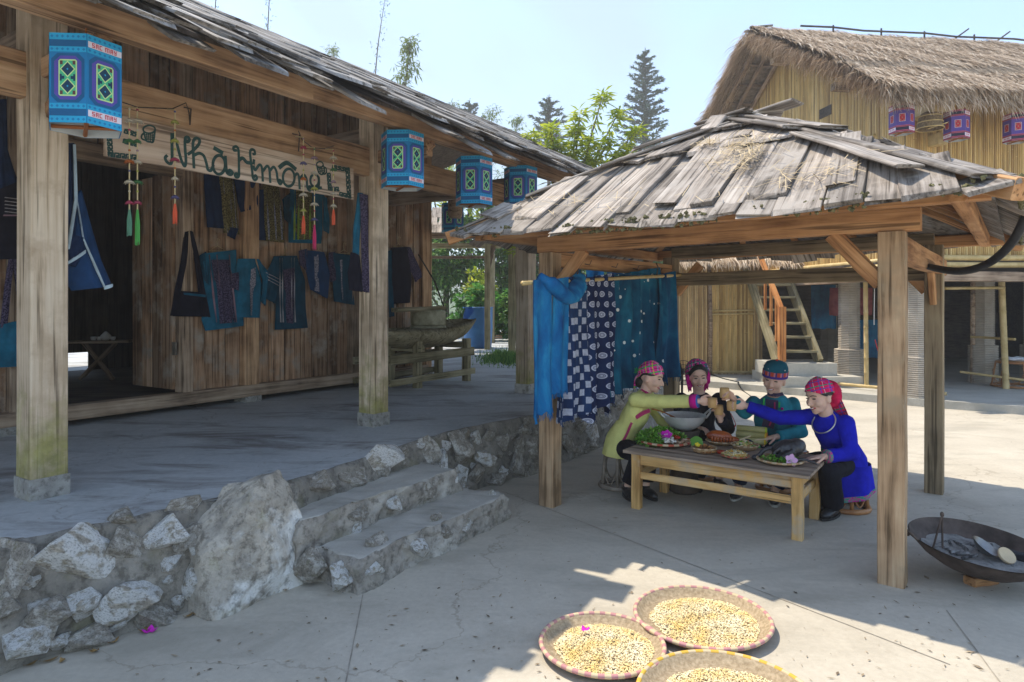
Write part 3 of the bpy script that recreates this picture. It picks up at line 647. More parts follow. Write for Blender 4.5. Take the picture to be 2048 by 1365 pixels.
for i in range(len(pts)-1):
    a, b = pts[i], pts[i+1]; sl.ngon([(a[0], a[1], 0), (b[0], b[1], 0), (b[0], b[1], .13), (a[0], a[1], .13)])
tag(sl.build('pavement', M['slab'], origin=(8, 14, 0)), kind='structure')
sh = thing('stilt_house', 'tall bamboo stilt house with a shaggy thatched roof and ringed pillars', 'house', Q(3, 3, .13))
ZF, GW, GA = 2.5, 7.2, 3.6; ZR, ZEV = 7.75, 5.15
def rz(g): return ZR-abs(g-GA)*(ZR-ZEV)/(GA+.75)
def canes(mb, pA, pB, z0, z1f, out, sp=.043, r=.021):
    d = (pB-pA); L = d.length; d.normalize(); n = int(L/sp)
    for i in range(n):
        c = pA+d*(i+.5)*sp; t = (i+.5)/n; z1 = z1f(t); rr = r*random.uniform(.85, 1.1); o_ = out*random.uniform(0, .008)
        sec = [-d*rr, -d*rr*.55+out*rr*.8, d*rr*.55+out*rr*.8, d*rr]
        zs = [z0(t) if callable(z0) else z0, z1]
        zm = [zs[0]]; k = zs[0]+random.uniform(.1, .5)
        vs = []; 
        for z in zs: vs += [c+o_+s2+V((0, 0, z)) for s2 in sec]
        mb.add(vs, [(0, 1, 5, 4), (1, 2, 6, 5), (2, 3, 7, 6)])
        for q in range(3):
            z = lerp(zs[0], zs[1], random.random()); rr2 = rr*1.12
            mb.add([c+o_-d*rr2*.6+out*rr2*.85+V((0, 0, z)), c+o_+d*rr2*.6+out*rr2*.85+V((0, 0, z)), c+o_+d*rr2*.6+out*rr2*.85+V((0, 0, z+.012)), c+o_-d*rr2*.6+out*rr2*.85+V((0, 0, z+.012))], [(0, 1, 2, 3)])
mb = MB(); canes(mb, Q(0, 0), Q(9, 0), ZF, lambda t: rz(0)+.1, -RG); tag(mb.build('bamboo_wall', M['bamboo_wall'], sh), kind='stuff')
mb = MB(); canes(mb, Q(0, 0), Q(0, GW), ZF, lambda t: rz(t*GW)-.05, -RD); tag(mb.build('bamboo_wall', M['bamboo_wall'], sh), kind='stuff')
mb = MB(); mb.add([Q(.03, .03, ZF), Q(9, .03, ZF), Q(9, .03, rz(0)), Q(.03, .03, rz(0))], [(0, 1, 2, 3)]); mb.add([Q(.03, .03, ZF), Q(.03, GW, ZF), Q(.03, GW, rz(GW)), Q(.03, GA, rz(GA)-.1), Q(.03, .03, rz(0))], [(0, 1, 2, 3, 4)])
mb.box(Q(4.5, 3.6, ZF-.06), RD*4.6, RG*3.7, V((0, 0, .05))); mb.add([Q(0, 7.3, 0), Q(9, 7.3, 0), Q(9, 7.3, ZF), Q(0, 7.3, ZF)], [(0, 1, 2, 3)])  # back wall added in dark wood, so the colour carries the underfloor shade
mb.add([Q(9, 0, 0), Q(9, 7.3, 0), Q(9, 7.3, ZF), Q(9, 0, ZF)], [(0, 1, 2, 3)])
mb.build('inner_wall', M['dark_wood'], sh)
for (d0, g0, d1, g1, z, r) in ((-.06, -.05, -.06, 6.9, ZF+.02, .045), (-.12, -.05, -.12, 6.9, ZF-.1, .05), (-.1, -.1, 9, -.1, ZF+.04, .05), (-.1, -.12, 9, -.12, ZF-.08, .05)):
    mb = MB(); mb.tube([lerp(Q(d0, g0, z), Q(d1, g1, z), i/6)+V((0, 0, random.uniform(-.012, .012))) for i in range(7)], r, 8); mb.build('bamboo_rail', M['bamboo_pole'], sh, True)
timber('floor_beam', Q(-.3, -.25, 2.2), Q(9, -.25, 2.2), .14, .17, M['house_wood'], sh, seg=6)
timber('floor_beam', Q(-.12, -.1, 2.22), Q(-.12, 6.8, 2.22), .14, .16, M['house_wood'], sh, seg=6)
for g in (1.4, 3.6, 5.8):
    timber('beam_end', Q(-.4, g, rz(g)-.5), Q(.2, g, rz(g)-.5), .16, .14, M['house_wood'], sh)
timber('beam_end', Q(.15, -.6, 5.0), Q(.15, .2, 5.0), .22, .2, M['bamboo_pole'], sh); timber('beam_end', Q(.5, -.25, 4.55), Q(.5, .1, 4.55), .16, .2, M['bamboo_pole'], sh)
# little openings and a slanting cane on the gable
for (g, z, w_, h_) in ((1.3, 4.75, .2, .14), (2.2, 5.7, .2, .1)):
    mb = MB(); mb.box(Q(-.02, g, z), RD*.012, RG*w_, V((0, 0, h_))); mb.build('vent', M['dark_wood'], sh)
mb = MB(); mb.tube([Q(-.04, 2.4, 4.0), Q(-.04, .7, 4.85)], .03, 6); mb.build('bamboo_brace', M['bamboo_pole'], sh)
# thatch
def blade(mb, p, d, L, w, side, curl=0.0):
    d = d.normalized(); q = p+d*L*.55; e = q+(d+V((0, 0, -curl))).normalized()*L*.45
    mb.add([p-side*w, p+side*w, q+side*w*.9, q-side*w*.9, e], [(0, 1, 2, 3), (3, 2, 4)])
mb = MB()
def tb(d, g, dz=0): return Q(d, g, rz(g)+dz+noise.noise(V((d*.9, g*.9, 0)))*.08)
for sg in (0, 1):
    def fn(u, v):
        g = lerp(-.78, GA, v) if sg == 0 else lerp(GW+.78, GA, v)
        return tb(lerp(-.9, 9.2, u), g, .14+(.1 if abs(g-GA) < 3.3 else 0))
    mb.grid(fn, 50, 24)
    mb.grid(lambda u, v: Q(lerp(-.9, 9.2, u), lerp(-.8, GA, v) if sg == 0 else lerp(GW+.8, GA, v), rz(lerp(-.8, GA, v))-.06), 6, 6)
roof2 = mb.build('thatch_roof', M['thatch_base'], sh, True)
rnd = random.uniform
mb = MB()
sl_ang = math.atan((ZR-ZEV)/(GA+.75)); DNF = (-RG*math.cos(sl_ang)-V((0, 0, 1))*math.sin(sl_ang)); DNB = (RG*math.cos(sl_ang)-V((0, 0, 1))*math.sin(sl_ang))
for i in range(30000):
    d = rnd(-.95, 7.2); g = rnd(-.8, GA+.05)
    step = .14+(.1 if g > .55 else 0)
    p = tb(d, g, step+rnd(-.01, .05)+.06*max(0, noise.noise(V((d*5, g*3, 2))))); dr = DNF+RD*random.gauss(0, .22)+V((0, 0, rnd(-.03, .14)))
    blade(mb, p, dr, rnd(.18, .55), rnd(.005, .016), RD, rnd(0, .6))
for i in range(2600):                                   # back slope near the gable
    d = rnd(-1.0, 0.6); g = rnd(GA, GW+.8); p = tb(d, g, .16+rnd(0, .05))
    blade(mb, p, DNB+RD*random.gauss(-.1, .25), rnd(.25, .55), rnd(.005, .012), RD, .2)
for i in range(5200):                                   # shaggy eave
    d = rnd(-1.0, 7.2); g = -.72+rnd(-.1, .12); p = tb(d, g, rnd(-.1, .2)); blade(mb, p, -RG*rnd(.0, .7)+V((0, 0, -1))*rnd(.3, .9)+RD*random.gauss(0, .3), rnd(.16, .4), rnd(.005, .012), RD, .5)
for i in range(2600):                                   # step of the upper course
    d = rnd(-1.0, 7.2); g = .55+rnd(-.06, .06)+.05*noise.noise(V((d*2, 1, 0))); p = tb(d, g, .16+rnd(0, .1)); blade(mb, p, DNF+RD*random.gauss(0, .3)+V((0, 0, rnd(-.5, .1))), rnd(.1, .26), rnd(.005, .011), RD, .5)
for i in range(9500):                                   # verges over the gable
    g = rnd(-.8, GW+.8); dn_ = DNF if g < GA else DNB; d = rnd(-1.05, -.6); p = tb(d, g, rnd(-.1, .2))
    blade(mb, p, dn_*rnd(.3, 1)-RD*rnd(0, .8)+V((0, 0, -rnd(0, .8))), rnd(.25, .58), rnd(.005, .012), (RD+RG).normalized(), .5)
tag(mb.build('straw', M['thatch'], roof2), kind='stuff')
for k in range(7):
    g = GA+.5+k*.5; timber('batten', Q(-.85, g, rz(g)-.12), Q(.1, g, rz(g)-.12), .05, .05, M['house_wood'], roof2)
for k in range(3):
    d = -.8+.35*k; timber('rafter', Q(d, GA, rz(GA)-.2), Q(d, GW+.7, rz(GW+.7)-.2), .07, .07, M['house_wood'], roof2)
for (d, z, L) in ((-.95, .34, .5), (-1.05, .26, .45), (-1.0, .18, .5)):
    timber('ridge_stick', Q(d, GA+rnd(-.2, .2), ZR+z-.12), Q(d+L, GA+rnd(-.1, .1), ZR+z-.08), .07, .04, M['shingle_dark'], roof2)
mb = MB(); mb.tube([Q(lerp(.2, 8, i/10), GA-.15, ZR+.27+.02*math.sin(i*2.1)) for i in range(11)], .022, 6); mb.build('ridge_pole', M['dark_wood'], roof2)
for d, a in ((4.1, .55), (5.2, .6)):
    mb = MB(); mb.tube([Q(d, GA-.1, ZR+.2), Q(d+.4, GA-.1, ZR+.48)], .018, 6); mb.build('ridge_pole', M['dark_wood'], roof2)
for d in (1.0, 2.2, 3.3, 4.6):
    mb = MB(); mb.tube([Q(d, GA-.15, ZR+.15), Q(d, GA-.15, ZR+.33)], .02, 6); mb.build('ridge_peg', M['dark_wood'], roof2)
# ringed pillars
M['pillar'] = mottle('pillar', (.38, .33, .27), (.52, .46, .38), 3, .85, bs=.3)
def pillar(p, r0, r1, zk, z0=.13, z1=2.2):
    mb = MB(); prof = []; z = z0
    while z < z1:
        r = (r1 if z < zk else r0)*(1+random.uniform(-.006, .006)); prof += [(r*.9, z), (r, z+.008), (r, z+.026), (r*.9, z+.0345)]; z += .035
    mb.lathe(prof, V((p.x, p.y, 0)), 8, Matrix.Rotation(.3, 3, 'Z')); mb.build('pillar', M['pillar'], sh)
pillar(gr(1834, 794, .13), .2, .235, .83); pillar(gr(1698, 767, .13), .2, .275, .8); pillar(gr(1966, 766, .13), .2, .26, .9); pillar(gr(2070, 764, .13), .2, .26, .9)
pillar(V((8.0, 16.5, 0)), .2, .26, .8); pillar(V((10.5, 16.5, 0)), .2, .26, .8); pillar(V((5.9, 17.5, 0)), .2, .26, .8)
# lower cane room with its door and small thatch
LA, LB = V((3.72, 15.05, 0)), V((5.74, 14.9, 0)); LX = (LB-LA).normalized(); LN = V((LX.y, -LX.x, 0))
mb = MB(); canes(mb, LA, LB, .13, lambda t: 3.0, LN, .04, .0195); tag(mb.build('cane_wall', M['bamboo_old'], sh), kind='stuff')
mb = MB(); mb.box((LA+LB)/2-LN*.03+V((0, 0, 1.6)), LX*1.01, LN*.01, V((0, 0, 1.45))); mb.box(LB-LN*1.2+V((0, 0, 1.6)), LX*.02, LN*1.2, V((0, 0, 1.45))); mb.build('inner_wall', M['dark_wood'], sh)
o = MB(); d0 = LA+LX*.86; d1 = LA+LX*1.8; canes(o, d0+LN*.03, d1+LN*.03, .16, lambda t: 2.2, LN, .04, .0195); dr = o.build('cane_door', M['bamboo_wall'], sh)
for z in (1.52, 1.6):
    mb = MB(); mb.tube([d0+LN*.07+V((0, 0, z-.02)), d1+LN*.07+V((0, 0, z))], .022, 6); mb.build('cane_bar', M['bamboo_pole'], dr, True)
mb = MB(); mb.tube([d0-LX*.05+LN*.04+V((0, 0, .13)), d0-LX*.03+LN*.05+V((0, 0, 1.2)), d0-LX*.06+LN*.04+V((0, 0, 2.9))], [.06, .05, .045], 8); mb.build('door_post', M['house_wood'], sh, True)
mb = MB(); mb.tube([LA+LN*.05+V((0, 0, .19)), LB+LN*.05+V((0, 0, .19))], .03, 6); mb.build('cane_bar', M['bamboo_pole'], sh, True)
mb = MB()
for i in range(3600):
    t = rnd(0, 2.6); dd = rnd(0, 1); p = LA+LX*t+LN*(.9*dd-.3)+V((0, 0, 3.25-.55*dd+rnd(-.05, .05)))
    blade(mb, p, LN*.85+V((0, 0, -.52))+LX*random.gauss(0, .25), rnd(.2, .45), rnd(.006, .013), LX, .4)
for i in range(10): 
    mb.add([LA+LX*(.26*i)+LN*.6+V((0, 0, 2.7)), LA+LX*(.26*i+.26)+LN*.6+V((0, 0, 2.7)), LA+LX*(.26*i+.26)-LN*.4+V((0, 0, 3.3)), LA+LX*(.26*i)-LN*.4+V((0, 0, 3.3))], [(0, 1, 2, 3)])
tag(mb.build('straw', M['thatch'], sh), kind='stuff')
# stair with rail and its block footing
st2 = thing('wooden_stair', 'steep open wooden stair with an orange handrail up to the stilt house', 'stairs', (5.7, 12.9, .13))
def SX(y, z, x): return V((x, y, z))
yb, zb, yt, zt = 13.0, .62, 14.75, 2.6
for x in (5.28, 6.12):
    timber('stringer', (x, yb, zb-.05), (x, yt, zt), .09, .24, M['bench_wood'], st2, seg=4)
for i in range(7):
    f = (i+.6)/7.2; timber('tread', (5.3, lerp(yb, yt, f), lerp(zb, zt, f)), (6.1, lerp(yb, yt, f), lerp(zb, zt, f)), .24, .05, M['bench_wood'], st2)
post('newel_post', (5.33, 12.9, .6), (5.33, 12.9, 1.68), .13, .12, M['rail_wood'], st2, V((0, 1, 0)))
timber('handrail', (5.33, 12.9, 1.62), (5.33, 14.1, 2.85), .09, .08, M['rail_wood'], st2)
for f in (.22, .45, .7): 
    y = lerp(12.9, 14.1, f); post('baluster', (5.33, y, lerp(.7, 2.0, f)), (5.33, y, lerp(1.6, 2.82, f)), .05, .05, M['rail_wood'], st2, V((0, 1, 0)))
mb = MB(); mb.cbox((5.15, 12.55, .13), (6.75, 14.0, .33)); mb.build('footing', M['slab'], st2)
mb = MB(); mb.cbox((5.1, 12.75, .33), (6.35, 13.7, .575)); mb.build('footing', M['slab'], st2)
# things under the house
def pole(name, pts, r, label, cat, mat='bamboo_pole', group=None, n=8):
    mb = MB(); mb.tube(pts, r, n); o = mb.build(name, M[mat], smooth=True); return tag(o, label, cat, group)
def noded(a, b, r):                         # bamboo culm with nodes
    a, b = V(a), V(b); n = max(2, int((b-a).length/.28)); pts = []; rs = []
    for i in range(n+1):
        for e, k in ((-.012, 1), (0, 1.14), (.012, 1)):
            t = i/n+e/(b-a).length
            if 0 <= t <= 1: pts.append(a.lerp(b, t)); rs.append(r*k)
    return pts, rs
def culm(a, b, r, label, cat, group=None, mat='bamboo_pole', name='bamboo_pole'):
    p_, r_ = noded(a, b, r); return pole(name, p_, r_, label, cat, mat, group)
g1 = gr(1733, 776, .13); culm(g1, g1+V((-.02, 0, 2.02)), .042, 'upright yellow bamboo pole beside the wider ringed pillar', 'bamboo pole')
g2 = gr(2012, 778, .13); culm(g2, g2+V((-.05, .05, 2.05)), .055, 'upright bamboo pole next to the round rattan table', 'bamboo pole')
g3 = gr(1946, 766, .13); culm(g3, g3+V((0, 0, 2.05)), .05, 'dark weathered pole before the shaded inner pillar', 'bamboo pole', mat='house_wood')
culm(at(1890, 577, 11.9), at(2008, 576, 12.3), .028, 'thin pale cane tied high between the poles', 'cane'); 
culm(at(1920, 744, 12.9), at(2075, 764, 12.0), .024, 'thin cane tied low across the poles by the rattan table', 'cane')
culm(at(1942, 674, 13.2), at(2030, 679, 12.3), .025, 'cane bar between the dark pole and the bamboo pole', 'cane')
culm(V((6.25, 12.6, .2)), V((7.35, 11.05, .21)), .03, 'bamboo stick lying low along the pavement by the pillars', 'bamboo stick')
M['cloth_blue'] = mottle('cloth_blue', (.01, .1, .22), (.02, .2, .36), 4, .9); M['cloth_red'] = mottle('cloth_red', (.2, .04, .05), (.35, .1, .1), 8, .9)
def drape(p, q, h, mat, label, cat, nu=24, amp=.03, name='hanging_cloth', lowvar=.04, parent=None, taper=0, thick=.008, group=None):
    p, q = V(p), V(q); ax = (q-p).normalized(); nr = V((ax.y, -ax.x, 0)).normalized(); L = (q-p).length; mb = MB(); sd_ = random.uniform(0, 50)
    def fn(u, v, off):
        w = lerp(1, 1-taper, v); x = (.5+(u-.5)*w)*L; a_ = amp*(.3+.7*v)
        dep = a_*(math.sin(u*L*26+sd_)+.6*math.sin(u*L*43+v*2+sd_*2)+noise.noise(V((u*L*5, v*2, sd_)))*1.2)
        return p+ax*x+V((0, 0, (q.z-p.z)*(x/L)))+nr*(dep+off)+V((0, 0, -v*(h+lowvar*noise.noise(V((u*6, sd_, 0))))))
    mb.grid(lambda u, v: fn(u, v, thick/2), nu, 14); mb.grid(lambda u, v: fn(1-u, v, -thick/2), nu, 14)
    return mb, (lambda nm=name, m_=mat: (tag(mb.build(nm, m_, parent, True), label, cat, group) if parent is None else mb.build(nm, m_, parent, True)))
for (x0, x1, y0, Y, h, mt, lb) in ((1622, 1672, 570, 15.5, 1.05, 'cloth_blue', 'plain blue cloth hanging in the shade under the stilt house'), (1660, 1745, 576, 14.8, .62, 'cloth_red', 'dark red striped cloth hanging behind the wider ringed pillar'), (1700, 1760, 640, 15.3, .9, 'cloth_blue', 'dark blue cloth hanging low behind the red striped cloth')):
    drape(at(x0, y0, Y), at(x1, y0, Y), h, M[mt], lb, 'cloth')[1]()
# loom pieces: two white cords holding a box, red cords below
lm = thing('loom_box', 'small white box hung on white cords beside the pavilion post', 'loom', at(1768, 690, 12.3))
M['white'] = plain('white', (.72, .7, .66), .7); M['red'] = plain('red', (.5, .03, .03), .7)
mb = MB(); mb.box(at(1768, 662, 12.3), V((.09, 0, 0)), V((0, .05, 0)), V((0, 0, .14))); mb.build('box', M['white'], lm)
for px in (1749, 1757): mb = MB(); mb.tube([at(px, 560, 12.3), at(px-1, 650, 12.3)], .008, 5); mb.build('cord', M['white'], lm)
for px in (1752, 1760): mb = MB(); mb.tube([at(px-2, 680, 12.3), at(px+11, 728, 12.3)], .008, 5); mb.build('red_cord', M['red'], lm)
# rattan table under the house
M['rattan'] = mottle('rattan', (.3, .12, .04), (.5, .24, .09), 7, .45, bs=.1, spec=.5)
def rattan_stool(p, r, h, label, cat, name='rattan_stool', ztop=None):
    t = thing(name, label, cat, p); P0 = V(p)
    mb = MB(); mb.lathe([(r*.8, h-.045), (r*.83, h-.03), (r*.83, h-.012), (r*.78, h), (.01, h+.004)], P0, 20); mb.build('seat', M['rattan'], t, True)
    mb = MB(); mb.tube([P0+V((math.cos(a)*r, math.sin(a)*r, .022)) for a in [i*math.pi/12 for i in range(25)]], .022, 7, False); mb.build('base_ring', M['rattan'], t, True)
    for i in range(6):
        a = i*math.pi/3+.3; d = V((math.cos(a), math.sin(a), 0)); mb = MB(); mb.tube([P0+d*r*.97+V((0, 0, .02)), P0+d*r*.8+V((0, 0, h-.03))], .017, 7); mb.build('leg', M['rattan'], t, True)
        a2 = a+math.pi/3; d2_ = V((math.cos(a2), math.sin(a2), 0)); pts = []
        for k in range(9):
            f = k/8; dd = d.lerp(d2_, f).normalized()*r*lerp(.92, .92, f); pts.append(P0+dd*(1-.1*math.sin(f*math.pi))+V((0, 0, .05+(h*.55)*(2*f-1)**2)))
        mb = MB(); mb.tube(pts, .007, 5); mb.build('arch', M['rattan'], t, True)
    return t
rt = rattan_stool(gr(2030, 774, .13), .38, .5, 'round rattan table under the stilt house with a plastic bag on it', 'table', 'rattan_table')
mb = MB(); c = gr(2030, 774, .13)+V((.02, 0, .54)); mb.ell(c, (.2, .12, .045), None, 14, 8)
for i, v in enumerate(mb.v): mb.v[i] = v+V((0, 0, noise.noise(v*14)*.03))
tag(mb.build('plastic_bag', mottle('plastic', (.5, .52, .55), (.75, .77, .8), 12, .25), smooth=False), 'crumpled clear plastic bag lying on the rattan table', 'bag')
# ================================================================== far shelter, barrel, trough
fs = thing('far_shelter', 'small open timber shelter with a shingle roof before the green hedge', 'shelter', at(975, 700, 17.2)*1)
zt_ = ZT
for (px, Y, zt2) in ((975, 17.2, 3.3), (828, 17.0, 3.3), (830, 20.0, 3.3), (985, 20.2, 3.3)):
    x = (px-1024)/F*Y; post('post', (x, Y, ZT), (x, Y, zt2), .15, .15, M['bench_wood'], fs, V((0, 1, 0)))
timber('tie_beam', at(800, 470, 17.1), at(1008, 470, 17.1), .13, .19, M['house_wood'], fs, seg=4); timber('tie_beam', at(800, 492, 18.2), at(1003, 492, 18.2), .13, .14, M['bench_wood'], fs, seg=4); timber('tie_beam', at(800, 515, 17.2), at(975, 515, 17.2), .08, .07, M['house_wood'], fs)
timber('brace', at(975, 540, 17.2), at(990, 480, 17.2), .12, .13, M['house_wood'], fs)
for ci in range(3):
    for k in range(9):
        x = 790+k*15.5+random.uniform(-2, 2); y0 = 466-ci*15; Y = 16.7+ci*.45
        timber('shingle', at(x, y0, Y), at(x+2, y0-20, Y+.62), .19, .03, M['shingle'], fs, up=V((0, -.5, .85)), seg=2, ragged=.02)
fpost = post('shelter_post', gr(1024, 708, ZT), gr(1024, 708, ZT)+V((0, 0, 2.9)), .18, .16, M['bench_wood'], None, V((0, 1, 0)), seg=5)
tag(fpost, 'single mossy timber post standing beyond the veranda by the grass', 'post')
bp = gr(956, 696, ZT); bb = thing('barrel', 'tall blue plastic barrel with a piece cut from its rim', 'barrel', bp)
M['blue_plastic'] = mottle('blue_plastic', (.02, .13, .36), (.05, .21, .48), 3, .45, spec=.5)
mb = MB(); nb = 40; prof = [(.34, 0), (.37, .02), (.38, .15), (.395, .5), (.4, .56), (.395, .62), (.4, 1.0), (.405, 1.1)]
def bf(u, v):
    a = 2*math.pi*u; r, z = pl(prof, v); cut = max(0, math.cos(a-math.pi*1.16))**3*.5; z = min(z, 1.1-cut*.75 if cut > .12 else 9)
    return bp+V((r*math.cos(a), r*math.sin(a), z))
mb.grid(bf, nb, 21, True); mb.grid(lambda u, v: bp+V((.0, 0, 0))+(bf(1-u, v)-bp)*.97, nb, 21, True); mb.ngon([bp+V((.36*math.cos(k*math.pi/12), .36*math.sin(k*math.pi/12), .03)) for k in range(24)])
mb.build('shell', M['blue_plastic'], bb, True)
mb = MB(); mb.tube([bp+V((.4*math.cos(a), .4*math.sin(a), 1.1)) for a in [i*math.pi/20-1.9 for i in range(36)]], .02, 6); mb.build('rim', M['blue_plastic'], bb, True)
# trough on its frame with the millstone
tg = thing('feed_trough', 'old hollowed log trough on a rough wooden frame at the wall', 'trough', H(7.3, -6.35, ZT))
for (s_, n_2) in ((6.95, -6.1), (8.02, -6.05), (6.95, -6.62), (8.02, -6.6)):
    post('leg', H(s_, n_2, ZT), H(s_, n_2, 1.2 if n_2 > -6.3 else 1.12), .11, .1, M['bench_wood'], tg, HN)
for (n_2, z, h_) in ((-6.02, .98, .13), (-6.0, .68, .09), (-6.67, .95, .1), (-6.67, .68, .08)):
    timber('rail', H(6.3, n_2, z), H(8.15, n_2, z+.02), .05, h_, M['bench_wood'], tg)
for s_ in (6.95, 8.02): timber('rail', H(s_, -6.65, 1.1), H(s_, -6.0, 1.1), .08, .09, M['bench_wood'], tg)
mb = MB()
def tf(u, v):
    x = lerp(6.35, 8.45, u); w = .36*(1-.55*abs(2*u-1)**3); dpt = .3*(1-.75*abs(2*u-1)**4); a = math.pi*v*2
    lift = .2*max(0, u-.55)**1.2*1.6
    if v < .5: yy, zz = -math.cos(a)*w, -math.sin(a)*dpt
    else: f = (v-.5)*2; yy, zz = math.cos(f*math.pi)*w*.86, -math.sin(f*math.pi)*dpt*.6+.0
    return H(x, -6.33+yy, 1.38+zz+lift+noise.noise(V((x*3, yy*4, zz*4)))*.02)
mb.grid(lambda u, v: tf(u, v), 30, 20); mb.ngon([tf(1, i/20) for i in range(10)]); mb.ngon([tf(0, i/20) for i in range(10)]); mb.build('trough', M['bench_wood'], tg, True, fix=True)
ms = thing('millstone', 'round grey grinding stone resting on the log trough', 'millstone', H(7.45, -6.33, 1.32))
M['mill'] = mottle('mill', (.22, .21, .13), (.42, .4, .28), 8, .9, bs=.5)
for (z0, z1, r) in ((1.3, 1.41, .27), (1.415, 1.63, .26)):
    mb = MB(); mb.lathe([(r*.97, z0), (r, z0+.015), (r, z1-.02), (r*.95, z1), (.02, z1)], H(7.45, -6.33), 28); mb.build('stone', M['mill'], ms, True)
timber('handle', H(6.7, -6.3, 1.64), H(7.75, -6.3, 1.67), .12, .06, M['bench_wood'], ms)
mb = MB(); mb.tube([H(7.65, -6.2, 1.7), H(7.2, -6.0, 2.05), H(6.8, -5.95, 2.4)], .012, 6); mb.build('rod', M['dark_wood'], ms)
for k in range(5):
    a = gr(985+random.uniform(0, 12), 668+k*2.5, ZT); b = gr(1050+random.uniform(-10, 10), 668+k*2, ZT)
    o = timber('stacked_board', a+V((0, 0, .03+.03*(k % 2))), b+V((0, 0, .03+.03*(k % 2))), .2, .05, M['pav_wood'], None)
    tag(o, 'thin reddish board lying on the ground before the hedge', 'board', 'boards lying before the hedge')
# ================================================================== plants
LG = leafm('leaf_green', [(0, (.03, .09, .02)), (.5, (.09, .21, .04)), (1, (.22, .36, .07))], .35)
LY = leafm('leaf_yellow', [(0, (.2, .3, .02)), (.5, (.42, .5, .03)), (1, (.62, .64, .08))], .45)
LD = leafm('needle', [(0, (.035, .075, .05)), (1, (.1, .16, .1))], .15)
LB_ = leafm('bamboo_leaf', [(0, (.12, .18, .05)), (1, (.28, .34, .1))], .35)
M['bark'] = mottle('bark', (.08, .06, .045), (.2, .16, .12), 9, .95, bs=.6)
def leaf(mb, p, d, L, w, up=None):
    d = V(d).normalized(); s_ = d.cross(up or V((random.gauss(0, .4), random.gauss(0, .4), 1))); 
    s_ = s_.normalized() if s_.length > .01 else V((1, 0, 0)); q = p+d*L*.5; e = p+d*L+V((0, 0, -L*.15))
    mb.add([p, q+s_*w, e, q-s_*w], [(0, 1, 2, 3)])
def rv(): return V((random.gauss(0, 1), random.gauss(0, 1), random.gauss(0, 1))).normalized()
def bush(name, c, rad, n, L, w, mat, label, cat, group=None, clumps=40, trunk=True):
    c = V(c); t = thing(name, label, cat, (c.x, c.y, ZT), group); mb = MB()
    cl = []
    for i in range(clumps):
        d = rv(); k = random.uniform(.35, 1)**.5; cl.append((c+V((d.x*rad[0]*k, d.y*rad[1]*k, d.z*rad[2]*k)), random.uniform(.18, .42)*min(rad)))
    for i in range(n):
        q, r = random.choice(cl); d = rv(); leaf(mb, q+d*r*random.uniform(.3, 1.1), d+V((0, 0, -.3)), L*random.uniform(.6, 1.2), w*random.uniform(.7, 1.2))
    mb.build('foliage', mat, t)
    if trunk:
        mb = MB(); b = V((c.x, c.y, ZT))
        mb.tube([b, b.lerp(c, .5)+V((.1, 0, 0)), c], [.12, .09, .04], 7)
        for q, r in cl[:12]: mb.tube([b.lerp(c, .6), q.lerp(c, .4)+V((0, 0, .1)), q], [.05, .03, .01], 5)
        mb.build('trunk', M['bark'], t, True)
    return t
bush('hedge_tree', (-3.5, 25, 2.9), (2.6, 1.5, 2.6), 9000, .2, .05, LG, 'dense dark green tree behind the far shelter at the house wall', 'tree')
bush('hedge_tree', (-.9, 25.5, 3.2), (2.6, 1.5, 2.8), 9000, .2, .05, LG, 'dense green tree behind the blue barrel', 'tree')
bush('hedge_tree', (1.6, 24.5, 3.0), (2.2, 1.5, 2.8), 7000, .2, .05, LG, 'green tree behind the single mossy post', 'tree')
bush('climbing_shrub', (-.6, 21.5, 1.5), (1.5, .5, .85), 3200, .2, .075, leafm('leaf_vine', [(0, (.04, .16, .02)), (1, (.14, .34, .06))], .4), 'broad leaved bright shrub right behind the barrel', 'shrub', trunk=False)
bush('climbing_shrub', (.6, 20.6, 1.45), (.9, .5, .9), 2600, .2, .075, LG, 'low leafy shrub at the foot of the single post', 'shrub', trunk=False)
bush('yellow_tree', (-2.7, 26, 5.6), (2.4, 1.2, 1.4), 2600, .3, .045, LY, 'yellow green tree top above the far shelter roof', 'tree')
bush('yellow_shrub', (-1.2, 23.6, 2.2), (.55, .4, .8), 700, .2, .05, LY, 'small yellow leaved shrub in the hedge behind the shelter', 'shrub', trunk=False)
bush('hedge_tree', (4.6, 28, 3.2), (2.8, 1.5, 2.8), 6000, .24, .06, LG, 'green tree behind the hanging indigo cloths', 'tree')
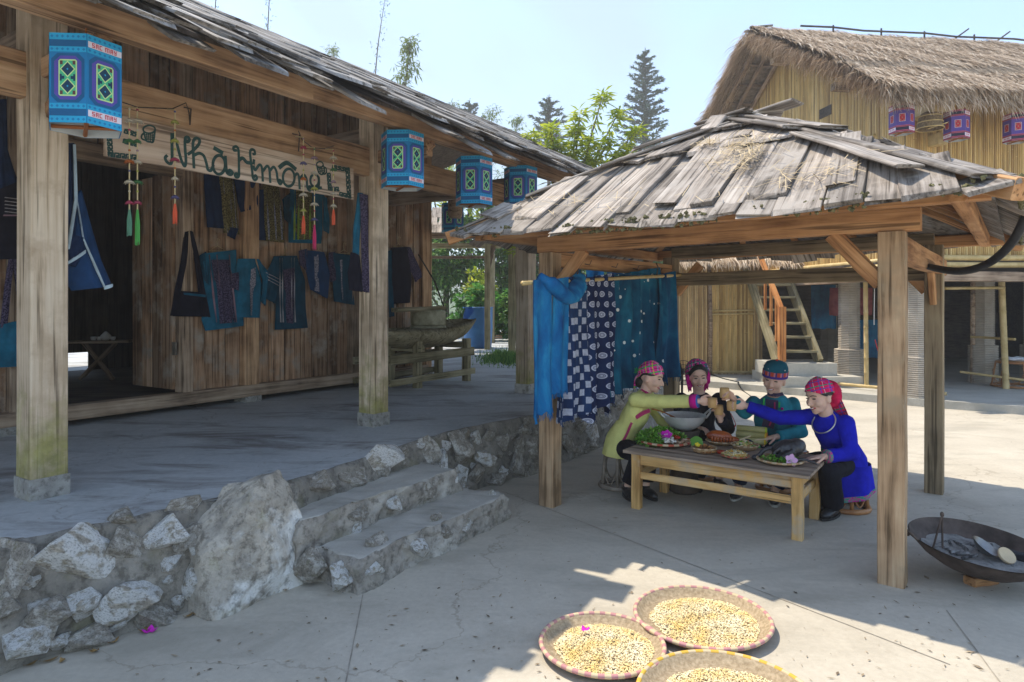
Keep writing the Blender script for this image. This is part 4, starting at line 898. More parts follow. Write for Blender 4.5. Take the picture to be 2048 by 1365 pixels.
# peach tree with long yellow-green leaves
pt = thing('peach_tree', 'peach tree with long yellow green leaves rising behind the veranda roof', 'tree', (.9, 12.3, ZT))
mb = MB(); mbt = MB(); tb0 = V((.9, 12.3, ZT)); mbt.tube([tb0, tb0+V((.1, 0, 1.8)), tb0+V((.25, .1, 3.1))], [.1, .08, .06], 7)
for (x, y, z) in [(at(1205, 195, 12)), (at(1150, 260, 12)), (at(1100, 262, 12)), (at(1235, 230, 12)), (at(1180, 285, 11.8)), (at(1120, 290, 12)), (at(1090, 300, 12)), (at(1215, 290, 12)), (at(1270, 265, 12)), (at(1255, 300, 12)), (at(1060, 275, 12.4)), (at(1000, 480, 12.2)), (at(1035, 500, 12.2)), (at(1020, 470, 12.2)), (at(1160, 230, 12)), (at(1135, 315, 12)), (at(1180, 320, 12)), (at(1240, 320, 12))]:
    e = V((x, y, z)); b = tb0+V((.2, .05, 2.6)); mid_ = b.lerp(e, .55)+V((0, 0, .15)); br = smooth_line([b, mid_, e], 10); mbt.tube(br, [lerp(.035, .006, i/(len(br)-1)) for i in range(len(br))], 5)
    for q in br[3:]:
        for k in range(16):
            d = rv(); d.z = d.z*.5-.15; leaf(mb, q+rv()*.06, d, random.uniform(.13, .26), .021)
    for k in range(46):
        d = rv(); d.z = abs(d.z)*.4-.1; leaf(mb, e+rv()*.1, d, random.uniform(.15, .27), .022)
mb.build('foliage', LY, pt); mbt.build('trunk', M['bark'], pt, True)
def conifer(base, h, rad, z0, label, nb=70):
    t = thing('conifer', label, 'tree', base, 'conifers behind the courtyard'); b = V(base); mbt = MB(); mbt.tube([b, b+V((0, 0, h))], [.25, .02], 7)
    mb = MB()
    for i in range(nb):
        f = i/nb; z = lerp(z0, h*.985, f**.85); r = rad*(1-((z-z0)/(h-z0)))**.75*random.uniform(.45, 1.25)+.15; a = i*2.4+random.uniform(-.5, .5)
        d = V((math.cos(a), math.sin(a), random.uniform(-.05, .6))); p0 = b+V((0, 0, z)); e = p0+d*r; mid_ = p0.lerp(e, .55)+V((0, 0, -.06*r))
        br = smooth_line([p0, mid_, e], 8); mbt.tube(br, [lerp(.035, .01, j/(len(br)-1)) for j in range(len(br))], 4)
        for j, q in enumerate(br):
            for k in range(7+int(r*5)):
                tw = (d+rv()*.9); tw.z = tw.z*.5+.12; tl = random.uniform(.18, .42)*min(1, .45+r*.4)
                leaf(mb, q, tw, tl, .035)
    for k in range(40): leaf(mb, b+V((0, 0, h-random.uniform(0, 1.1))), rv()+V((0, 0, .5)), .22, .02)
    mb.build('foliage', LD, t); mbt.build('trunk', M['bark'], t, True)
conifer((8.15, 40, 0), 17.4, 1.75, 10.2, 'tall pointed conifer standing behind the pavilion roof', 110)
conifer((2.25, 40, 0), 14.5, 1.35, 10.6, 'shorter rounded conifer behind the peach tree', 60)
conifer((-2.6, 40, 0), 14.3, 1.3, 10.8, 'shorter conifer just above the veranda roof edge', 55)
def bamboo_plant(pts, n, L, w, label, spread, mat=LB_, r=.03):
    t = thing('bamboo_plant', label, 'bamboo', V((pts[0][0], pts[0][1], ZT))); mbt = MB(); ln = smooth_line(pts, 20); mbt.tube([V((pts[0][0], pts[0][1], ZT))]+ln, [r]+[lerp(r, .006, i/(len(ln)-1)) for i in range(len(ln))], 5); mb = MB()
    for i in range(n):
        f = random.random()**.8; q = ln[int(f*(len(ln)-1))]; d = rv(); q2 = q+V((d.x, d.y*.5, abs(d.z)*.4))*spread*random.uniform(.15, 1)*(1.1-f*.75)
        if random.random() < .25: mbt.tube([q, q2], [.008, .004], 4)
        for k in range(4): leaf(mb, q2+rv()*.1, rv()+V((0, 0, -.4)), L*random.uniform(.6, 1.1), w)
    mb.build('foliage', mat, t); mbt.build('culm', M['bark'], t, True)
bamboo_plant([at(800, 260, 20), at(812, 160, 20), at(822, 75, 20)], 170, .24, .025, 'leafy bamboo rising above the middle of the veranda roof', .75)
bamboo_plant([at(745, 240, 22), at(755, 100, 22), at(772, -12, 22)], 40, .13, .013, 'tall thin bare bamboo stalk above the veranda roof', .3, LD)
bamboo_plant([at(533, 110, 22), at(537, 30, 22), at(541, -40, 22)], 26, .12, .013, 'thin bare stalk above the near slope of the veranda roof', .3, LD)
bamboo_plant([at(428, 60, 22), at(431, 10, 22), at(433, -30, 22)], 20, .12, .013, 'thin bare twig above the eave over the hanging sign', .25, LD)
for (px, py, lb) in ((985, 215, 'wispy grey bamboo tops beside the rounded conifer'), (1035, 235, 'wispy bamboo tops behind the yellow peach leaves'), (905, 205, 'wispy bamboo tops over the far end of the veranda roof'), (665, 95, 'wispy bamboo tip just above the veranda roof line')):
    bamboo_plant([at(px-8, py+140, 26), at(px-4, py+60, 26), at(px, py, 26)], 120, .22, .02, lb, .9)
mb = MB()
for i in range(2600):
    p = gr(random.gauss(1018, 26), random.gauss(718, 6), ZT); h = random.uniform(.05, .2)*(.4+.9*max(0, noise.noise(p*2.2)+.4)); d = V((random.gauss(0, .3), random.gauss(0, .3), 1)); mb.add([p-V((.008, 0, 0)), p+V((.008, 0, 0)), p+d.normalized()*h], [(0, 1, 2)])
o = tag(mb.build('grass', LG), 'small patch of grass by the single post', 'grass', kind='stuff')
# distant hills
mb = MB(); mb.grid(lambda u, v: V((math.sin(lerp(-1.9, 1.9, u))*lerp(90, 170, v), math.cos(lerp(-1.9, 1.9, u))*lerp(90, 170, v), -1+v**.8*(9+7*noise.noise(V((u*9, 0, 0)))))), 80, 8)
tag(mb.build('hills', mottle('hill_green', (.05, .1, .04), (.12, .18, .07), .4, .95, rand=False), smooth=True), kind='structure')
# ================================================================== lanterns
def col(name, c, rough=.6): return mottle(name, [x*.94 for x in c], [min(1, x*1.05) for x in c], 12, rough, bs=.03)
LC = {k: col('lantern_'+k, c, .5) for k, c in dict(blue=(.004, .19, .45), light=(.015, .36, .64), dark=(.003, .1, .26), purple=(.09, .07, .38), lime=(.55, .78, .32), green=(.06, .5, .26), teal=(.003, .045, .1), maroon=(.12, .05, .05), label=(.74, .7, .78), text=(.6, .09, .12), inner=(.6, .66, .68), stick=(.36, .12, .03),
    navy=(.012, .012, .035), violet=(.1, .05, .26), rose=(.5, .08, .13), scarlet=(.5, .015, .03), cell=(.6, .5, .55)).items()}
GLY = {'S': ['###', '#..', '###', '..#', '###'], 'A': ['###', '#.#', '###', '#.#', '#.#'], 'C': ['###', '#..', '#..', '#..', '###'], 'M': ['#####', '#.#.#', '#.#.#', '#.#.#', '#.#.#'], 'Y': ['#.#', '#.#', '###', '..#', '###'], ' ': ['.', '.', '.', '.', '.']}
def lantern_faces(kind, rad, h):
    W_ = rad; out = []                         # (polygon in face coords, material, layer)
    def rect(x0, y0, x1, y1, m, l): out.append(([(x0, y0), (x1, y0), (x1, y1), (x0, y1)], m, l))
    def text(cx, cy, hh, face):
        s_ = 'SAC MAY'; n = sum(len(GLY[c][0])+1 for c in s_); px = hh/5; x = cx-n*px/2
        for c in s_:
            for r, row in enumerate(GLY[c]):
                k = 0
                while k < len(row):
                    if row[k] == '#':
                        e = k
                        while e < len(row) and row[e] == '#': e += 1
                        rect(x+k*px, cy+hh/2-(r+1)*px, x+e*px, cy+hh/2-r*px, 'text', 4); k = e
                    else: k += 1
            x += (len(GLY[c][0])+1)*px
    res = []
    for fi in range(6):
        out = []; a = W_*.5*.98
        lab = fi % 2 == 0
        if kind == 'blue':
            for (y0, y1) in ((0, .075), (.155, .215), (.79, .85), (.925, 1)):
                rect(-a, y0*h, a, y1*h, 'light', 1)
                for k in range(7): x = lerp(-a*.86, a*.86, k/6); yc = (y0+y1)/2*h; r = .008; out.append(([(x-r, yc), (x, yc-r), (x+r, yc), (x, yc+r)], 'cell' if 0 else 'blue', 2))
            for y0, y1 in ((.075, .155), (.85, .925)):
                if lab: rect(-a*.95, (y0+.004)*h, a, (y1-.002)*h, 'label', 1)
                else: rect(-a, y0*h, a, y1*h, 'dark', 1)
            if lab: text(0, .115*h, .024, fi); text(0, .888*h, .024, fi)
            def octo(sx, sy, cut, m, l): out.append(([(-sx, -sy+cut+.5*h), (-sx+cut, -sy+.5*h), (sx-cut, -sy+.5*h), (sx, -sy+cut+.5*h), (sx, sy-cut+.5*h), (sx-cut, sy+.5*h), (-sx+cut, sy+.5*h), (-sx, sy-cut+.5*h)], m, l))
            octo(a*.9, .275*h, .03, 'dark', 1); octo(a*.74, .245*h, .03, 'purple', 2); octo(a*.5, .205*h, .008, 'lime', 3)
            ix, iy = a*.43, .19*h; rect(-ix, .5*h-iy, ix, .5*h+iy, 'green', 4)
            for sg in (-1, 1):
                cy = .5*h+sg*iy*.5; k = .98; out.append(([(-ix*k, cy), (0, cy-iy*.5*k), (ix*k, cy), (0, cy+iy*.5*k)], 'lime', 5)); k = .8; out.append(([(-ix*k, cy), (0, cy-iy*.5*k), (ix*k, cy), (0, cy+iy*.5*k)], 'teal', 6))
                k = .13; out.append(([(-ix*k, cy), (0, cy-iy*.5*k), (ix*k, cy), (0, cy+iy*.5*k)], 'light', 7))
                for sx in (-1, 1): x = sx*ix*.8; y = .5*h+sg*iy*.88; rect(x-.007, y-.01, x+.007, y+.01, 'maroon', 5)
                out.append(([(sg*ix*.98, .5*h-iy*.2), (sg*ix*.98, .5*h+iy*.2), (sg*ix*.72, .5*h+iy*.2), (sg*ix*.72, .5*h+.008), (sg*ix*.4, .5*h+.008), (sg*ix*.4, .5*h-.008), (sg*ix*.72, .5*h-.008), (sg*ix*.72, .5*h-iy*.2)], 'teal', 7))
        else:
            for (y0, y1) in ((0, .06), (.17, .23), (.77, .83), (.94, 1)): rect(-a, y0*h, a, y1*h, 'rose', 1); rect(-a, (y0+.02)*h, a, (y0+.035)*h, 'navy', 2)
            for y0, y1 in ((.06, .17), (.83, .94)):
                rect(-a, y0*h, a, y1*h, 'label' if lab else 'navy', 1)
                if lab: text(0, (y0+y1)/2*h, .022, fi)
            for gx in range(-3, 4): rect(gx*a*.28-.0015, .24*h, gx*a*.28+.0015, .76*h, 'purple', 1)
            for gy in range(9): rect(-a, (.26+gy*.06)*h, a, (.26+gy*.06)*h+.003, 'purple', 2)
            b_ = a*.5; rect(-b_, .36*h, b_, .64*h, 'cell', 3); rect(-b_*.86, .375*h, b_*.86, .625*h, 'scarlet', 4)
            for i in range(3):
                for j in range(3):
                    x, y = (i-1)*b_*.55, (.5+(j-1)*.08)*h; r = b_*.16
                    out.append(([(x-r, y), (x, y-r), (x+r, y), (x, y+r)], ('green', 'navy')[(i+j) % 2], 5))
        res.append(out)
    return res
def make_lantern(kind, label, loc, rot, cord, group):
    rad, h = .185, .46
    t = thing('paper_lantern', label, 'lantern', loc, group); L0 = V(loc)
    ang = [rot+i*math.pi/3 for i in range(6)]; ring = [V((rad*math.cos(a), rad*math.sin(a), 0)) for a in ang]
    mb = MB(); 
    for i in range(6):
        a, b = ring[i], ring[(i+1) % 6]; mb.mi = 0; mb.add([L0+a, L0+b, L0+b+V((0, 0, h)), L0+a+V((0, 0, h))], [(0, 1, 2, 3)])
        mb.mi = 1; k = .975; mb.add([L0+b*k, L0+a*k, L0+a*k+V((0, 0, h)), L0+b*k+V((0, 0, h))], [(0, 1, 2, 3)])
        mb.mi = 0; mb.add([L0+a, L0+a*k, L0+b*k, L0+b], [(0, 1, 2, 3)]); mb.add([L0+a+V((0, 0, h)), L0+b+V((0, 0, h)), L0+b*k+V((0, 0, h)), L0+a*k+V((0, 0, h))], [(0, 1, 2, 3)])
    mb.build('shade', [LC['blue' if kind == 'blue' else 'violet'], LC['inner']], t)
    keys = list(LC); mb = MB()
    for i, polys in enumerate(lantern_faces(kind, rad, h)):
        a, b = ring[i], ring[(i+1) % 6]; mid_ = (a+b)/2; ex = (b-a).normalized(); nr = mid_.normalized()
        for poly, m, l in polys:
            mb.mi = keys.index(m); mb.ngon([L0+mid_+ex*x+V((0, 0, y))+nr*(.0006*l+.0004) for x, y in poly])
    mb.build('print', [LC[k] for k in keys], t)
    for i in range(2):
        mb = MB(); a, b = ring[i]*.95, ring[i+3]*.95; mb.tube([L0+a+V((0, 0, .012)), L0+b+V((0, 0, .012+.01*i))], .011, 6); mb.build('crossbar', LC['stick'], t)
    mb = MB(); a, b = ring[0]*.95, ring[3]*.95; mb.tube([L0+a+V((0, 0, h-.012)), L0+b+V((0, 0, h-.012))], .009, 6); mb.tube([L0+V((0, 0, h-.01)), L0+V((0, 0, h+cord))], .004, 5); mb.build('cord', LC['stick'], t)
    return t
g_ = 'blue paper lanterns of the veranda'
nl = EP
for (px, lb, rot, py) in ((172, 'big blue patterned paper lantern before the mossy near post', 2.52, 262), (805, 'blue patterned paper lantern beside the post at the sign end', .9, 377), (948, 'blue paper lantern hanging over the trough', .95, 412), (1041, 'blue paper lantern partly behind the pavilion roof edge', .95, 421)):
    p = Hpl(px, nl); z = 1.7-(py-612)/F*p.y
    cam_dir = math.atan2(-p.y, -p.x); make_lantern('blue', lb, (p.x, p.y, z), {172: cam_dir+.02, 805: cam_dir+.28, 948: cam_dir+.3, 1041: cam_dir+.35}[px], 3.2-z-.46, g_)
p = at(905, 466, 10.4); make_lantern('blue', 'blue paper lantern hanging low behind the far corner of the veranda', p, -1.3, .5, g_)
timber('hanger_beam', at(800, 395, 10.6), at(1010, 385, 10.6), .1, .2, M['house_wood'], hs)
mb = MB(); p_ = at(904, 360, 10.3); mb.lathe([(.09, -.62), (.11, -.58), (.12, -.2), (.06, -.16), (.05, .1)], p_+V((.06, -.1, 0)), 10)
tag(mb.build('hanging_gourd', M['house_wood'], smooth=True), 'brown wooden weight hanging in front of the low blue lantern', 'hanging ornament')
g_ = 'purple paper lanterns of the stilt house'
for (px, py, Y, lb) in ((1803, 268, 10.75, 'purple and red paper lantern at the corner of the stilt house'), (1913, 280, 10.8, 'purple and red paper lantern beside the hanging fish trap'), (2032, 285, 10.9, 'purple and red paper lantern at the far side of the thatched eave')):
    make_lantern('purple', lb, at(px, py, Y), -1.57+.05, .3, g_)
ft = thing('fish_trap', 'woven bell shaped fish trap hanging under the thatched eave', 'fish trap', at(1860, 265, 10.9))
c = at(1860, 258, 10.9); mb = MB(); prof = [(.2, 0), (.19, .08), (.17, .18), (.12, .26), (.05, .3), (.03, .36), (.045, .4)]
mb.lathe(prof, c, 18, None, False); mb.lathe([(r*.96, z) for r, z in reversed(prof)], c, 18, None, False); mb.build('basket', mottle('trap_weave', (.14, .1, .05), (.3, .22, .12), 30, .8, bs=.6), ft, True)
for z, r in ((0, .205), (.1, .188), (.2, .165)):
    mb = MB(); mb.tube([c+V((r*math.cos(a), r*math.sin(a), z)) for a in [i*math.pi/10 for i in range(21)]], .009, 5); mb.build('hoop', M['bamboo_pole'], ft)
mb = MB(); mb.tube([c+V((0, 0, .38)), c+V((0, 0, .7))], .006, 5); mb.build('cord', M['dark_wood'], ft); mb = MB(); mb.tube([c+V((-.1, -.1, -.03)), c+V((.16, -.2, .05))], .008, 5); mb.build('twig', M['bamboo_pole'], ft)
# ================================================================== the name board and its garlands
NS = NP+.075
sg = thing('name_board', 'long wooden name board painted Nhà Hmông hanging under the veranda beam', 'sign', Hpl(457, NS, 360))
M['board'] = wood('board', (.38, .26, .18), (.56, .42, .31), (.66, .53, .41), 14, vary=.0)
s0, s1 = Hs(209, NS), Hs(705, NS)
timber('board', H(s0, NS, 2.805), H(s1, NS, 2.815), .03, .285, M['board'], sg, seg=4, bev=.004, jit=.003)
M['paint'] = mottle('paint', (.015, .05, .045), (.03, .085, .075), 30, .7, bs=.1)
def r2(z): return (200+.15385*z[0], 200+.15385*z[1])
def r3(z): return (460+.13672*z[0], 260+.13672*z[1])
ribs = []
def arc(cx, cy, rx, ry, a0, a1, n=14): return [(cx+rx*math.cos(R(lerp(a0, a1, i/n))), cy+ry*math.sin(R(lerp(a0, a1, i/n)))) for i in range(n+1)]
def S2(pts, w=4.6): ribs.append(([r2(p) for p in pts], w))
def S3(pts, w=4.2): ribs.append(([r3(p) for p in pts], w))
S2([(872, 725), (848, 755), (868, 805), (912, 832), (936, 790), (936, 600), (934, 440)]); S2([(950, 440), (1000, 570), (1050, 760), (1098, 862), (1118, 790), (1106, 620), (1110, 500), (1148, 490), (1162, 525), (1135, 548), (1122, 525)])
S2([(1145, 708), (1205, 665), (1280, 585), (1295, 522), (1245, 500), (1210, 560), (1215, 720), (1222, 885)]); S2([(1228, 720), (1290, 695), (1350, 730), (1385, 830), (1402, 905), (1442, 918), (1475, 850)])
S2(arc(1548, 845, 80, 122, 0, 360, 20)); S2([(1632, 735), (1640, 860), (1652, 950), (1700, 975), (1722, 945), (1690, 915), (1668, 935), (1690, 950)]); S2([(1486, 628), (1592, 690)], 6.5)
S3([(95, 300), (60, 300), (52, 262), (90, 245), (122, 285), (130, 420), (132, 600), (128, 680), (90, 695), (72, 660), (100, 640), (110, 665)]); S3([(132, 445), (185, 415), (245, 475), (295, 485)], 5.5)
S3([(335, 355), (365, 350), (355, 300), (315, 290), (295, 330), (305, 450), (325, 600), (335, 700), (365, 735), (395, 705), (375, 670), (350, 690)]); S3([(352, 440), (346, 500)], 4.5)
S3([(345, 530), (370, 588), (430, 512), (468, 560), (480, 750)]); S3([(488, 600), (540, 532), (575, 575), (590, 770)]); S3([(592, 590), (640, 545), (680, 610), (700, 740), (732, 795), (755, 765), (728, 735), (712, 755)])
S3(arc(860, 700, 85, 128, 0, 360, 20)); S3([(722, 552), (832, 485), (960, 575)], 6.5)
S3([(938, 690), (980, 642), (1008, 690), (1020, 862)]); S3([(1024, 710), (1080, 660), (1120, 720), (1132, 840), (1165, 888), (1188, 855), (1165, 830), (1150, 850)])
S3(arc(1238, 740, 62, 92, 0, 360, 18)); S3([(1300, 690), (1302, 800), (1280, 850), (1225, 880), (1210, 850), (1270, 860), (1338, 845)])
S3(arc(1315, 508, 48, 42, 0, 360, 16), 2.2); S3([(1268, 520), (1295, 620), (1345, 655), (1385, 600), (1365, 520)], 2.4); S3(arc(1378, 598, 36, 52, -100, 110, 10), 2.2)
for k in range(3): S3([(1280+6*k, 560+25*k), (1375-3*k, 575+22*k)], 1.6)
S3([(1310, 545), (1325, 640)], 1.6); S3([(1340, 545), (1350, 645)], 1.6)
S2(arc(640, 385, 78, 50, 0, 360, 16), 2.6); S2([(572, 420), (600, 530), (650, 548), (695, 540), (716, 400)], 2.6); S2([(580, 430), (545, 460), (545, 505), (598, 530)], 2.6)
for k in range(3): S2([(585+5*k, 455+27*k), (708-4*k, 460+27*k)], 1.7)
for k in range(4): S2([(605+28*k, 440), (615+22*k, 540)], 1.5)
def fret(a, b, n, amp, f):                   # angular meander between two points
    pts = []; dx, dy = (b[0]-a[0])/n, (b[1]-a[1])/n; nx, ny = -dy, dx; l = math.hypot(nx, ny); nx, ny = nx/l*amp, ny/l*amp
    for i in range(n):
        x, y = a[0]+dx*i, a[1]+dy*i; pts += [(x, y), (x+nx, y+ny), (x+dx*.7+nx, y+dy*.7+ny), (x+dx*.7+nx*.4, y+dy*.7+ny*.4), (x+dx*.35+nx*.4, y+dy*.35+ny*.4), (x+dx*.35, y+dy*.35)]
    pts.append(b); ribs.append(([f(p) for p in pts], 2.3))
fret((95, 470), (110, 720), 4, -55, r2); fret((115, 735), (490, 775), 5, -50, r2); fret((330, 380), (490, 430), 3, 50, r2); fret((300, 560), (490, 610), 3, -50, r2)
fret((1420, 640), (1440, 870), 4, -45, r3); fret((1440, 880), (1600, 890), 3, -45, r3); fret((1505, 520), (1750, 570), 4, 45, r3); fret((1745, 560), (1770, 1000), 6, 50, r3); fret((1600, 960), (1765, 1000), 3, -45, r3)
mb = MB(); nf = NS+.0185
for pts, w in ribs:
    if len(pts) > 2 and w > 2.35: pts = [tuple(p)[:2] for p in smooth_line([(p[0], p[1], 0) for p in pts], max(len(pts)*4, 12))]
    q = [Hpl(p[0], nf, p[1]) for p in pts]; hw = w*.66/F
    for i in range(len(q)-1):
        a, b = q[i], q[i+1]; d = (b-a)
        if d.length < 1e-5: continue
        d.normalize(); s_ = d.cross(HN).normalized()*hw*((a.y+b.y)/2); e = d*hw*a.y*.4; off = HN*(.0003*(i % 2))
        mb.add([a-s_-e+off, b-s_+e+off, b+s_+e+off, a+s_-e+off], [(0, 1, 2, 3)])
mb.build('lettering', M['paint'], sg)
for px, y0 in ((380, 215), (597, 268)):
    mb = MB(); mb.tube([Hpl(px, NS+.01, y0+35), Hpl(px+2, NP+.06, y0+3), Hpl(px-12, NP+.06, y0)], .005, 5); mb.build('wire', M['dark_wood'], sg)
FC = [col('petal_'+str(i), c, .8) for i, c in enumerate([(.35, .05, .1), (.1, .09, .2), (.05, .16, .06), (.42, .12, .03), (.35, .35, .08), (.3, .2, .25), (.5, .45, .35)])]
TAS = {k: col('tassel_'+k, c, .9) for k, c in dict(green=(.08, .35, .08), mint=(.1, .25, .17), orange=(.65, .11, .05), pink=(.5, .03, .12)).items()}
M['string'] = col('string', (.55, .45, .25), .9)
def garland(x0, y0, y1, tas, ylen, label, seed, n=NP+.22):
    rr = random.Random(seed); top_ = Hpl(x0, n, y0); t = thing('garland', label, 'garland', top_, 'flower garlands on the veranda beam')
    bot = V((top_.x, top_.y, Hpl(x0, n, y1).z)); mb = MB(); mb.tube([top_, bot], .0045, 5)
    mb.tube([top_, top_-HN*.1+V((0, 0, .02))], .004, 4); mb.build('string', M['string'], t)
    m_ = 5; 
    for i in range(m_):
        c = top_.lerp(bot, (i+.6)/m_); mb = MB(); k = 9; r = rr.uniform(.028, .042)
        for j in range(k):
            a = 2*math.pi*j/k; d = V((math.cos(a), math.sin(a), 0)); s_ = V((-math.sin(a), math.cos(a), 0)); mb.add([c, c+d*r*.6+s_*r*.3+V((0, 0, -.004)), c+d*r+V((0, 0, -.022)), c+d*r*.6-s_*r*.3+V((0, 0, -.004))], [(0, 1, 2, 3)])
        mb.lathe([(r*.2, .008), (r*.75, -.004), (r*.7, -.014), (.004, -.016)], c, 10); mb.build('flower', FC[rr.randrange(7)], t)
        c2 = top_.lerp(bot, (i+.1)/m_); mb = MB(); mb.ell(c2, (.008, .008, .008), None, 8, 6); mb.build('bead', FC[rr.randrange(7)], t)
    L = ylen/F*top_.y; mb = MB()
    for j in range(14):
        a = j*2.4; d = V((math.cos(a), math.sin(a), 0))*.011; mb.tube([bot+d*.2, bot+d+V((0, 0, -L*.4)), bot+d*1.1+V((0, 0, -L*rr.uniform(.8, 1)))], [.004, .004, .0025], 4)
    mb.build('tassel', TAS[tas], t)
garland(259, 215, 420, 'mint', 55, 'flower garland ending in a pale green tassel', 1); garland(275, 216, 420, 'green', 72, 'flower garland ending in a long bright green tassel', 2); garland(350, 220, 408, 'orange', 42, 'single flower garland with an orange tassel before the doorway', 3)
garland(607, 275, 432, 'orange', 38, 'flower garland with an orange tassel before the striped teal tunic', 4); garland(629, 296, 450, 'pink', 52, 'flower garland with a pink tassel over the end of the name board', 5); garland(667, 300, 420, 'orange', 32, 'flower garland with an orange tassel nearest the mug drawing', 6)
mb = MB(); mb.tube([Hpl(x, NP+.1, y) for x, y in ((245, 205), (275, 215), (345, 218), (372, 206), (378, 225), (380, 250))], .004, 5); tag(mb.build('wire', M['dark_wood']), 'bent black wire holding the garlands on the beam over the door', 'wire')
mb = MB(); mb.tube([Hpl(x, NP+.1, y) for x, y in ((597, 262), (604, 280), (625, 296), (650, 298), (668, 292))], .004, 5); tag(mb.build('wire', M['dark_wood']), 'bent black wire holding the garlands near the far post', 'wire')
# ================================================================== clothes and bags
FB = {k: mottle('fabric_'+k, [x*.75 for x in c], [x*1.25 for x in c], 7, .95, bs=.25, spec=.1) for k, c in dict(navy=(.012, .028, .075), indigo=(.012, .045, .12), teal=(.012, .12, .2), dteal=(.008, .055, .095), black=(.012, .012, .022), olive=(.13, .11, .045), plum=(.035, .03, .07), grey=(.2, .2, .24), stripe=(.42, .4, .42), lime=(.25, .36, .05), rose=(.25, .16, .2), pale=(.4, .5, .55)).items()}
def strip(mb, L, Rr, n, th=.02, nu=10, nv=18, fold=.012, seed=0, nofold=False):
    def fn(u, v, side):
        a, b = pl(L, v), pl(Rr, v); q = Hpl(lerp(a[0], b[0], u), n, lerp(a[1], b[1], u))
        bul = math.sin(math.pi*u)**.6; w = fold*noise.noise(V((u*4.5+seed, v*1.6, seed*3.3)))*2+fold*.7*math.sin(u*14+seed*2+v)*v
        w = abs(w)*.9+fold*.6; return q+HN*((bul*th+w) if side else w*.8-.003)
    mb.grid(lambda u, v: fn(u, 1-v, 1), nu, nv); mb.grid(lambda u, v: fn(1-u, 1-v, 0), nu, nv); return mb
def garment(name, label, cat, group, n, parts, hanger=None):
    first = parts[0]; ctr = Hpl(first[1][0][0], n, first[1][-1][1]); t = thing(name, label, cat, ctr, group)
    for i, (pn, L, Rr, m_, *op) in enumerate(parts):
        o = op[0] if op else {}; mb = MB(); sd_ = o.get('seed', len(label)*.37)
        strip(mb, L, Rr, n+o.get('dn', 0), o.get('th', .02), o.get('nu', 10), o.get('nv', 18), o.get('fold', .02), sd_); mb.build(pn, FB[m_], t, True)
    if hanger:
        x, y, w = hanger; mb = MB(); nn = n+.012
        mb.tube([Hpl(x+a, nn, y+b) for a, b in ((3, -9), (4, -13), (0, -14), (-1, -8), (0, 0), (w/2, w*.3), (-w/2, w*.3), (0, 0))], .003, 4); mb.build('hanger', M['string'], t)
    return t
def lines(xs, y0, y1, m_='stripe', w=1.6, dn=.022, lean=0, pn='trim'): return [(pn, [(x, y0), (x+lean, y1)], [(x+w, y0), (x+w+lean, y1)], m_, dict(dn=dn, th=.003, nu=1, nv=10)) for x in xs]
NC = NWALL+.06; gT = 'tunics on the plank wall'
garment('shawl', 'navy and olive embroidered shawl hanging below the name board', 'shawl', None, NC, [('cloth', [(406, 350), (409, 400), (413, 455)], [(437, 350), (442, 400), (446, 458)], 'navy'), ('panel', [(435, 345), (441, 400), (446, 466)], [(466, 345), (471, 400), (477, 470)], 'olive')]+lines([444, 455, 463], 350, 466, 'grey', 1.2, lean=9)+[('tail', [(455, 455), (453, 472)], [(476, 458), (468, 480)], 'navy', dict(dn=.02))])
garment('shawl', 'dark navy shawl with a folded olive brocade panel under the board', 'shawl', None, NC, [('cloth', [(463, 350), (472, 395), (480, 425)], [(522, 360), (512, 395), (506, 418)], 'navy'), ('cloth', [(506, 380), (508, 430), (513, 480)], [(530, 380), (530, 430), (532, 482)], 'navy'), ('panel', [(522, 360), (526, 420), (530, 482)], [(556, 370), (562, 425), (566, 486)], 'olive', dict(dn=.015))]+lines([529, 543, 555], 370, 480, 'grey', 1.2, lean=7, dn=.04))
garment('tunic', 'teal tunic with lime green checked panel behind the orange tassel', 'tunic', gT, NC, [('body', [(578, 372), (576, 430), (576, 486)], [(644, 385), (642, 440), (640, 488)], 'teal'), ('sleeve', [(562, 400), (568, 440)], [(580, 385), (579, 450)], 'dteal'), ('sleeve', [(643, 390), (645, 440), (646, 462)], [(651, 400), (655, 430), (656, 468)], 'teal'), ('panel', [(588, 375), (590, 480)], [(628, 382), (626, 480)], 'olive', dict(dn=.014))]+lines([586, 594, 606, 617, 626], 378, 480, 'lime', 1.5, dn=.036)+[('trim', [(594, y), (594, y+2)], [(607, y+2), (607, y+4)], 'lime', dict(dn=.036, th=.003, nu=3, nv=1)) for y in (398, 420, 437, 454)])
garment('shoulder_bag', 'black shoulder bag with blue piping hung on the wall by the door', 'bag', None, NC, [('body', [(353, 582), (348, 605), (343, 633)], [(408, 586), (411, 605), (416, 634)], 'black', dict(th=.05)), ('strap', [(366, 465), (358, 530), (338, 632)], [(376, 462), (370, 530), (352, 632)], 'black', dict(dn=.02)), ('strap', [(376, 462), (388, 530), (402, 632)], [(385, 465), (398, 530), (420, 636)], 'black', dict(dn=.02)), ('trim', [(366, 586), (366, 590)], [(410, 590), (410, 595)], 'teal', dict(dn=.06, th=.004, nu=4, nv=1))])
garment('tunic', 'blue tunic with a pink and black striped front panel', 'tunic', gT, NC, [('body', [(402, 508), (404, 570), (402, 640), (408, 662)], [(470, 500), (474, 570), (484, 630), (486, 652)], 'teal', dict(th=.03)), ('sleeve', [(396, 512), (398, 540), (404, 560)], [(410, 504), (414, 540), (416, 575)], 'dteal'), ('panel', [(420, 520), (428, 580), (433, 648)], [(458, 520), (462, 580), (470, 645)], 'plum', dict(dn=.024))]+lines([415, 430, 455], 510, 645, 'rose', 2.4, lean=15, dn=.046), (435, 492, 34))
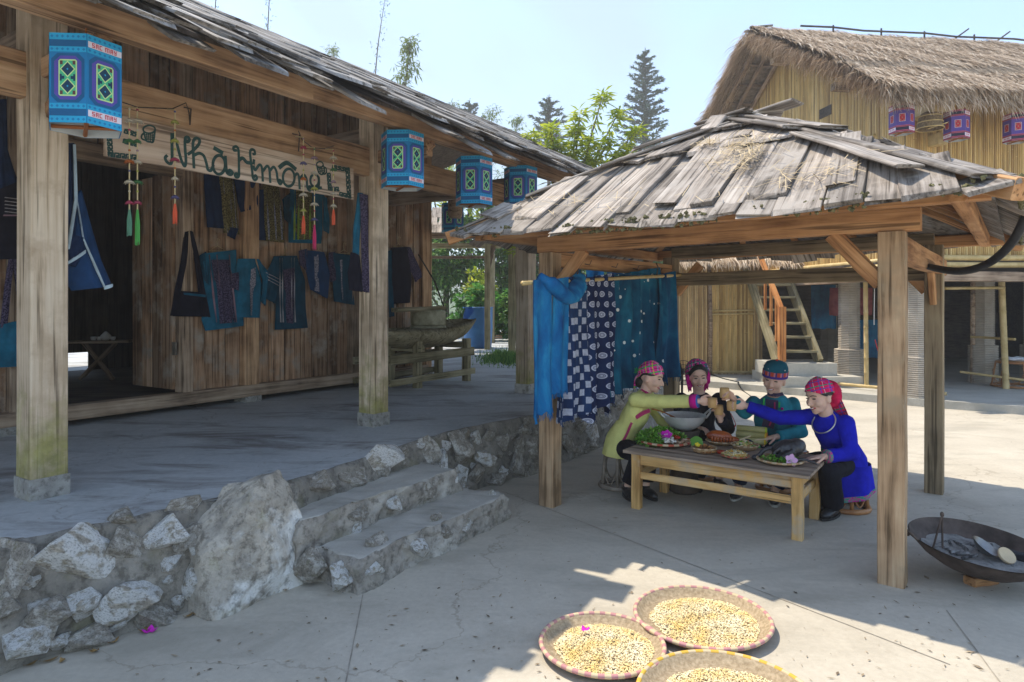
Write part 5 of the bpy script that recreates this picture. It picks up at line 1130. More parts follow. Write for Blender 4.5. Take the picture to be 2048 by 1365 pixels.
garment('tunic', 'bright teal tunic with a single grey front strip', 'tunic', gT, NC+.02, [('body', [(474, 518), (466, 570), (462, 635)], [(510, 518), (522, 570), (518, 636)], 'teal', dict(th=.03)), ('sleeve', [(510, 518), (522, 560), (518, 600)], [(516, 520), (534, 545), (527, 612)], 'teal'), ('sleeve', [(460, 548), (457, 575)], [(476, 545), (474, 582)], 'plum', dict(dn=.02)), ('trim', [(497, 540), (498, 632)], [(510, 535), (508, 630)], 'grey', dict(dn=.026, th=.004, nu=2))], (502, 510, 26))
garment('tunic', 'dark teal tunic with white banded sleeve and ribbed centre', 'tunic', gT, NC, [('body', [(545, 513), (552, 570), (550, 610), (548, 660)], [(592, 512), (608, 560), (610, 610), (613, 656)], 'dteal', dict(th=.035)), ('sleeve', [(545, 513), (530, 550), (523, 594)], [(560, 515), (566, 560), (548, 608)], 'dteal', dict(dn=.01, th=.03)), ('panel', [(563, 540), (567, 590), (571, 646)], [(588, 535), (588, 590), (584, 648)], 'plum', dict(dn=.028))]+lines([557, 562, 580, 586], 516, 645, 'stripe', 1.3, lean=2, dn=.05)+[('trim', [(530+k, 545+7*k/2), (530+k, 546.5+7*k/2)], [(564, 562+7*k/2), (564, 563.5+7*k/2)], 'stripe', dict(dn=.04, th=.003, nu=4, nv=1)) for k in (0, 2, 4)], (570, 508, 22))
garment('tunic', 'small navy tunic with a pale printed strip', 'tunic', gT, NC+.01, [('body', [(600, 500), (612, 550), (620, 580)], [(646, 505), (658, 550), (653, 598)], 'indigo', dict(th=.03)), ('sleeve', [(596, 502), (598, 530)], [(612, 498), (611, 542)], 'plum'), ('trim', [(626, 508), (628, 582)], [(634, 510), (636, 584)], 'grey', dict(dn=.028, th=.003, nu=2))], (637, 500, 22))
garment('tunic', 'dark tunic with a thin pale strip beside the veranda post', 'tunic', gT, NC, [('body', [(660, 506), (664, 560), (665, 603)], [(704, 512), (712, 560), (713, 612)], 'dteal', dict(th=.03)), ('sleeve', [(655, 506), (657, 565)], [(668, 504), (671, 560)], 'plum'), ('trim', [(678, 520), (682, 600)], [(682, 520), (684, 602)], 'grey', dict(dn=.026, th=.003, nu=2))], (688, 500, 24))
garment('tunic', 'black tunic hanging past the post above the trough', 'tunic', gT, NC, [('body', [(780, 496), (778, 550), (784, 608)], [(812, 494), (822, 550), (818, 606)], 'black', dict(th=.03)), ('sleeve', [(812, 494), (820, 540), (828, 565)], [(820, 496), (840, 540), (842, 552)], 'plum'), ('sleeve', [(770, 505), (772, 560), (776, 635)], [(782, 500), (784, 560), (786, 632)], 'dteal')], (797, 488, 20))
garment('long_bag', 'long narrow navy bag hung against the veranda post', 'bag', None, NP-.03, [('strap', [(714, 386), (706, 450), (701, 505)], [(724, 388), (718, 450), (712, 520)], 'teal'), ('strap', [(718, 388), (721, 480), (720, 582)], [(734, 392), (737, 480), (738, 588)], 'plum', dict(dn=.03)), ('body', [(700, 505), (694, 545), (694, 580)], [(716, 515), (722, 560), (722, 585)], 'black', dict(dn=.005, th=.04))])
garment('shoulder_bag', 'large navy shoulder bag with white piping hung at the near post', 'bag', None, NP-.16, [('body', [(132, 400), (128, 490), (128, 560), (140, 582)], [(160, 380), (180, 450), (200, 520), (222, 572)], 'indigo', dict(th=.06)), ('strap', [(127, 288), (128, 380), (128, 500)], [(148, 288), (146, 380), (150, 470)], 'navy', dict(dn=.04)), ('pocket', [(140, 470), (132, 500), (130, 530)], [(168, 478), (165, 500), (150, 535)], 'navy', dict(dn=.06, th=.03)), ('trim', [(150, 400), (163, 480), (205, 575)], [(153, 398), (167, 478), (209, 575)], 'pale', dict(dn=.075, th=.006, nu=2)), ('trim', [(143, 290), (146, 400), (132, 500)], [(150, 290), (154, 400), (138, 498)], 'pale', dict(dn=.08, th=.004, nu=2)), ('trim', [(128, 526), (129, 532)], [(170, 500), (170, 507)], 'pale', dict(dn=.095, th=.006, nu=4, nv=2)), ('trim', [(205, 573), (206, 580)], [(224, 568), (224, 574)], 'pale', dict(dn=.06, th=.006, nu=3, nv=1))])
garment('shoulder_bag', 'dark bag with white embroidered bands behind the near post', 'bag', None, NC+.1, [('body', [(-6, 380), (-10, 440), (-8, 520)], [(40, 360), (52, 430), (50, 518)], 'black', dict(th=.06)), ('strap', [(-4, 200), (-5, 300), (-6, 390)], [(12, 200), (14, 300), (40, 380)], 'navy')]+[('trim', [(8, y), (8, y+1.6)], [(50, y+5), (50, y+6.6)], 'stripe', dict(dn=.068, th=.003, nu=5, nv=1)) for y in (395, 402, 409, 416, 423)]+[('trim', [(5, 430), (5, 433)], [(50, 430), (50, 433)], 'rose', dict(dn=.068, th=.003, nu=5, nv=1))])
garment('shoulder_bag', 'plain teal blue bag with a purple strap low on the near wall', 'bag', None, NC+.06, [('body', [(-10, 650), (-14, 690), (-10, 735)], [(46, 640), (48, 690), (44, 732)], 'teal', dict(th=.05)), ('strap', [(16, 515), (8, 570), (-2, 655)], [(26, 515), (20, 570), (12, 665)], 'plum', dict(dn=.02)), ('strap', [(20, 515), (30, 570), (38, 655)], [(30, 515), (42, 570), (50, 640)], 'plum', dict(dn=.02))])
for k_, c1_, c2_ in (('olive', (.05, .042, .02), (.26, .22, .09)), ('plum', (.02, .016, .04), (.11, .09, .15)), ('grey', (.1, .1, .14), (.36, .35, .4))):
    for n_ in FB[k_].node_tree.nodes:
        if n_.type == 'TEX_NOISE': n_.inputs['Scale'].default_value = 75
        if n_.type == 'VALTORGB': n_.color_ramp.elements[0].color = c4(c1_); n_.color_ramp.elements[1].color = c4(c2_); n_.color_ramp.elements[0].position = .44; n_.color_ramp.elements[1].position = .56
# low table in the dark room
rm = thing('trestle_table', 'small crossed leg table in the dark room behind the door', 'table', at(190, 772, 8.6))
c = at(195, 772, 8.7); c.z = .72
timber('table_top', c+V((-.35, 0, .5)), c+V((.35, .2, .5)), .4, .03, M['house_wood'], rm)
for s_ in (-1, 1):
    timber('leg', c+V((-.22*s_, -.02, 0)), c+V((.22*s_, .05, .49)), .05, .05, M['house_wood'], rm)
ts = thing('tea_set', 'white teapot and cups on the small table in the dark room', 'tea set', c+V((0, 0, .52)))
mb = MB(); mb.lathe([(.03, 0), (.06, .02), (.065, .06), (.03, .1), (.01, .12)], c+V((.08, .05, .517)), 14); mb.build('teapot', M['white'], ts, True)
for k in (-.08, 0, .18): mb = MB(); mb.lathe([(.02, 0), (.032, .02), (.034, .05)], c+V((k, .04, .517)), 12); mb.build('cup', M['white'], ts, True)
# ================================================================== drying pole with indigo cloths
A0, AD = V((.547, 5.45, 0)), V((.942, 1.35, 0))
def kp(px): x = (px-1024)/F; return (x*5.45-.547)/(.942-1.35*x)
def pole_at(px): k = kp(px); p = A0+AD*k; return V((p.x, p.y, 1.864+.094*(k+.5)))
p_, r_ = noded(pole_at(1045), pole_at(1432), .017); pole('drying_pole', p_, r_, 'thin bamboo pole carrying the indigo cloths under the pavilion', 'pole')
for px, zt2 in ((1152, 2.16), (1312, 2.05)):
    a = pole_at(px); mb = MB(); mb.tube([a+V((0, 0, -.03)), a+V((.02, 0, .1)), V((a.x, a.y, zt2+.1))], .007, 5); tag(mb.build('tie_cord', M['dark_wood']), 'black cord tying the drying pole to the '+('front beam' if px == 1152 else 'side beam'), 'cord')
ANG = math.atan2(AD.y, AD.x)
def cloth_mat(name, fn, rough=.92):
    m, t, b = mk(name); c = nd(t, 'ShaderNodeTexCoord').outputs['Object']; v = nd(t, 'ShaderNodeMapping', {'Vector': c, 'Rotation': (0, 0, -ANG)}).outputs[0]
    sx = nd(t, 'ShaderNodeSeparateXYZ', {0: v}); scol(t, b, fn(t, v, sx.outputs[0], sx.outputs[2])); b.inputs['Roughness'].default_value = rough; b.inputs['Specular IOR Level'].default_value = .1
    bump(t, b, nz(t, v, 180, 3), .15, .002); return m
def tiedye(c1, c2, c3, sc=3):
    return lambda t, v, x, z: ramp(t, nz(t, nd(t, 'ShaderNodeMapping', {'Vector': v, 'Scale': (1.5, 1, .8)}).outputs[0], sc, 5, .6, .4), [(.32, c1), (.5, c2), (.68, c3)])
def check(t, v, x, z):
    base = tiedye((.008, .02, .07), (.012, .035, .11), (.02, .06, .16))(t, v, x, z)
    cx, cz = mth(t, 'FLOOR', mth(t, 'MULTIPLY', x, 17)), mth(t, 'FLOOR', mth(t, 'MULTIPLY', z, 15)); par = mth(t, 'PINGPONG', mth(t, 'ADD', cx, cz), 1.0)
    fx, fz = mth(t, 'ABSOLUTE', mth(t, 'SUBTRACT', mth(t, 'FRACT', mth(t, 'MULTIPLY', x, 17)), .5)), mth(t, 'ABSOLUTE', mth(t, 'SUBTRACT', mth(t, 'FRACT', mth(t, 'MULTIPLY', z, 15)), .5))
    e = mth(t, 'LESS_THAN', mth(t, 'MAXIMUM', fx, fz), mth(t, 'ADD', .36, mth(t, 'MULTIPLY', nz(t, v, 30), .1))); w = mth(t, 'MULTIPLY', mth(t, 'MULTIPLY', par, e), mth(t, 'ADD', .3, mth(t, 'MULTIPLY', nz(t, v, 50, 4), .9)), clamp=True)
    return mixc(t, w, base, (.5, .54, .66))
def rings(t, v, x, z):
    base = tiedye((.006, .012, .05), (.01, .022, .08), (.012, .035, .11))(t, v, x, z)
    row = mth(t, 'FLOOR', mth(t, 'MULTIPLY', z, 11)); xo = mth(t, 'ADD', mth(t, 'MULTIPLY', x, 11), mth(t, 'MULTIPLY', mth(t, 'PINGPONG', row, 1.0), .5))
    fx, fz = mth(t, 'SUBTRACT', mth(t, 'FRACT', xo), .5), mth(t, 'SUBTRACT', mth(t, 'FRACT', mth(t, 'MULTIPLY', z, 11)), .5)
    r = mth(t, 'SQRT', mth(t, 'ADD', mth(t, 'MULTIPLY', fx, fx), mth(t, 'MULTIPLY', fz, fz))); w = ramp(t, r, [(.0, (1, 1, 1)), (.06, (1, 1, 1)), (.09, (.1, .1, .1)), (.14, (.8, .8, .8)), (.18, (.1, .1, .1)), (.23, (1, 1, 1)), (.28, (.9, .9, .9)), (.3, (0, 0, 0))])
    low = mth(t, 'LESS_THAN', z, -.24); streak = ramp(t, nz(t, nd(t, 'ShaderNodeMapping', {'Vector': v, 'Scale': (9, 9, 38)}).outputs[0], 1, 3), [(.48, (0, 0, 0)), (.58, (.7, .7, .7))])
    return mixc(t, mixc(t, low, w, (0, 0, 0)), base, (.5, .54, .68))
def dots(t, v, x, z):
    base = tiedye((.004, .04, .1), (.006, .085, .17), (.012, .16, .26))(t, v, x, z)
    vv = nd(t, 'ShaderNodeTexVoronoi', {'Vector': v, 'Scale': 9, 'Randomness': .75}).outputs['Distance']; return mixc(t, mth(t, 'LESS_THAN', vv, .15), base, (.7, .75, .75))
CM = dict(light=cloth_mat('indigo_light', tiedye((.004, .06, .22), (.008, .15, .38), (.03, .3, .55))), check=cloth_mat('indigo_check', check), rings=cloth_mat('indigo_rings', rings), dots=cloth_mat('indigo_dots', dots), teal=cloth_mat('indigo_teal', tiedye((.003, .03, .09), (.006, .07, .16), (.01, .14, .25))))
def hang(px0, px1, ybot, m_, label, amp=.03, taper=0, fringe=0, dy=0, group=None, name='indigo_cloth', shift=0, lowvar=.05):
    p, q = pole_at(px0)+V((0, 0, .02)), pole_at(px1)+V((0, 0, .02)); mid_ = (p+q)/2; h = p.z-(1.7-(ybot-612)/F*mid_.y)
    nr = V((AD.y, -AD.x, 0)).normalized()*shift; mb, done = drape(p+nr, q+nr, h, CM[m_], label, 'cloth', 34, amp, name, lowvar, taper=taper, group=group)
    if fringe:
        sd_ = mb.v[-1]; n0 = 35*14
        for i in range(34):
            a = mb.v[n0+i]; mb.tube([a, a+V((random.uniform(-.01, .01), random.uniform(-.01, .01), -fringe*random.uniform(.6, 1))), ], .003, 3, False)
    return done()
hang(1096, 1126, 786, 'light', 'bright blue tie dyed scarf end with a fringe over the near post', .02, 0, .04, shift=.05); hang(1060, 1094, 830, 'light', 'longer bright blue tie dyed scarf end beside the near post', .02, -.1, .05, shift=.03)
mb = MB(); c0, c1 = pole_at(1078), pole_at(1158); mb.tube(smooth_line([c0+V((0, 0, .04)), c0.lerp(c1, .25)+V((.02, -.08, -.03)), c0.lerp(c1, .6)+V((.02, -.1, -.13)), c0.lerp(c1, .9)+V((0, -.07, -.06)), c1+V((0, 0, .03))], 20), [.05]*4+[.075]*8+[.085]*5+[.06]*4, 10, True, .8)
tag(mb.build('scarf_loop', CM['light'], smooth=True), 'twisted loop of the blue scarf wound round the drying pole', 'scarf')
hang(1112, 1172, 842, 'check', 'dark indigo cloth printed with a white checkerboard', .04, 0, .02); hang(1170, 1226, 828, 'rings', 'dark indigo cloth printed with white rings', .05, 0, .03, lowvar=.12)
hang(1212, 1322, 782, 'dots', 'wide teal cloth scattered with small white dots', .06, 0, .04, shift=-.03); hang(1316, 1350, 765, 'teal', 'narrow deep teal cloth at the far end of the pole', .05, -.2, .05)
for i, (px0, px1) in enumerate(((1144, 1162), (1172, 1208), (1214, 1246), (1250, 1278))):
    drape(at(px0, 500, 10.3), at(px1, 500, 10.3), .75, CM['light' if i % 2 else 'teal'], ('narrow blue strip of cloth drying behind the pavilion beam', 'pale blue cloth drying behind the nailed beam', 'deep blue cloth drying behind the nailed beam', 'blue cloth drying next to the cane room')[i], 'cloth', 16, .03, 'drying_cloth')[1]()
timber_o = timber('cloth_rail', at(1130, 499, 10.3), at(1300, 499, 10.3), .04, .04, M['bamboo_pole'], None); tag(timber_o, 'bamboo rail holding the cloths drying behind the pavilion', 'rail')
for px in (1132, 1298): 
    a = at(px, 499, 10.3); o = post('rail_post', (a.x, a.y, ZT if a.x < 2.3 else 0), a, .06, .06, M['bamboo_pole'], None, V((0, 1, 0))); tag(o, 'thin post holding the bamboo rail beside the '+('terrace wall' if px == 1132 else 'cane room'), 'post')
for px, t_ in ((1140, .2), (1182, .4), (1222, .58), (1272, .8)):
    a = P(.045, PD*t_, 2.08); mb = MB(); mb.tube([a, a+PR*.05+V((0, 0, -.01)), a+PR*.07+V((0, 0, .03))], .004, 4); mb.build('nail', M['dark_wood'], pv)
# heavy cable at the pavilion corner
mb = MB(); mb.tube(smooth_line([at(1838, 525, 5.4), at(1862, 535, 4.9), at(1920, 543, 4.5), at(1975, 528, 4.2), at(2020, 490, 4.0), at(2048, 440, 3.9), at(2070, 380, 3.8), P(PW+.5, -.45, 2.34)], 40), .026, 8)
tag(mb.build('black_hose', mottle('rubber', (.012, .012, .014), (.03, .03, .032), 20, .6), smooth=True), 'thick black hose slung from the corner of the pavilion roof', 'hose')
# ================================================================== table and its dishes
ZTB = .49
tbl = thing('dining_table', 'low wooden dining table laid with dishes under the pavilion', 'table', T(.63, .3))
for i in range(4):
    b0 = -.08+i*.1875; timber('board', T(-.09, b0+.094, ZTB-.0125), T(1.36, b0+.094, ZTB-.0125), .185, .025, M['table_top'], tbl, seg=3, bev=.003, jit=.002)
for a in (0, 1.268):
    for b in (0, .59): post('leg', T(a, b, 0), T(a, b, ZTB-.026), .075, .07, M['table_wood'], tbl, TY, seg=3, bev=.005)
for b in (0, .59):
    timber('apron', T(.04, b, ZTB-.075), T(1.228, b, ZTB-.075), .03, .095, M['table_wood'], tbl); timber('stretcher', T(.04, b, ZTB-.21), T(1.228, b, ZTB-.21), .03, .06, M['table_wood'], tbl)
for a in (0, 1.268):
    timber('apron', T(a, .04, ZTB-.08), T(a, .55, ZTB-.08), .03, .09, M['table_wood'], tbl); timber('stretcher', T(a, .04, ZTB-.2), T(a, .55, ZTB-.2), .03, .07, M['table_wood'], tbl)
WV = mottle('woven_cane', (.36, .2, .09), (.58, .38, .2), 40, .75, bs=.5); WR = plain('cane_red', (.5, .09, .05), .7); WC = plain('cane_cream', (.62, .48, .3), .7); WP = plain('cane_pink', (.5, .24, .24), .75); WY = plain('cane_yellow', (.66, .4, .06), .75)
def tray(name, c, r, h, label, cat, ma, mb_, seg=48, group=None, rim=.012, weave=WV, flare=.82):
    t = thing(name, label, cat, c, group); c = V(c); m_ = MB(); prof = [(.01, .004), (r*flare*.7, .004), (r*flare, .01), (r*.95, h*.7), (r, h)]
    m_.lathe(prof, c, seg, None, False); m_.lathe([(a*.985, z+.006) for a, z in reversed(prof)], c, seg, None, False); m_.build('bowl', weave, t, True)
    m_ = MB(); n = seg*2
    for i in range(n):
        m_.mi = (i//2) % 2; a0, a1 = 2*math.pi*i/n, 2*math.pi*(i+1)/n; rg = []
        for a in (a0, a1): rg.append([c+V(((r+rim*math.cos(k*math.pi/3))*math.cos(a), (r+rim*math.cos(k*math.pi/3))*math.sin(a), h+rim*.9*math.sin(k*math.pi/3))) for k in range(6)])
        m_.add(rg[0]+rg[1], [(k, (k+1) % 6, 6+(k+1) % 6, 6+k) for k in range(6)])
    m_.build('rim', [ma, mb_], t, True); return t
def lump(mb, c, r, sq=.7, n=7): 
    a = random.uniform(0, 6); mb.ell(c, (r*random.uniform(.7, 1.3), r*random.uniform(.7, 1.3), r*sq), Euler((random.uniform(-.6, .6), random.uniform(-.6, .6), a)).to_matrix(), n, 5)
GH = leafm('herb', [(0, (.06, .24, .02)), (.5, (.17, .42, .04)), (1, (.36, .58, .12))], .3)
c = gr(1330, 888, ZTB+.005); tray('serving_tray', c, .215, .03, 'red rimmed round tray heaped with green herbs and mushrooms', 'tray', WR, WC, 30)
hb = MB()
for i in range(3200):
    a = random.uniform(math.pi*.02, math.pi*1.42); r = .215*math.sqrt(random.random()); p = c+V((r*math.cos(a)-.02, r*math.sin(a)+.03, .02+random.uniform(.0, .11)*(1-(r/.25)**2)))
    leaf(hb, p, rv()+V((math.cos(a)*.4, math.sin(a)*.4, .3)), random.uniform(.02, .05), random.uniform(.005, .011))
for i in range(90):
    p = c+V((random.uniform(-.18, .05), random.uniform(-.08, .17), .03)); hb.tube([p, p+V((random.gauss(0, .03), random.gauss(0, .03), random.uniform(.03, .09)))], .0018, 4)
tag(hb.build('herbs', GH), 'heap of leafy green herbs on the red rimmed tray', 'herbs')
mm = MB(); wm = mottle('mushroom', (.66, .62, .55), (.82, .8, .76), 20, .7)
for i in range(60): q = c+V((random.uniform(-.05, .06), random.uniform(-.15, -.03), .035+random.uniform(0, .03))); lump(mm, q, .012, .9); 
for i in range(40): q = c+V((random.uniform(-.05, .05), random.uniform(-.06, .06), .05)); mm.tube([q, q+V((random.gauss(0, .012), random.gauss(0, .012), .05))], [.003, .0045], 5)
tag(mm.build('mushrooms', wm, smooth=True), 'pile of small white mushrooms on the herb tray', 'mushrooms')
def flower(c, r, m1, label, n=5, tilt=(0, -.6, .8)):
    t_ = thing('flower', label, 'flower', c); f_ = frame(c, V((1, 0, 0)), V(tilt)); mb = MB()
    for i in range(n):
        a = 2*math.pi*i/n; 
        def pf(u, v):
            w = math.sin(math.pi*v)**.7*r*.42*(u-.5)*2; q = V((v*r, w, .25*r*v*v-.1*r*abs(u-.5)*v)); q = Matrix.Rotation(a, 3, 'Z') @ q; return f_ @ q
        mb.grid(pf, 4, 6)
    mb.build('petals', m1, t_, True); mb = MB(); mb.ell(f_ @ V((0, 0, .1*r)), (r*.13, r*.13, r*.1), None, 8, 6); mb.build('centre', M['white'], t_, True)
PK = plain('orchid_pink', (.62, .02, .45), .6); PW_ = plain('orchid_pale', (.72, .42, .66), .6)
flower(c+V((.0, -.07, .095)), .05, PK, 'magenta orchid flower on the white mushrooms'); flower(c+V((-.045, -.06, .085)), .035, PK, 'smaller magenta orchid flower beside the herbs')
sm = MB(); sl_m = mottle('sliced_mushroom', (.34, .17, .09), (.62, .45, .3), 16, .7)
for i in range(16): lump(sm, c+V((random.uniform(.07, .19), random.uniform(-.13, .02), .03)), .024, .4, 9)
tag(sm.build('sliced_food', sl_m, smooth=True), 'brown sliced mushrooms along the edge of the herb tray', 'food')
tm = MB(); red_ = plain('tomato', (.55, .04, .02), .35)
for i in range(5): lump(tm, c+V((random.uniform(.05, .13), random.uniform(-.05, .04), .06)), .018, .6, 9)
tag(tm.build('tomato_slices', red_, smooth=True), 'red tomato pieces on the herb tray', 'tomato')
def heap(c, r, h, n, sz, cols, label, cat, name):
    mb = MB()
    for i in range(n):
        mb.mi = i % len(cols); a = random.uniform(0, 6.28); q = r*math.sqrt(random.random()); lump(mb, c+V((q*math.cos(a), q*math.sin(a), h*(1-(q/r)**2)*random.uniform(.5, 1))), sz, .6, 6)
    return tag(mb.build(name, cols, smooth=True), label, cat)
FR = [mottle('fried_'+str(i), [x*.6 for x in k], k, 18, .5) for i, k in enumerate([(.36, .14, .04), (.55, .27, .08), (.18, .07, .03)])]
NO = [mottle('noodle_'+str(i), [x*.7 for x in k], k, 18, .55) for i, k in enumerate([(.85, .62, .26), (.85, .76, .52), (.5, .48, .14), (.82, .42, .05)])]
c = gr(1408, 906, ZTB); tray('food_basket', c, .1, .045, 'small woven bowl of fried meat with a leaf and yellow flower', 'bowl', WV, WC, 24, rim=.006); heap(c+V((.01, -.01, .02)), .08, .05, 70, .014, FR, 'crisp brown fried meat in the small woven bowl', 'food', 'fried_meat')
mb = MB(); mb.grid(lambda u, v: c+V((-.09+.1*u, .04+.05*v, .05+.05*v+.02*math.sin(u*3)-.03*(u-.5)**2)), 6, 6); tag(mb.build('banana_leaf', plain('leaf_big', (.12, .3, .05), .45), smooth=True), 'folded green leaf lining the small woven bowl', 'leaf'); flower(c+V((-.06, -.02, .07)), .025, plain('yellow_petal', (.75, .6, .02), .6), 'small yellow flower in the bowl of fried meat')
c = gr(1443, 889, ZTB); tray('food_basket', c, .13, .035, 'woven basket carrying the glazed red roast meat', 'basket', WV, WC, 24, rim=.006)
mb = MB(); rr_ = mottle('roast', (.3, .05, .01), (.62, .16, .03), 9, .25, spec=.6)
f_ = frame(c+V((0, 0, .05)), V((1, -.25, -.05)))
mb.ell(f_ @ V((-.02, 0, .02)), (.11, .05, .05), f_, 20, 12); mb.ell(f_ @ V((.08, 0, .0)), (.07, .035, .03), f_, 14, 8)
for k in range(8): mb.ell(f_ @ V((-.08+.025*k, -.045, 0)), (.012, .012, .028), f_, 8, 6)
tag(mb.build('roast_meat', rr_, smooth=True), 'glazed red brown roast meat behind the small woven bowl', 'roast meat')
c = gr(1470, 916, ZTB); tray('food_plate', c, .105, .022, 'round woven plate of yellow noodle salad at the table front', 'plate', WV, WR, 28, rim=.006)
mb = MB()
for i in range(320):
    mb.mi = random.choice((0, 0, 1, 1, 2, 3)); a = random.uniform(0, 6.28); q = .085*math.sqrt(random.random()); p = c+V((q*math.cos(a), q*math.sin(a), .025+.03*(1-(q/.09)**2)*random.random())); d = V((random.gauss(0, 1), random.gauss(0, 1), random.gauss(0, .3))).normalized()*.022; mb.tube([p-d, p+V((0, 0, .008)), p+d], .003, 4)
for i in range(30): mb.mi = i % 4; a = random.uniform(0, 6.28); q = .07*math.sqrt(random.random()); lump(mb, c+V((q*math.cos(a), q*math.sin(a), .04)), .01, .5, 6)
tag(mb.build('noodle_salad', NO, smooth=True), 'tangle of yellow noodle salad on the front plate', 'food')
c = gr(1490, 900, ZTB); tray('food_basket', c, .11, .045, 'wide woven basket of pale bamboo shoot salad', 'basket', WV, WC, 28, rim=.007); heap(c+V((0, 0, .03)), .085, .05, 110, .013, [NO[1], NO[2], FR[1], NO[0], GH], 'mixed pale salad in the wide woven basket', 'food', 'salad')
for k, dv in enumerate((V((.1, .02, .03)), V((.08, -.05, .02)))): mb = MB(); q = c+V((-.06+.13*k, -.04, .09)); mb.tube([q, q+dv], .006, 5); tag(mb.build('food_stick', WC), ('pale wooden stick leaning on the salad beside the roast', 'pale wooden stick lying over the salad towards the black chicken')[k], 'stick')
c = gr(1441, 908, ZTB); mb = MB(); mb.lathe([(.02, 0), (.03, .012), (.033, .025), (.026, .02), (.004, .016)], c, 16); tag(mb.build('sauce_bowl', plain('sauce_red', (.5, .04, .015), .3), smooth=True), 'tiny bowl of red chilli sauce between the woven dishes', 'bowl')
# bamboo rice tubes
TUB = mottle('green_bamboo', (.36, .3, .1), (.52, .46, .2), 6, .5, bs=.1)
CAP = [plain('cap_'+str(i), k, .5) for i, k in enumerate([(.5, .62, .02), (.75, .42, .01), (.72, .18, .02), (.72, .48, .01), (.45, .62, .02), (.35, .08, .2)])]
td = V((.86, -.5, 0)).normalized(); ts_ = V((.5, .86, 0)); c0 = gr(1503, 887, ZTB)+ts_*.03
tlab = ['bamboo rice tube with lime stopper on top of the stack', 'bamboo rice tube with yellow stopper in the middle layer', 'bamboo rice tube with orange stopper in the middle layer', 'bamboo rice tube with yellow stopper in the bottom layer', 'bamboo rice tube with lime stopper in the bottom layer', 'bamboo rice tube with purple stopper in the bottom layer']
for i, (row, k) in enumerate(((2, 0), (1, -.5), (1, .5), (0, -1), (0, 0), (0, 1))):
    r = .027; c = c0+ts_*(k*2*r)+V((0, 0, r+row*r*1.74)); t_ = thing('rice_tube', tlab[i], 'bamboo tube', c+V((0, 0, -r)), 'stacked bamboo rice tubes'); mb = MB(); mb.tube([c-td*.13, c-td*.128, c+td*.11, c+td*.112], [r*.9, r, r, r*.9], 14); mb.build('tube', TUB, t_, True); mb = MB(); mb.tube([c+td*.111, c+td*.122], [r*.96, r*.9], 14); mb.build('stopper', CAP[i], t_)
# black chicken on its tray
c = gr(1560, 926, ZTB); tray('serving_tray', c, .165, .028, 'round woven tray carrying the black cooked chicken', 'tray', WV, WC, 30, rim=.01)
mb = MB(); bk = mottle('black_skin', (.012, .012, .015), (.05, .05, .055), 8, .32, spec=.6, bs=.5)
f_ = frame(c+V((.05, .03, .085)), V((.9, -.4, .2))) @ Matrix.Scale(1.22, 4)
mb.ell(f_ @ V((.02, 0, .01)), (.1, .065, .06), f_, 18, 12); mb.ell(f_ @ V((.07, .01, .02)), (.06, .05, .05), f_, 14, 10)
for s_ in (-1, 1): mb.tube([f_ @ V((.05, s_*.05, 0)), f_ @ V((-.01, s_*.075, -.02)), f_ @ V((-.06, s_*.06, -.03))], [.03, .032, .012], 8); mb.tube([f_ @ V((-.02, s_*.05, .03)), f_ @ V((-.07, s_*.06, .0)), f_ @ V((-.03, s_*.075, -.01))], [.02, .016, .01], 8)
mb.tube(smooth_line([f_ @ V((-.06, 0, .03)), f_ @ V((-.12, 0, .02)), f_ @ V((-.16, -.01, -.01))], 8), .018, 8); mb.ell(f_ @ V((-.18, -.01, -.02)), (.03, .02, .02), f_, 10, 8)
voxel(mb, 'black_chicken', bk, None, .006, 4, c+V((0, 0, .02)), wrinkle=.003, wscale=40); o = bpy.data.objects[[x.name for x in bpy.data.objects if x.name.startswith('black_chicken')][-1]]; tag(o, 'whole black skinned cooked chicken lying on its tray', 'chicken')
mb = MB(); q = c+V((.07, -.09, .04)); mb.tube(smooth_line([q, q+V((.06, -.01, .01)), q+V((.1, -.02, 0)), q+V((.14, -.03, -.01))], 9), [.012]*4+[.009]*3+[.012]*3, 7)
for k in range(3): mb.tube([q+V((.13, -.03, -.01)), q+V((.155, -.045+.015*k, -.02))], .005, 5)
tag(mb.build('chicken_foot', bk, smooth=True), 'black chicken foot sticking out over the tray rim', 'chicken foot')
mb = MB()
for i in range(260): a = random.uniform(math.pi*1.0, math.pi*2.05); r = .14*random.uniform(.45, 1); leaf(mb, c+V((r*math.cos(a), r*math.sin(a), .03+random.uniform(0, .02))), rv()+V((0, 0, .3)), random.uniform(.02, .04), .009)
tag(mb.build('garnish', GH), 'green leaf garnish round the black chicken', 'garnish'); flower(c+V((.03, -.13, .05)), .05, PW_, 'pale pink orchid lying before the black chicken', 5, (0, -.9, .4))
c = gr(1601, 907, ZTB); tray('food_plate', c, .06, .015, 'small woven plate of white rice by the table end', 'plate', WV, WR, 20, rim=.005); mb = MB(); mb.ell(c+V((0, 0, .02)), (.048, .048, .035), None, 16, 10)
for i, v in enumerate(mb.v): mb.v[i] = v+V((0, 0, noise.noise(v*60)*.008))
tag(mb.build('rice', M['white'], smooth=False), 'mound of white sticky rice on the small plate', 'rice')
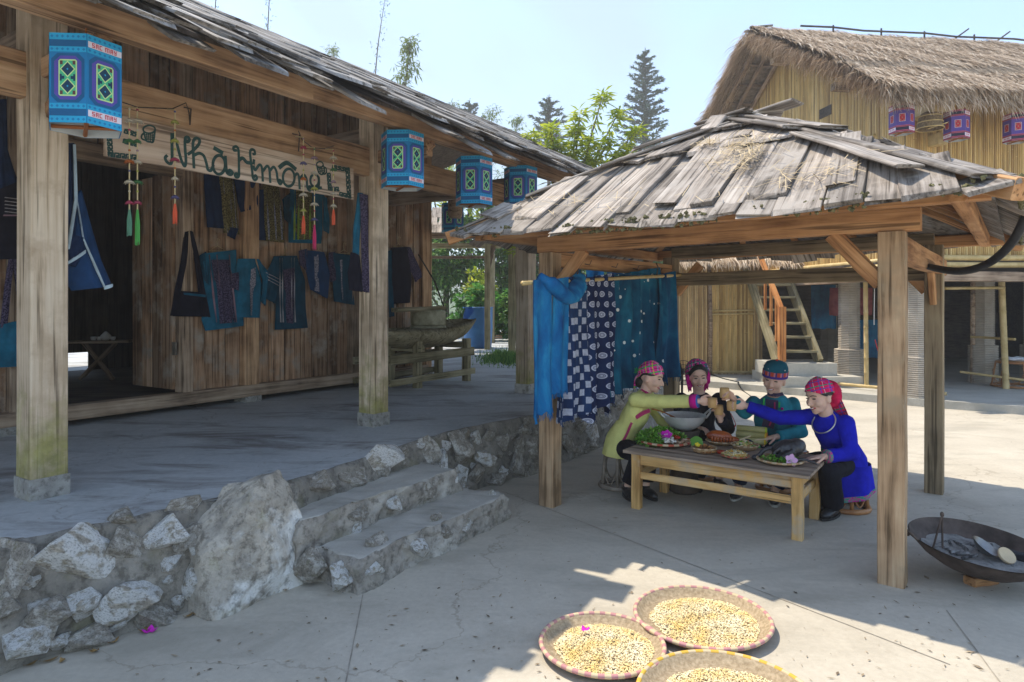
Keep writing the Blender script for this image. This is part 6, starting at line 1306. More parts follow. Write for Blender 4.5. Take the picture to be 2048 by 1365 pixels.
# wok on its stove behind the table
STEEL = mottle('steel', (.62, .62, .61), (.78, .78, .77), 6, .38, .25, bs=.05)
wc = V((1.575, 5.98, 0)); sv = thing('clay_stove', 'dark clay stove standing behind the table under the steaming wok', 'stove', wc)
mb = MB(); mb.lathe([(.12, 0), (.14, .02), (.12, .2), (.125, .5), (.145, .57), (.12, .57), (.1, .4)], wc, 20); mb.build('body', mottle('clay', (.05, .04, .035), (.11, .08, .06), 8, .9), sv, True)
wk = thing('wok', 'steaming grey metal wok with two handles behind the herb tray', 'wok', wc+V((0, 0, .56))); wr = wc+V((0, 0, .56)); prof = [(.01, 0), (.07, .008), (.13, .04), (.175, .09), (.2, .14)]
mb = MB(); mb.lathe(prof, wr, 36, None, False); mb.lathe([(r*.985, z+.004) for r, z in reversed(prof)], wr, 36, None, False); mb.build('bowl', STEEL, wk, True)
for s_ in (-1, 1):
    mb = MB(); mb.tube(smooth_line([wr+V((s_*.185, -.05, .12)), wr+V((s_*.225, -.035, .165)), wr+V((s_*.235, 0, .18)), wr+V((s_*.225, .035, .165)), wr+V((s_*.185, .05, .12))], 16), .009, 7); mb.build('handle', STEEL, wk, True)
mb = MB(); mb.lathe([(.155, .085), (.08, .092), (.005, .09)], wr, 24, None, False); tag(mb.build('broth', mottle('broth_m', (.2, .17, .1), (.36, .32, .2), 14, .2), smooth=True), 'cloudy broth simmering in the wok', 'broth')
mb = MB(); mb.tube(smooth_line([wr+V((-.3, -.02, .2)), wr+V((-.18, -.03, .165)), wr+V((-.05, -.02, .09))], 8), [.007]*6+[.012]*3, 6); tag(mb.build('ladle', M['rail_wood'], smooth=True), 'brown wooden ladle leaning in the wok', 'ladle')
# ================================================================== people
def V3(*a): return V(a)
def ring_loft(mb, secs, side, n=18):
    side = V(side).normalized(); rings = []
    for i, (c, w, d) in enumerate(secs):
        c = V(c); ax = (V(secs[min(i+1, len(secs)-1)][0])-V(secs[max(i-1, 0)][0])).normalized(); sd_ = (side-ax*side.dot(ax)).normalized(); fr_ = ax.cross(sd_)
        rings += [c+sd_*w*math.cos(2*math.pi*k/n)+fr_*d*math.sin(2*math.pi*k/n) for k in range(n)]
    m = len(secs); fs = []
    for i in range(m-1):
        for k in range(n): k2 = (k+1) % n; fs.append((i*n+k, i*n+k2, (i+1)*n+k2, (i+1)*n+k))
    fs.append(tuple(reversed(range(n)))); fs.append(tuple(range((m-1)*n, m*n))); mb.add(rings, fs)
def limb(mb, pts, rs, n=10):
    for p, r in zip(pts, rs): mb.ell(p, (r, r, r), None, n, 8)
    for i in range(len(pts)-1): mb.tube([pts[i], pts[i+1]], [rs[i], rs[i+1]], n)
def hand(mb, w, d, nrm, side, curl=(.5, .6, .5), spread=.0, thumb=.6, k=1.0):
    """w wrist, d towards the fingers, nrm the way the fingers curl, side +1/-1 where the thumb leaves"""
    d = V(d).normalized(); nrm = (V(nrm)-d*V(nrm).dot(d)).normalized(); s_ = d.cross(nrm)*side; Fm = Matrix((d, s_, nrm)).transposed()
    mb.ell(V(w)+d*.045*k, (.05*k, .04*k, .017*k), Fm, 14, 8); limb(mb, [V(w)-d*.02, V(w)+d*.02], [.024*k, .023*k])
    for i, (o, L) in enumerate(((.028, .9), (.01, 1.0), (-.009, .95), (-.027, .76))):
        p = V(w)+d*.082*k+s_*o*k; a = 0; pts = [V(w)+d*.05*k+s_*o*k, p]
        for j, l in enumerate((.04, .026, .021)):
            a += curl[j]; q = pts[-1]+(d*math.cos(a)+nrm*math.sin(a)+s_*spread*(o*10)).normalized()*l*L*k; pts.append(q)
        limb(mb, pts, [.0095*k, .0095*k, .0088*k, .008*k, .007*k], 7)
    b = V(w)+d*.02*k+s_*.028*k; t1 = b+(d*.65+s_*.6+nrm*.35*thumb).normalized()*.038*k; t2 = t1+(d*.75+s_*.15+nrm*.7*thumb).normalized()*.03*k; t3 = t2+(d*.7-s_*.15+nrm*.85*thumb).normalized()*.022*k
    limb(mb, [b, t1, t2, t3], [.015*k, .0115*k, .01*k, .008*k], 7)
SKIN = {}
def skin(name, c1, c2):
    m = mottle(name, c1, c2, 5, .5, bs=.03, spec=.35); b = m.node_tree.nodes['Principled BSDF']; b.inputs['Subsurface Weight'].default_value = .12; b.inputs['Subsurface Radius'].default_value = (.02, .008, .004); return m
SK = skin('skin_light', (.74, .46, .34), (.8, .53, .41)); SK2 = skin('skin_tan', (.68, .41, .29), (.76, .48, .36))
HAIR = mottle('hair', (.008, .006, .006), (.022, .017, .015), 40, .45, bs=.4, spec=.4); LIP = plain('lips', (.42, .04, .05), .4); LIPM = plain('lips_plain', (.48, .16, .13), .5); TOOTH = plain('teeth', (.85, .82, .78), .3); EYE = plain('eye', (.015, .01, .01), .25)
HS = 1.17
def hs_(Hm): return Hm @ Matrix.Scale(HS/1.03, 4)
def head_frame(c, f, tilt=0):
    f = V(f).normalized(); u = (V((0, 0, 1))-f*f.z).normalized(); r = f.cross(u); 
    m = Matrix((r, f, u)).transposed().to_4x4(); m = m @ Matrix.Rotation(tilt, 4, 'Y'); m.translation = V(c); return m   # x right, y forward, z up
def head_skin(mb, Hm, neck, k=1.0):
    e = lambda c, r, nu=18, nv=14: mb.ell(Hm @ (V(c)*k), V(r)*k, Hm, nu, nv)
    e((0, -.012, .03), (.073, .09, .085)); e((0, .012, -.02), (.066, .075, .075)); e((0, .034, -.066), (.042, .046, .04)); e((0, .056, -.092), (.022, .02, .018))
    e((.036, .05, -.03), (.028, .03, .028), 12, 8); e((-.036, .05, -.03), (.028, .03, .028), 12, 8); e((0, .06, .03), (.05, .026, .035), 12, 8)
    mb.tube([Hm @ (V((0, .078, .012))*k), Hm @ (V((0, .094, -.018))*k), Hm @ (V((0, .1, -.032))*k)], [.008*k, .011*k, .013*k], 8); e((0, .1, -.034), (.013, .012, .01), 10, 8)
    for s_ in (-1, 1): e((s_*.014, .09, -.037), (.009, .009, .008), 8, 6); e((s_*.074, -.006, -.012), (.012, .02, .03), 10, 8)
    limb(mb, [Hm @ (V((0, -.02, -.05))*k), V(neck)], [.046*k, .05*k], 14)
def face(t, Hm, k=1.0, lip=None, smile=1.0, down=0.0, brow=HAIR):
    for s_ in (-1, 1):
        mb = MB(); mb.ell(Hm @ (V((s_*.031, .0775, .004-down*.002))*k), V((.0135, .006, .0042))*k, Hm @ Matrix.Rotation(-s_*.25, 4, 'Z'), 12, 8); mb.build('eye', EYE, t, True)
        mb = MB(); pts = [Hm @ (V((s_*x, y, z))*k) for x, y, z in ((.013, .089, .022), (.03, .0845, .0275), (.048, .068, .022))]; mb.tube(smooth_line(pts, 6), .0026*k, 5); mb.build('eyebrow', brow, t, True)
    mb = MB(); pts = [Hm @ (V((x, .0835-.55*abs(x)-8*x*x, -.064+smile*9*x*x))*k) for x in (-.027, -.018, -.009, 0, .009, .018, .027)]; mb.tube(pts, [.003*k, .006*k, .0075*k, .008*k, .0075*k, .006*k, .003*k], 8); mb.build('lips', lip or LIP, t, True)
    mb = MB(); pts = [Hm @ (V((x, .0895-.55*abs(x)-8*x*x, -.0625+smile*9*x*x))*k) for x in (-.017, -.009, 0, .009, .017)]; mb.tube(pts, [.0015*k, .0035*k, .004*k, .0035*k, .0015*k], 6); mb.build('teeth', TOOTH, t, True)
def cap_shell(mb, Hm, rad, lim_front, lim_back, k=1.0, c=(0, -.012, .03), wob=.004, tilt=0.0, seed=0, nu=40, nv=16, lim_side=None):
    Rm = Matrix.Rotation(tilt, 3, 'X')
    def f_(u, v):
        a = 2*math.pi*u; fr = (math.cos(a)+1)/2; lim = lerp(lim_back, lim_front, fr**1.2)
        if lim_side is not None: lim = lerp(lim, lim_side, math.sin(a)**4)
        th = max(.02, v)*lim; q = V((math.sin(a)*math.sin(th)*rad[0], math.cos(a)*math.sin(th)*rad[1], math.cos(th)*rad[2])); q = Rm @ q; q *= 1+wob/.09*noise.noise(V((q.x*30+seed, q.y*30, q.z*45)))
        return Hm @ ((q+V(c))*k)
    mb.grid(f_, nu, nv, True)
def plaid(name, base, cols, sc=26, rot=.6):
    m, t, b = mk(name); v = nd(t, 'ShaderNodeMapping', {'Vector': nd(t, 'ShaderNodeTexCoord').outputs['Object'], 'Rotation': (.3, .2, rot)}).outputs[0]; sp = nd(t, 'ShaderNodeSeparateXYZ', {0: v}); c = None
    for ax, (lo, cl, k, ph) in zip((0, 2, 0, 2, 1), cols):
        fr = mth(t, 'FRACT', mth(t, 'ADD', mth(t, 'MULTIPLY', sp.outputs[ax], k), ph)); w = mth(t, 'LESS_THAN', fr, lo); c = mixc(t, w, base if c is None else c, cl)
    scol(t, b, c); b.inputs['Roughness'].default_value = .9; b.inputs['Specular IOR Level'].default_value = .1; return m
PL1 = plaid('plaid_pink', (.82, .04, .3), [(.16, (.5, .3, .5), 16, 0), (.2, (.04, .42, .14), 15, .3), (.12, (.65, .65, .06), 16, .55), (.06, (.02, .02, .03), 15, .75), (.15, (.8, .3, .5), 12, .2)])
PL2 = plaid('plaid_red', (.78, .02, .12), [(.14, (.28, .06, .42), 15, 0), (.13, (.03, .3, .18), 15, .3), (.06, (.65, .5, .55), 15, .6), (.1, (.06, .08, .4), 15, .7), (.08, (.7, .05, .3), 10, .2)])
PL3 = plaid('plaid_hood', (.72, .04, .28), [(.3, (.1, .12, .25), 26, 0), (.2, (.04, .25, .2), 26, .4), (.12, (.5, .45, .4), 26, .7), (.12, (.02, .02, .04), 26, .2), (.15, (.5, .03, .25), 15, .1)])
def cloth_m(name, c, k=.3, sc=5): return mottle(name, [x*(1-k) for x in c], [x*(1+k) for x in c], sc, .9, bs=.2, spec=.12)
YEL = cloth_m('shirt_yellow', (.74, .73, .26), .1); BLK = cloth_m('cloth_black', (.014, .014, .024)); TEAL = cloth_m('jacket_teal', (.015, .19, .25), .35); BLU = cloth_m('tunic_blue', (.012, .016, .45), .3); PANTS = cloth_m('trousers_black', (.012, .013, .02)); MAG = cloth_m('trim_magenta', (.6, .01, .26), .1); ROSE = cloth_m('trim_rose', (.45, .04, .14), .1); ORG = cloth_m('bib_orange', (.68, .42, .13), .1); SHOE = mottle('shoe', (.01, .01, .012), (.03, .03, .034), 9, .4, spec=.5); SOLE = plain('sole', (.55, .53, .48), .7); PURP = cloth_m('placket', (.06, .045, .09)); GRN = plain('green_trim', (.05, .55, .08), .7)
def shoe(t, ankle, d, sole=None, L=.25):
    d = V((d[0], d[1], 0)).normalized(); a = V((ankle[0], ankle[1], 0)); f_ = frame(a+V((0, 0, 0)), d); mb = MB()
    mb.ell(f_ @ V((.07, 0, .045)), (.13, .045, .038), f_, 16, 10); mb.ell(f_ @ V((-.01, 0, .06)), (.055, .042, .055), f_, 14, 10); mb.ell(f_ @ V((.13, 0, .04)), (.07, .044, .032), f_, 14, 8)
    s_ = voxel(mb, 'shoe', SHOE, t, .008, 4)
    mb = MB(); pr = [(.06+.15*math.cos(k*math.pi/10)*1.0, .05*math.sin(k*math.pi/10)) for k in range(20)]; mb.add([f_ @ V((x, y, .004)) for x, y in pr]+[f_ @ V((x, y, .022)) for x, y in pr], [tuple(range(20)), tuple(range(39, 19, -1))]+[(k, 20+k, 20+(k+1) % 20, (k+1) % 20) for k in range(20)]); mb.build('sole', sole or SHOE, s_)
def torso_secs(J, ex=0.0, hem=None):
    pv_, ch, nk = V(J['pelvis']), V(J['chest']), V(J['neck']); w = J.get('w', 1.0); s = [(pv_+V((0, 0, -.05)), (.15+ex)*w, (.11+ex)*w), (pv_+V((0, 0, .04)), (.155+ex)*w, (.115+ex)*w), (pv_.lerp(ch, .5), (.135+ex)*w, (.1+ex)*w), (ch, (.16+ex)*w, (.11+ex)*w), (ch.lerp(nk, .6), (.15+ex)*w, (.09+ex)*w), (ch.lerp(nk, .88), (.09+ex)*w, (.06+ex)*w), (nk, (.055+ex*.5)*w, (.052+ex*.5)*w)]
    return s
def body(t, J, sk, Hm, k=1.0):
    mb = MB(); head_skin(mb, Hm, J['neck'], k); side = V(J['sr'])-V(J['sl']); ring_loft(mb, torso_secs(J, -.015), side)
    for s_ in 'rl':
        limb(mb, [V(J['s'+s_]), V(J['e'+s_]), V(J['w'+s_])], [.048, .037, .025]); hand(mb, J['w'+s_], *J['h'+s_])
        limb(mb, [V(J['p'+s_]), V(J['k'+s_]), V(J['a'+s_])], [.075, .05, .034])
        limb(mb, [V(J['a'+s_]), V((J['a'+s_][0], J['a'+s_][1], .05))], [.034, .034])
    return voxel(mb, 'body', sk, t, .0052, 5)
def jacket(t, J, mat, ex=.012, sleeve=(.066, .056, .046), cut=.97, name='jacket', wr=.006, seed=1, extra=None):
    mb = MB(); side = V(J['sr'])-V(J['sl']); secs = torso_secs(J, ex); secs = secs[:-1]+[(V(J['chest']).lerp(V(J['neck']), .97), .066, .063)]; ring_loft(mb, secs, side, 24)
    for s_ in 'rl':
        sh_, e, w = V(J['s'+s_]), V(J['e'+s_]), V(J['w'+s_]); w2 = e.lerp(w, cut); limb(mb, [sh_, e], [sleeve[0], sleeve[1]], 14); mb.tube([e, e.lerp(w2, .5), w2], [sleeve[1], (sleeve[1]+sleeve[2])/2, sleeve[2]], 14)
    if extra: extra(mb)
    return voxel(mb, name, mat, t, .0075, 4, wrinkle=wr, wscale=16, seed=seed)
def trousers(t, J, mat, r=(.095, .078, .066), stop=.86, name='trousers'):
    mb = MB(); mb.ell(V(J['pelvis'])+V((0, 0, -.02)), (.15, .14, .1), None, 16, 10)
    for s_ in 'rl': limb(mb, [V(J['p'+s_]), V(J['k'+s_])], [r[0], r[1]], 14); mb.tube([V(J['k'+s_]), V(J['k'+s_]).lerp(V(J['a'+s_]), stop)], [r[1], r[2]], 14)
    return voxel(mb, name, mat, t, .0085, 4, wrinkle=.006, wscale=12, seed=5)
def cuff(t, e, w, t0, t1, r, m_, name='cuff'):
    e, w = V(e), V(w); mb = MB(); mb.tube([e.lerp(w, t0), e.lerp(w, (t0+t1)/2), e.lerp(w, t1)], [r, r*1.02, r], 18, True); mb.build(name, m_, t, True)
def strap_on(t, pts, w, m_, name, nrm, th=.004):
    pts = smooth_line([V(p) for p in pts], 14); nrm = V(nrm).normalized(); mb = MB()
    for i in range(len(pts)-1):
        a, b = pts[i], pts[i+1]; s_ = (b-a).cross(nrm).normalized()*w/2; mb.add([a-s_, b-s_, b+s_, a+s_, a-s_+nrm*th, b-s_+nrm*th, b+s_+nrm*th, a+s_+nrm*th], [(4, 5, 6, 7), (0, 1, 5, 4), (3, 7, 6, 2)])
    mb.build(name, m_, t)
CUPM = mottle('cup_bamboo', (.55, .32, .12), (.68, .43, .19), 5, .5, bs=.1)
def cup(c, label, tilt=(0, 0)):
    E = Euler((tilt[0], tilt[1], 0)).to_matrix(); c = V(c); t_ = thing('bamboo_cup', label, 'cup', c-V((0, 0, .042)), 'raised bamboo cups'); mb = MB(); h = .042
    mb.lathe([(.033, -h), (.037, -h+.004), (.041, 0), (.038, h), (.035, h), (.034, -h+.012), (.003, -h+.01)], c, 24, E, False); mb.ngon([c+E @ V((.033*math.cos(k*math.pi/12), .033*math.sin(k*math.pi/12), -h)) for k in range(24)]); mb.build('cup', CUPM, t_, True)
cA, cB, cC, cD = at(1425, 806, 5.62), at(1437, 820, 5.7), at(1449, 786, 5.56), at(1463, 812, 5.6)
cup(cA, 'bamboo cup in the hand of the woman in yellow'); cup(cB, 'bamboo cup in the hand of the woman in black'); cup(cC, 'bamboo cup in the hand of the man in teal'); cup(cD, 'bamboo cup in the hand of the woman in royal blue')
# ---- woman in yellow
pA = thing('person', 'person in a yellow tunic and pink plaid headscarf stretching out a cup', 'person', (1.02, 6.1, 0))
wA = cA+V((-.105, .03, .01))
JA = dict(pelvis=(1.01, 6.12, .42), chest=(1.15, 6.06, .7), neck=(1.235, 6.03, .905), sr=(1.12, 5.93, .845), sl=(1.29, 6.2, .83), er=(1.36, 5.82, .845), wr=tuple(wA), el=(1.42, 6.22, .62), wl=(1.6, 6.22, .5), hr=(V((1, -.12, -.05)), V((.1, -1, -.1)), -1, (.35, .5, .5)), hl=(V((.9, -.1, -.2)), V((0, 0, -1)), -1),
    pr=(1.03, 6.0, .39), pl=(1.12, 6.18, .39), kr=(1.13, 5.76, .395), kl=(1.24, 5.88, .395), ar=(1.03, 5.84, .08), al=(1.2, 5.86, .08), w=.92)
HA_ = head_frame((1.285, 6.02, 1.035), (.82, -.55, -.16), -.1)
body(pA, JA, SK, HA_, 1.17); face(pA, HA_, 1.17, LIP, 1.3)
jacket(pA, JA, YEL, .016, (.07, .06, .056), .93, 'tunic', .006, 2, extra=lambda mb: ring_loft(mb, [(V((1.0, 6.11, .3)), .19, .15), (V((1.02, 6.11, .45)), .165, .135), (V((1.08, 6.09, .58)), .145, .115)], V((.6, .8, 0)), 24))
trousers(pA, JA, PANTS); shoe(pA, JA['ar'], (.1, -1)); shoe(pA, JA['al'], (.25, -1))
cuff(pA, JA['er'], JA['wr'], .76, .95, .06, MAG); cuff(pA, JA['er'], JA['wr'], .94, .975, .056, plain('cuff_blue', (.05, .15, .5), .8))
strap_on(pA, [(1.19, 5.92, .72), (1.1, 5.93, .66), (1.03, 5.95, .5), (.93, 5.98, .34)], .022, ROSE, 'side_trim', (.1, -1, .1)); 
strap_on(pA, [(1.245, 5.9, .755), (1.185, 5.905, .73), (1.12, 5.915, .685)], .035, ROSE, 'underarm_patch', (.1, -1, .1))
strap_on(pA, [(1.19, 6.0, .935), (1.235, 5.955, .9), (1.29, 5.95, .85)], .03, ROSE, 'collar', (.5, -.8, .3))
mb = MB(); cap_shell(mb, HA_, (.088, .104, .106), 1.42, 2.15, 1.17, tilt=.06, wob=.006, lim_side=1.5); sc = mb.build('headscarf', PL1, pA, True)
mb = MB(); b = hs_(HA_) @ V((0, -.12, .03)); [mb.tube([b, b+rv()*.045], [.012, .004], 5) for i in range(22)]; mb.build('pompom', plain('pom_green', (.02, .3, .1), .9), sc)
mb = MB(); mb.tube(smooth_line([hs_(HA_) @ V((0, -.1, .0)), hs_(HA_) @ V((0, -.125, -.05)), hs_(HA_) @ V((.01, -.12, -.12))], 8), [.03, .04, .04, .035, .03, .022, .02, .015, .012][:9], 10, True, .6); mb.build('scarf_tail', PL1, sc, True)
mb = MB(); mb.ell(hs_(HA_) @ V((0, -.085, -.05)), (.056, .05, .06), HA_, 14, 10); cap_shell(mb, HA_, (.078, .094, .09), 1.3, 2.4, 1.17, tilt=.0, wob=.002, lim_side=1.7); mb.build('hair', HAIR, pA, True)
# ---- woman in black
pB = thing('person', 'person in a black top with a pink plaid hood behind the wok', 'person', (1.86, 6.42, 0))
wB = cB+V((.035, .075, -.09))
JB = dict(pelvis=(1.86, 6.45, .42), chest=(1.85, 6.43, .66), neck=(1.835, 6.4, .85), sr=(1.665, 6.4, .785), sl=(2.015, 6.37, .785), er=(1.6, 6.27, .58), wr=(1.72, 6.12, .56), el=(2.02, 6.1, .56), wl=tuple(wB), hr=(V((.6, -.6, 0)), V((0, 0, -1)), 1), hl=(V((-.35, -.3, .85)), V((-.6, -.75, -.2)), 1, (.5, .6, .6)),
    pr=(1.77, 6.4, .4), pl=(1.95, 6.42, .4), kr=(1.83, 6.03, .39), kl=(2.02, 6.06, .39), ar=(1.72, 6.13, .08), al=(1.93, 6.1, .08), w=.9)
HB_ = head_frame((1.812, 6.36, 1.02), (-.1, -1, -.22), .08)
body(pB, JB, SK, HB_, 1.17); face(pB, HB_, 1.17, LIP, 1.1, 1)
jacket(pB, JB, BLK, .014, (.068, .06, .05), .9, 'blouse', .005, 3); trousers(pB, JB, PANTS, (.1, .085, .075)); shoe(pB, JB['ar'], (-.1, -1)); shoe(pB, JB['al'], (.1, -1))
mb = MB(); cap_shell(mb, HB_, (.081, .097, .096), 1.12, 2.5, 1.17, tilt=.05, wob=.003, lim_side=1.95); mb.build('hair', HAIR, pB, True)
mb = MB(); cap_shell(mb, HB_, (.096, .108, .108), .85, 2.3, 1.17, c=(0, -.03, .03), tilt=.12, wob=.006, lim_side=1.8); sc = mb.build('hood', PL3, pB, True)
for s_ in (-1, 1):
    mb = MB()
    for i in range(26):
        p = hs_(HB_) @ V((s_*(.078+random.uniform(0, .02)), random.uniform(-.07, .02), random.uniform(-.03, .04))); mb.tube([p, p+V((s_*random.uniform(0, .03), random.gauss(0, .015), -.06)), p+V((s_*random.uniform(.01, .045), random.gauss(0, .02), -random.uniform(.1, .15)))], [.011, .011, .005], 5)
    mb.build('fringe', MAG, sc, True)
strap_on(pB, [(1.9, 6.29, .79), (1.915, 6.27, .73), (1.885, 6.265, .7)], .012, STEEL, 'silver_chain', (0, -1, .1))
strap_on(pB, [(2.075, 6.2, .68), (2.085, 6.1, .6), (2.05, 6.03, .58)], .014, plain('red_piping', (.5, .03, .04), .7), 'sleeve_trim', (.6, -.8, .1))
# ---- man in teal
pC = thing('person', 'person in a teal jacket and embroidered round cap leaning to the cups', 'person', (2.4, 5.98, 0))
wC = cC+V((.085, .05, -.045))
JC = dict(pelvis=(2.42, 6.02, .42), chest=(2.385, 5.95, .68), neck=(2.365, 5.9, .895), sr=(2.17, 5.86, .83), sl=(2.55, 5.94, .81), er=(2.03, 5.7, .77), wr=tuple(wC), el=(2.58, 5.83, .575), wl=(2.3, 5.72, .55), hr=(V((-.75, -.4, .5)), V((-.25, -.9, -.3)), -1, (.5, .6, .6)), hl=(V((-1, -.2, -.1)), V((0, 0, -1)), 1),
    pr=(2.3, 5.97, .4), pl=(2.53, 6.02, .4), kr=(2.06, 5.72, .46), kl=(2.42, 5.66, .42), ar=(2.02, 5.84, .08), al=(2.28, 5.68, .08), w=1.02)
HC_ = head_frame((2.352, 5.86, 1.04), (-.6, -.85, -.12), -.14)
body(pC, JC, SK2, HC_, 1.17); face(pC, HC_, 1.17, LIPM, 1.2)
jacket(pC, JC, TEAL, .02, (.062, .057, .052), .86, 'jacket', .008, 4); trousers(pC, JC, cloth_m('trousers_navy', (.012, .025, .06))); shoe(pC, JC['ar'], (-.5, -.85), SOLE); shoe(pC, JC['al'], (-.35, -.9), SOLE)
HH = HC_ @ Matrix.Translation(V((0, 0, .012))) @ Matrix.Scale(1.12, 4); mb = MB(); prof = [(0.0, .142), (.045, .139), (.08, .124), (.097, .092), (.1, .055), (.098, .02)]
mb.lathe([(max(r, .002), z) for r, z in reversed(prof)], HH @ V((0, -.015, .0)), 32, HH.to_3x3(), False, .94, 1.08); hat = mb.build('cap', cloth_m('cap_teal', (.01, .09, .13), .2), pC, True)
def band(z0, z1, r, m_, nm, seg=None):
    mb = MB(); mb.lathe([(r, z0), (r*1.005, (z0+z1)/2), (r, z1)], HH @ V((0, -.015, 0)), 48, HH.to_3x3(), False, .94, 1.08)
    if seg: mb.m = [(i % 48) % 4 % 3 for i in range(len(mb.m))]
    mb.build(nm, m_, hat, True)
band(.012, .03, .1025, cloth_m('band_violet', (.08, .04, .28), .2), 'brim_band'); band(.031, .064, .1025, [plain('band_red', (.5, .06, .03), .8), plain('band_rose', (.55, .2, .25), .8), cloth_m('band_dark', (.1, .05, .2))], 'chevron_band', True)
for a, z in ((1.2, .085), (2.6, .085), (.2, .09)): mb = MB(); q = HH @ V((.093*math.cos(a), .1*math.sin(a)-.015, z)); mb.ell(q, (.006, .006, .006), None, 8, 6); mb.build('stitch_flower', M['white'], hat)
mb = MB(); mb.ell(HH @ V((0, -.015, .145)), (.012, .012, .01), None, 8, 6); mb.build('button', M['red'], hat)
mb = MB(); cap_shell(mb, HC_, (.079, .096, .09), .95, 1.85, 1.17, tilt=.1, wob=.002, lim_side=1.35); mb.build('hair', HAIR, pC, True)
strap_on(pC, [(2.3, 5.775, .87), (2.285, 5.765, .75), (2.27, 5.8, .62)], .1, PURP, 'placket', (-.35, -.93, .12), .012); strap_on(pC, [(2.315, 5.755, .85), (2.305, 5.745, .75), (2.275, 5.775, .64)], .012, ROSE, 'placket_trim', (-.35, -.93, .12), .022)
strap_on(pC, [(2.235, 5.79, .88), (2.225, 5.775, .81)], .012, GRN, 'green_tab', (-.35, -.93, .12), .02); strap_on(pC, [(2.36, 5.77, .85), (2.355, 5.765, .8)], .012, GRN, 'green_tab', (-.2, -.95, .12), .018)
strap_on(pC, [(2.28, 5.83, .915), (2.345, 5.8, .905), (2.42, 5.83, .915)], .03, PURP, 'collar', (-.2, -.9, .3), .008)
mb = MB(); mb.ell((2.4, 5.8, .785), (.012, .01, .012), None, 10, 8); mb.build('button', MAG, pC, True)
cuff(pC, (2.3, 5.97, .4), (2.06, 5.72, .46), .86, .9, .098, GRN, 'knee_stripe')
# ---- woman in blue
pD = thing('person', 'person in a royal blue tunic and red plaid headscarf on the rattan stool', 'person', (2.78, 5.46, 0))
wD = cD+V((.125, .0, .0))
JD = dict(pelvis=(2.76, 5.44, .42), chest=(2.64, 5.36, .65), neck=(2.545, 5.3, .835), sr=(2.53, 5.46, .775), sl=(2.66, 5.2, .765), er=(2.27, 5.52, .75), wr=tuple(wD), el=(2.67, 5.13, .54), wl=(2.43, 5.07, .53), hr=(V((-1, -.02, .06)), V((-.05, -1, 0)), 1, (.4, .55, .5)), hl=(V((-1, .1, -.12)), V((0, 0, -1)), 1, (.15, .2, .2)),
    pr=(2.72, 5.5, .4), pl=(2.72, 5.33, .4), kr=(2.48, 5.38, .41), kl=(2.47, 5.09, .41), ar=(2.6, 5.42, .08), al=(2.6, 5.28, .08), w=.9)
HD_ = head_frame((2.48, 5.27, .965), (-.93, -.34, -.17), .06)
body(pD, JD, SK, HD_, 1.17); face(pD, HD_, 1.17, LIP, 1.0)
def skirt(mb): ring_loft(mb, [(V((2.78, 5.44, .32)), .175, .17), (V((2.77, 5.43, .42)), .165, .16), (V((2.7, 5.4, .55)), .14, .13)], V((.5, -.8, 0)), 24)
jacket(pD, JD, BLU, .016, (.068, .058, .05), .95, 'tunic', .006, 6, skirt); trousers(pD, JD, PANTS, (.085, .08, .085), .92); shoe(pD, JD['ar'], (-.8, -.6)); shoe(pD, JD['al'], (-.75, -.65))
cp = V((2.79, 5.44, 0)); HEM = mottle('hem_pattern', (.55, .03, .25), (.03, .3, .2), 60, .8, lo=.45, hi=.55)
def tail(u, v): 
    a = lerp(-2.6, .9, u); r = lerp(.178, .2, v)+.012*math.sin(u*22)*v; return cp+V((r*math.cos(a), r*math.sin(a), lerp(.4, lerp(.09, .2, min(1, u*1.25)), v)))
mb = MB(); mb.grid(tail, 40, 14); mb.grid(lambda u, v: cp+(tail(1-u, v)-cp)*.985, 40, 14); mb.build('tunic_tail', BLU, pD, True)
mb = MB(); mb.grid(lambda u, v: cp+(tail(u, lerp(.86, 1.0, v))-cp)*1.006, 40, 2); mb.build('embroidered_hem', HEM, pD, True)
secs = torso_secs(JD, .022); c_ = V(JD['pelvis']).lerp(V(JD['chest']), .42); mb = MB(); ring_loft(mb, [(c_-V((0, 0, .03)), .152, .122), (c_, .152, .12), (c_+V((-.01, 0, .03)), .15, .118)], V(JD['sr'])-V(JD['sl']), 28); mb.build('green_sash', cloth_m('sash_green', (.01, .14, .05), .2), pD, True)
nk = V(JD['neck']); mb = MB(); fr_ = frame(nk+V((-.03, -.03, -.075)), V((.5, -.85, .1)), V((-.75, -.35, .55))); mb.tube([fr_ @ V((.1*math.cos(a), .098*math.sin(a), 0)) for a in [i*math.pi/20+1.9 for i in range(36)]], .0055, 8); mb.build('silver_torque', mottle('silver', (.6, .58, .52), (.8, .78, .74), 10, .3, .9), pD, True)
cuff(pD, JD['el'], JD['wl'], .86, .98, .052, HEM)
mb = MB(); cap_shell(mb, HD_, (.089, .104, .107), 1.36, 2.2, 1.17, tilt=.06, wob=.006, lim_side=1.5); sc = mb.build('headscarf', PL2, pD, True)
mb = MB(); mb.ell(hs_(HD_) @ V((0, -.1, .0)), (.095, .08, .115), HD_, 16, 12)
for i, v in enumerate(mb.v): mb.v[i] = v+V((1, 1, 1))*noise.noise(v*22)*.012
mb.build('scarf_bundle', M['red'] if False else cloth_m('scarf_red', (.6, .015, .08), .25, 16), sc, True)
def tl(u, v): b = hs_(HD_) @ V(((u-.5)*.16, -.11-.05*v, -.04-.0*v)); return b+V((.07*v+.02*math.sin(u*9), -.02*math.sin(u*6+v*3), -.3*v))
mb = MB(); mb.grid(tl, 12, 14); mb.grid(lambda u, v: tl(1-u, v)+V((-.012, .004, 0)), 12, 14); mb.build('scarf_tail', PL2, sc, True)
mb = MB(); 
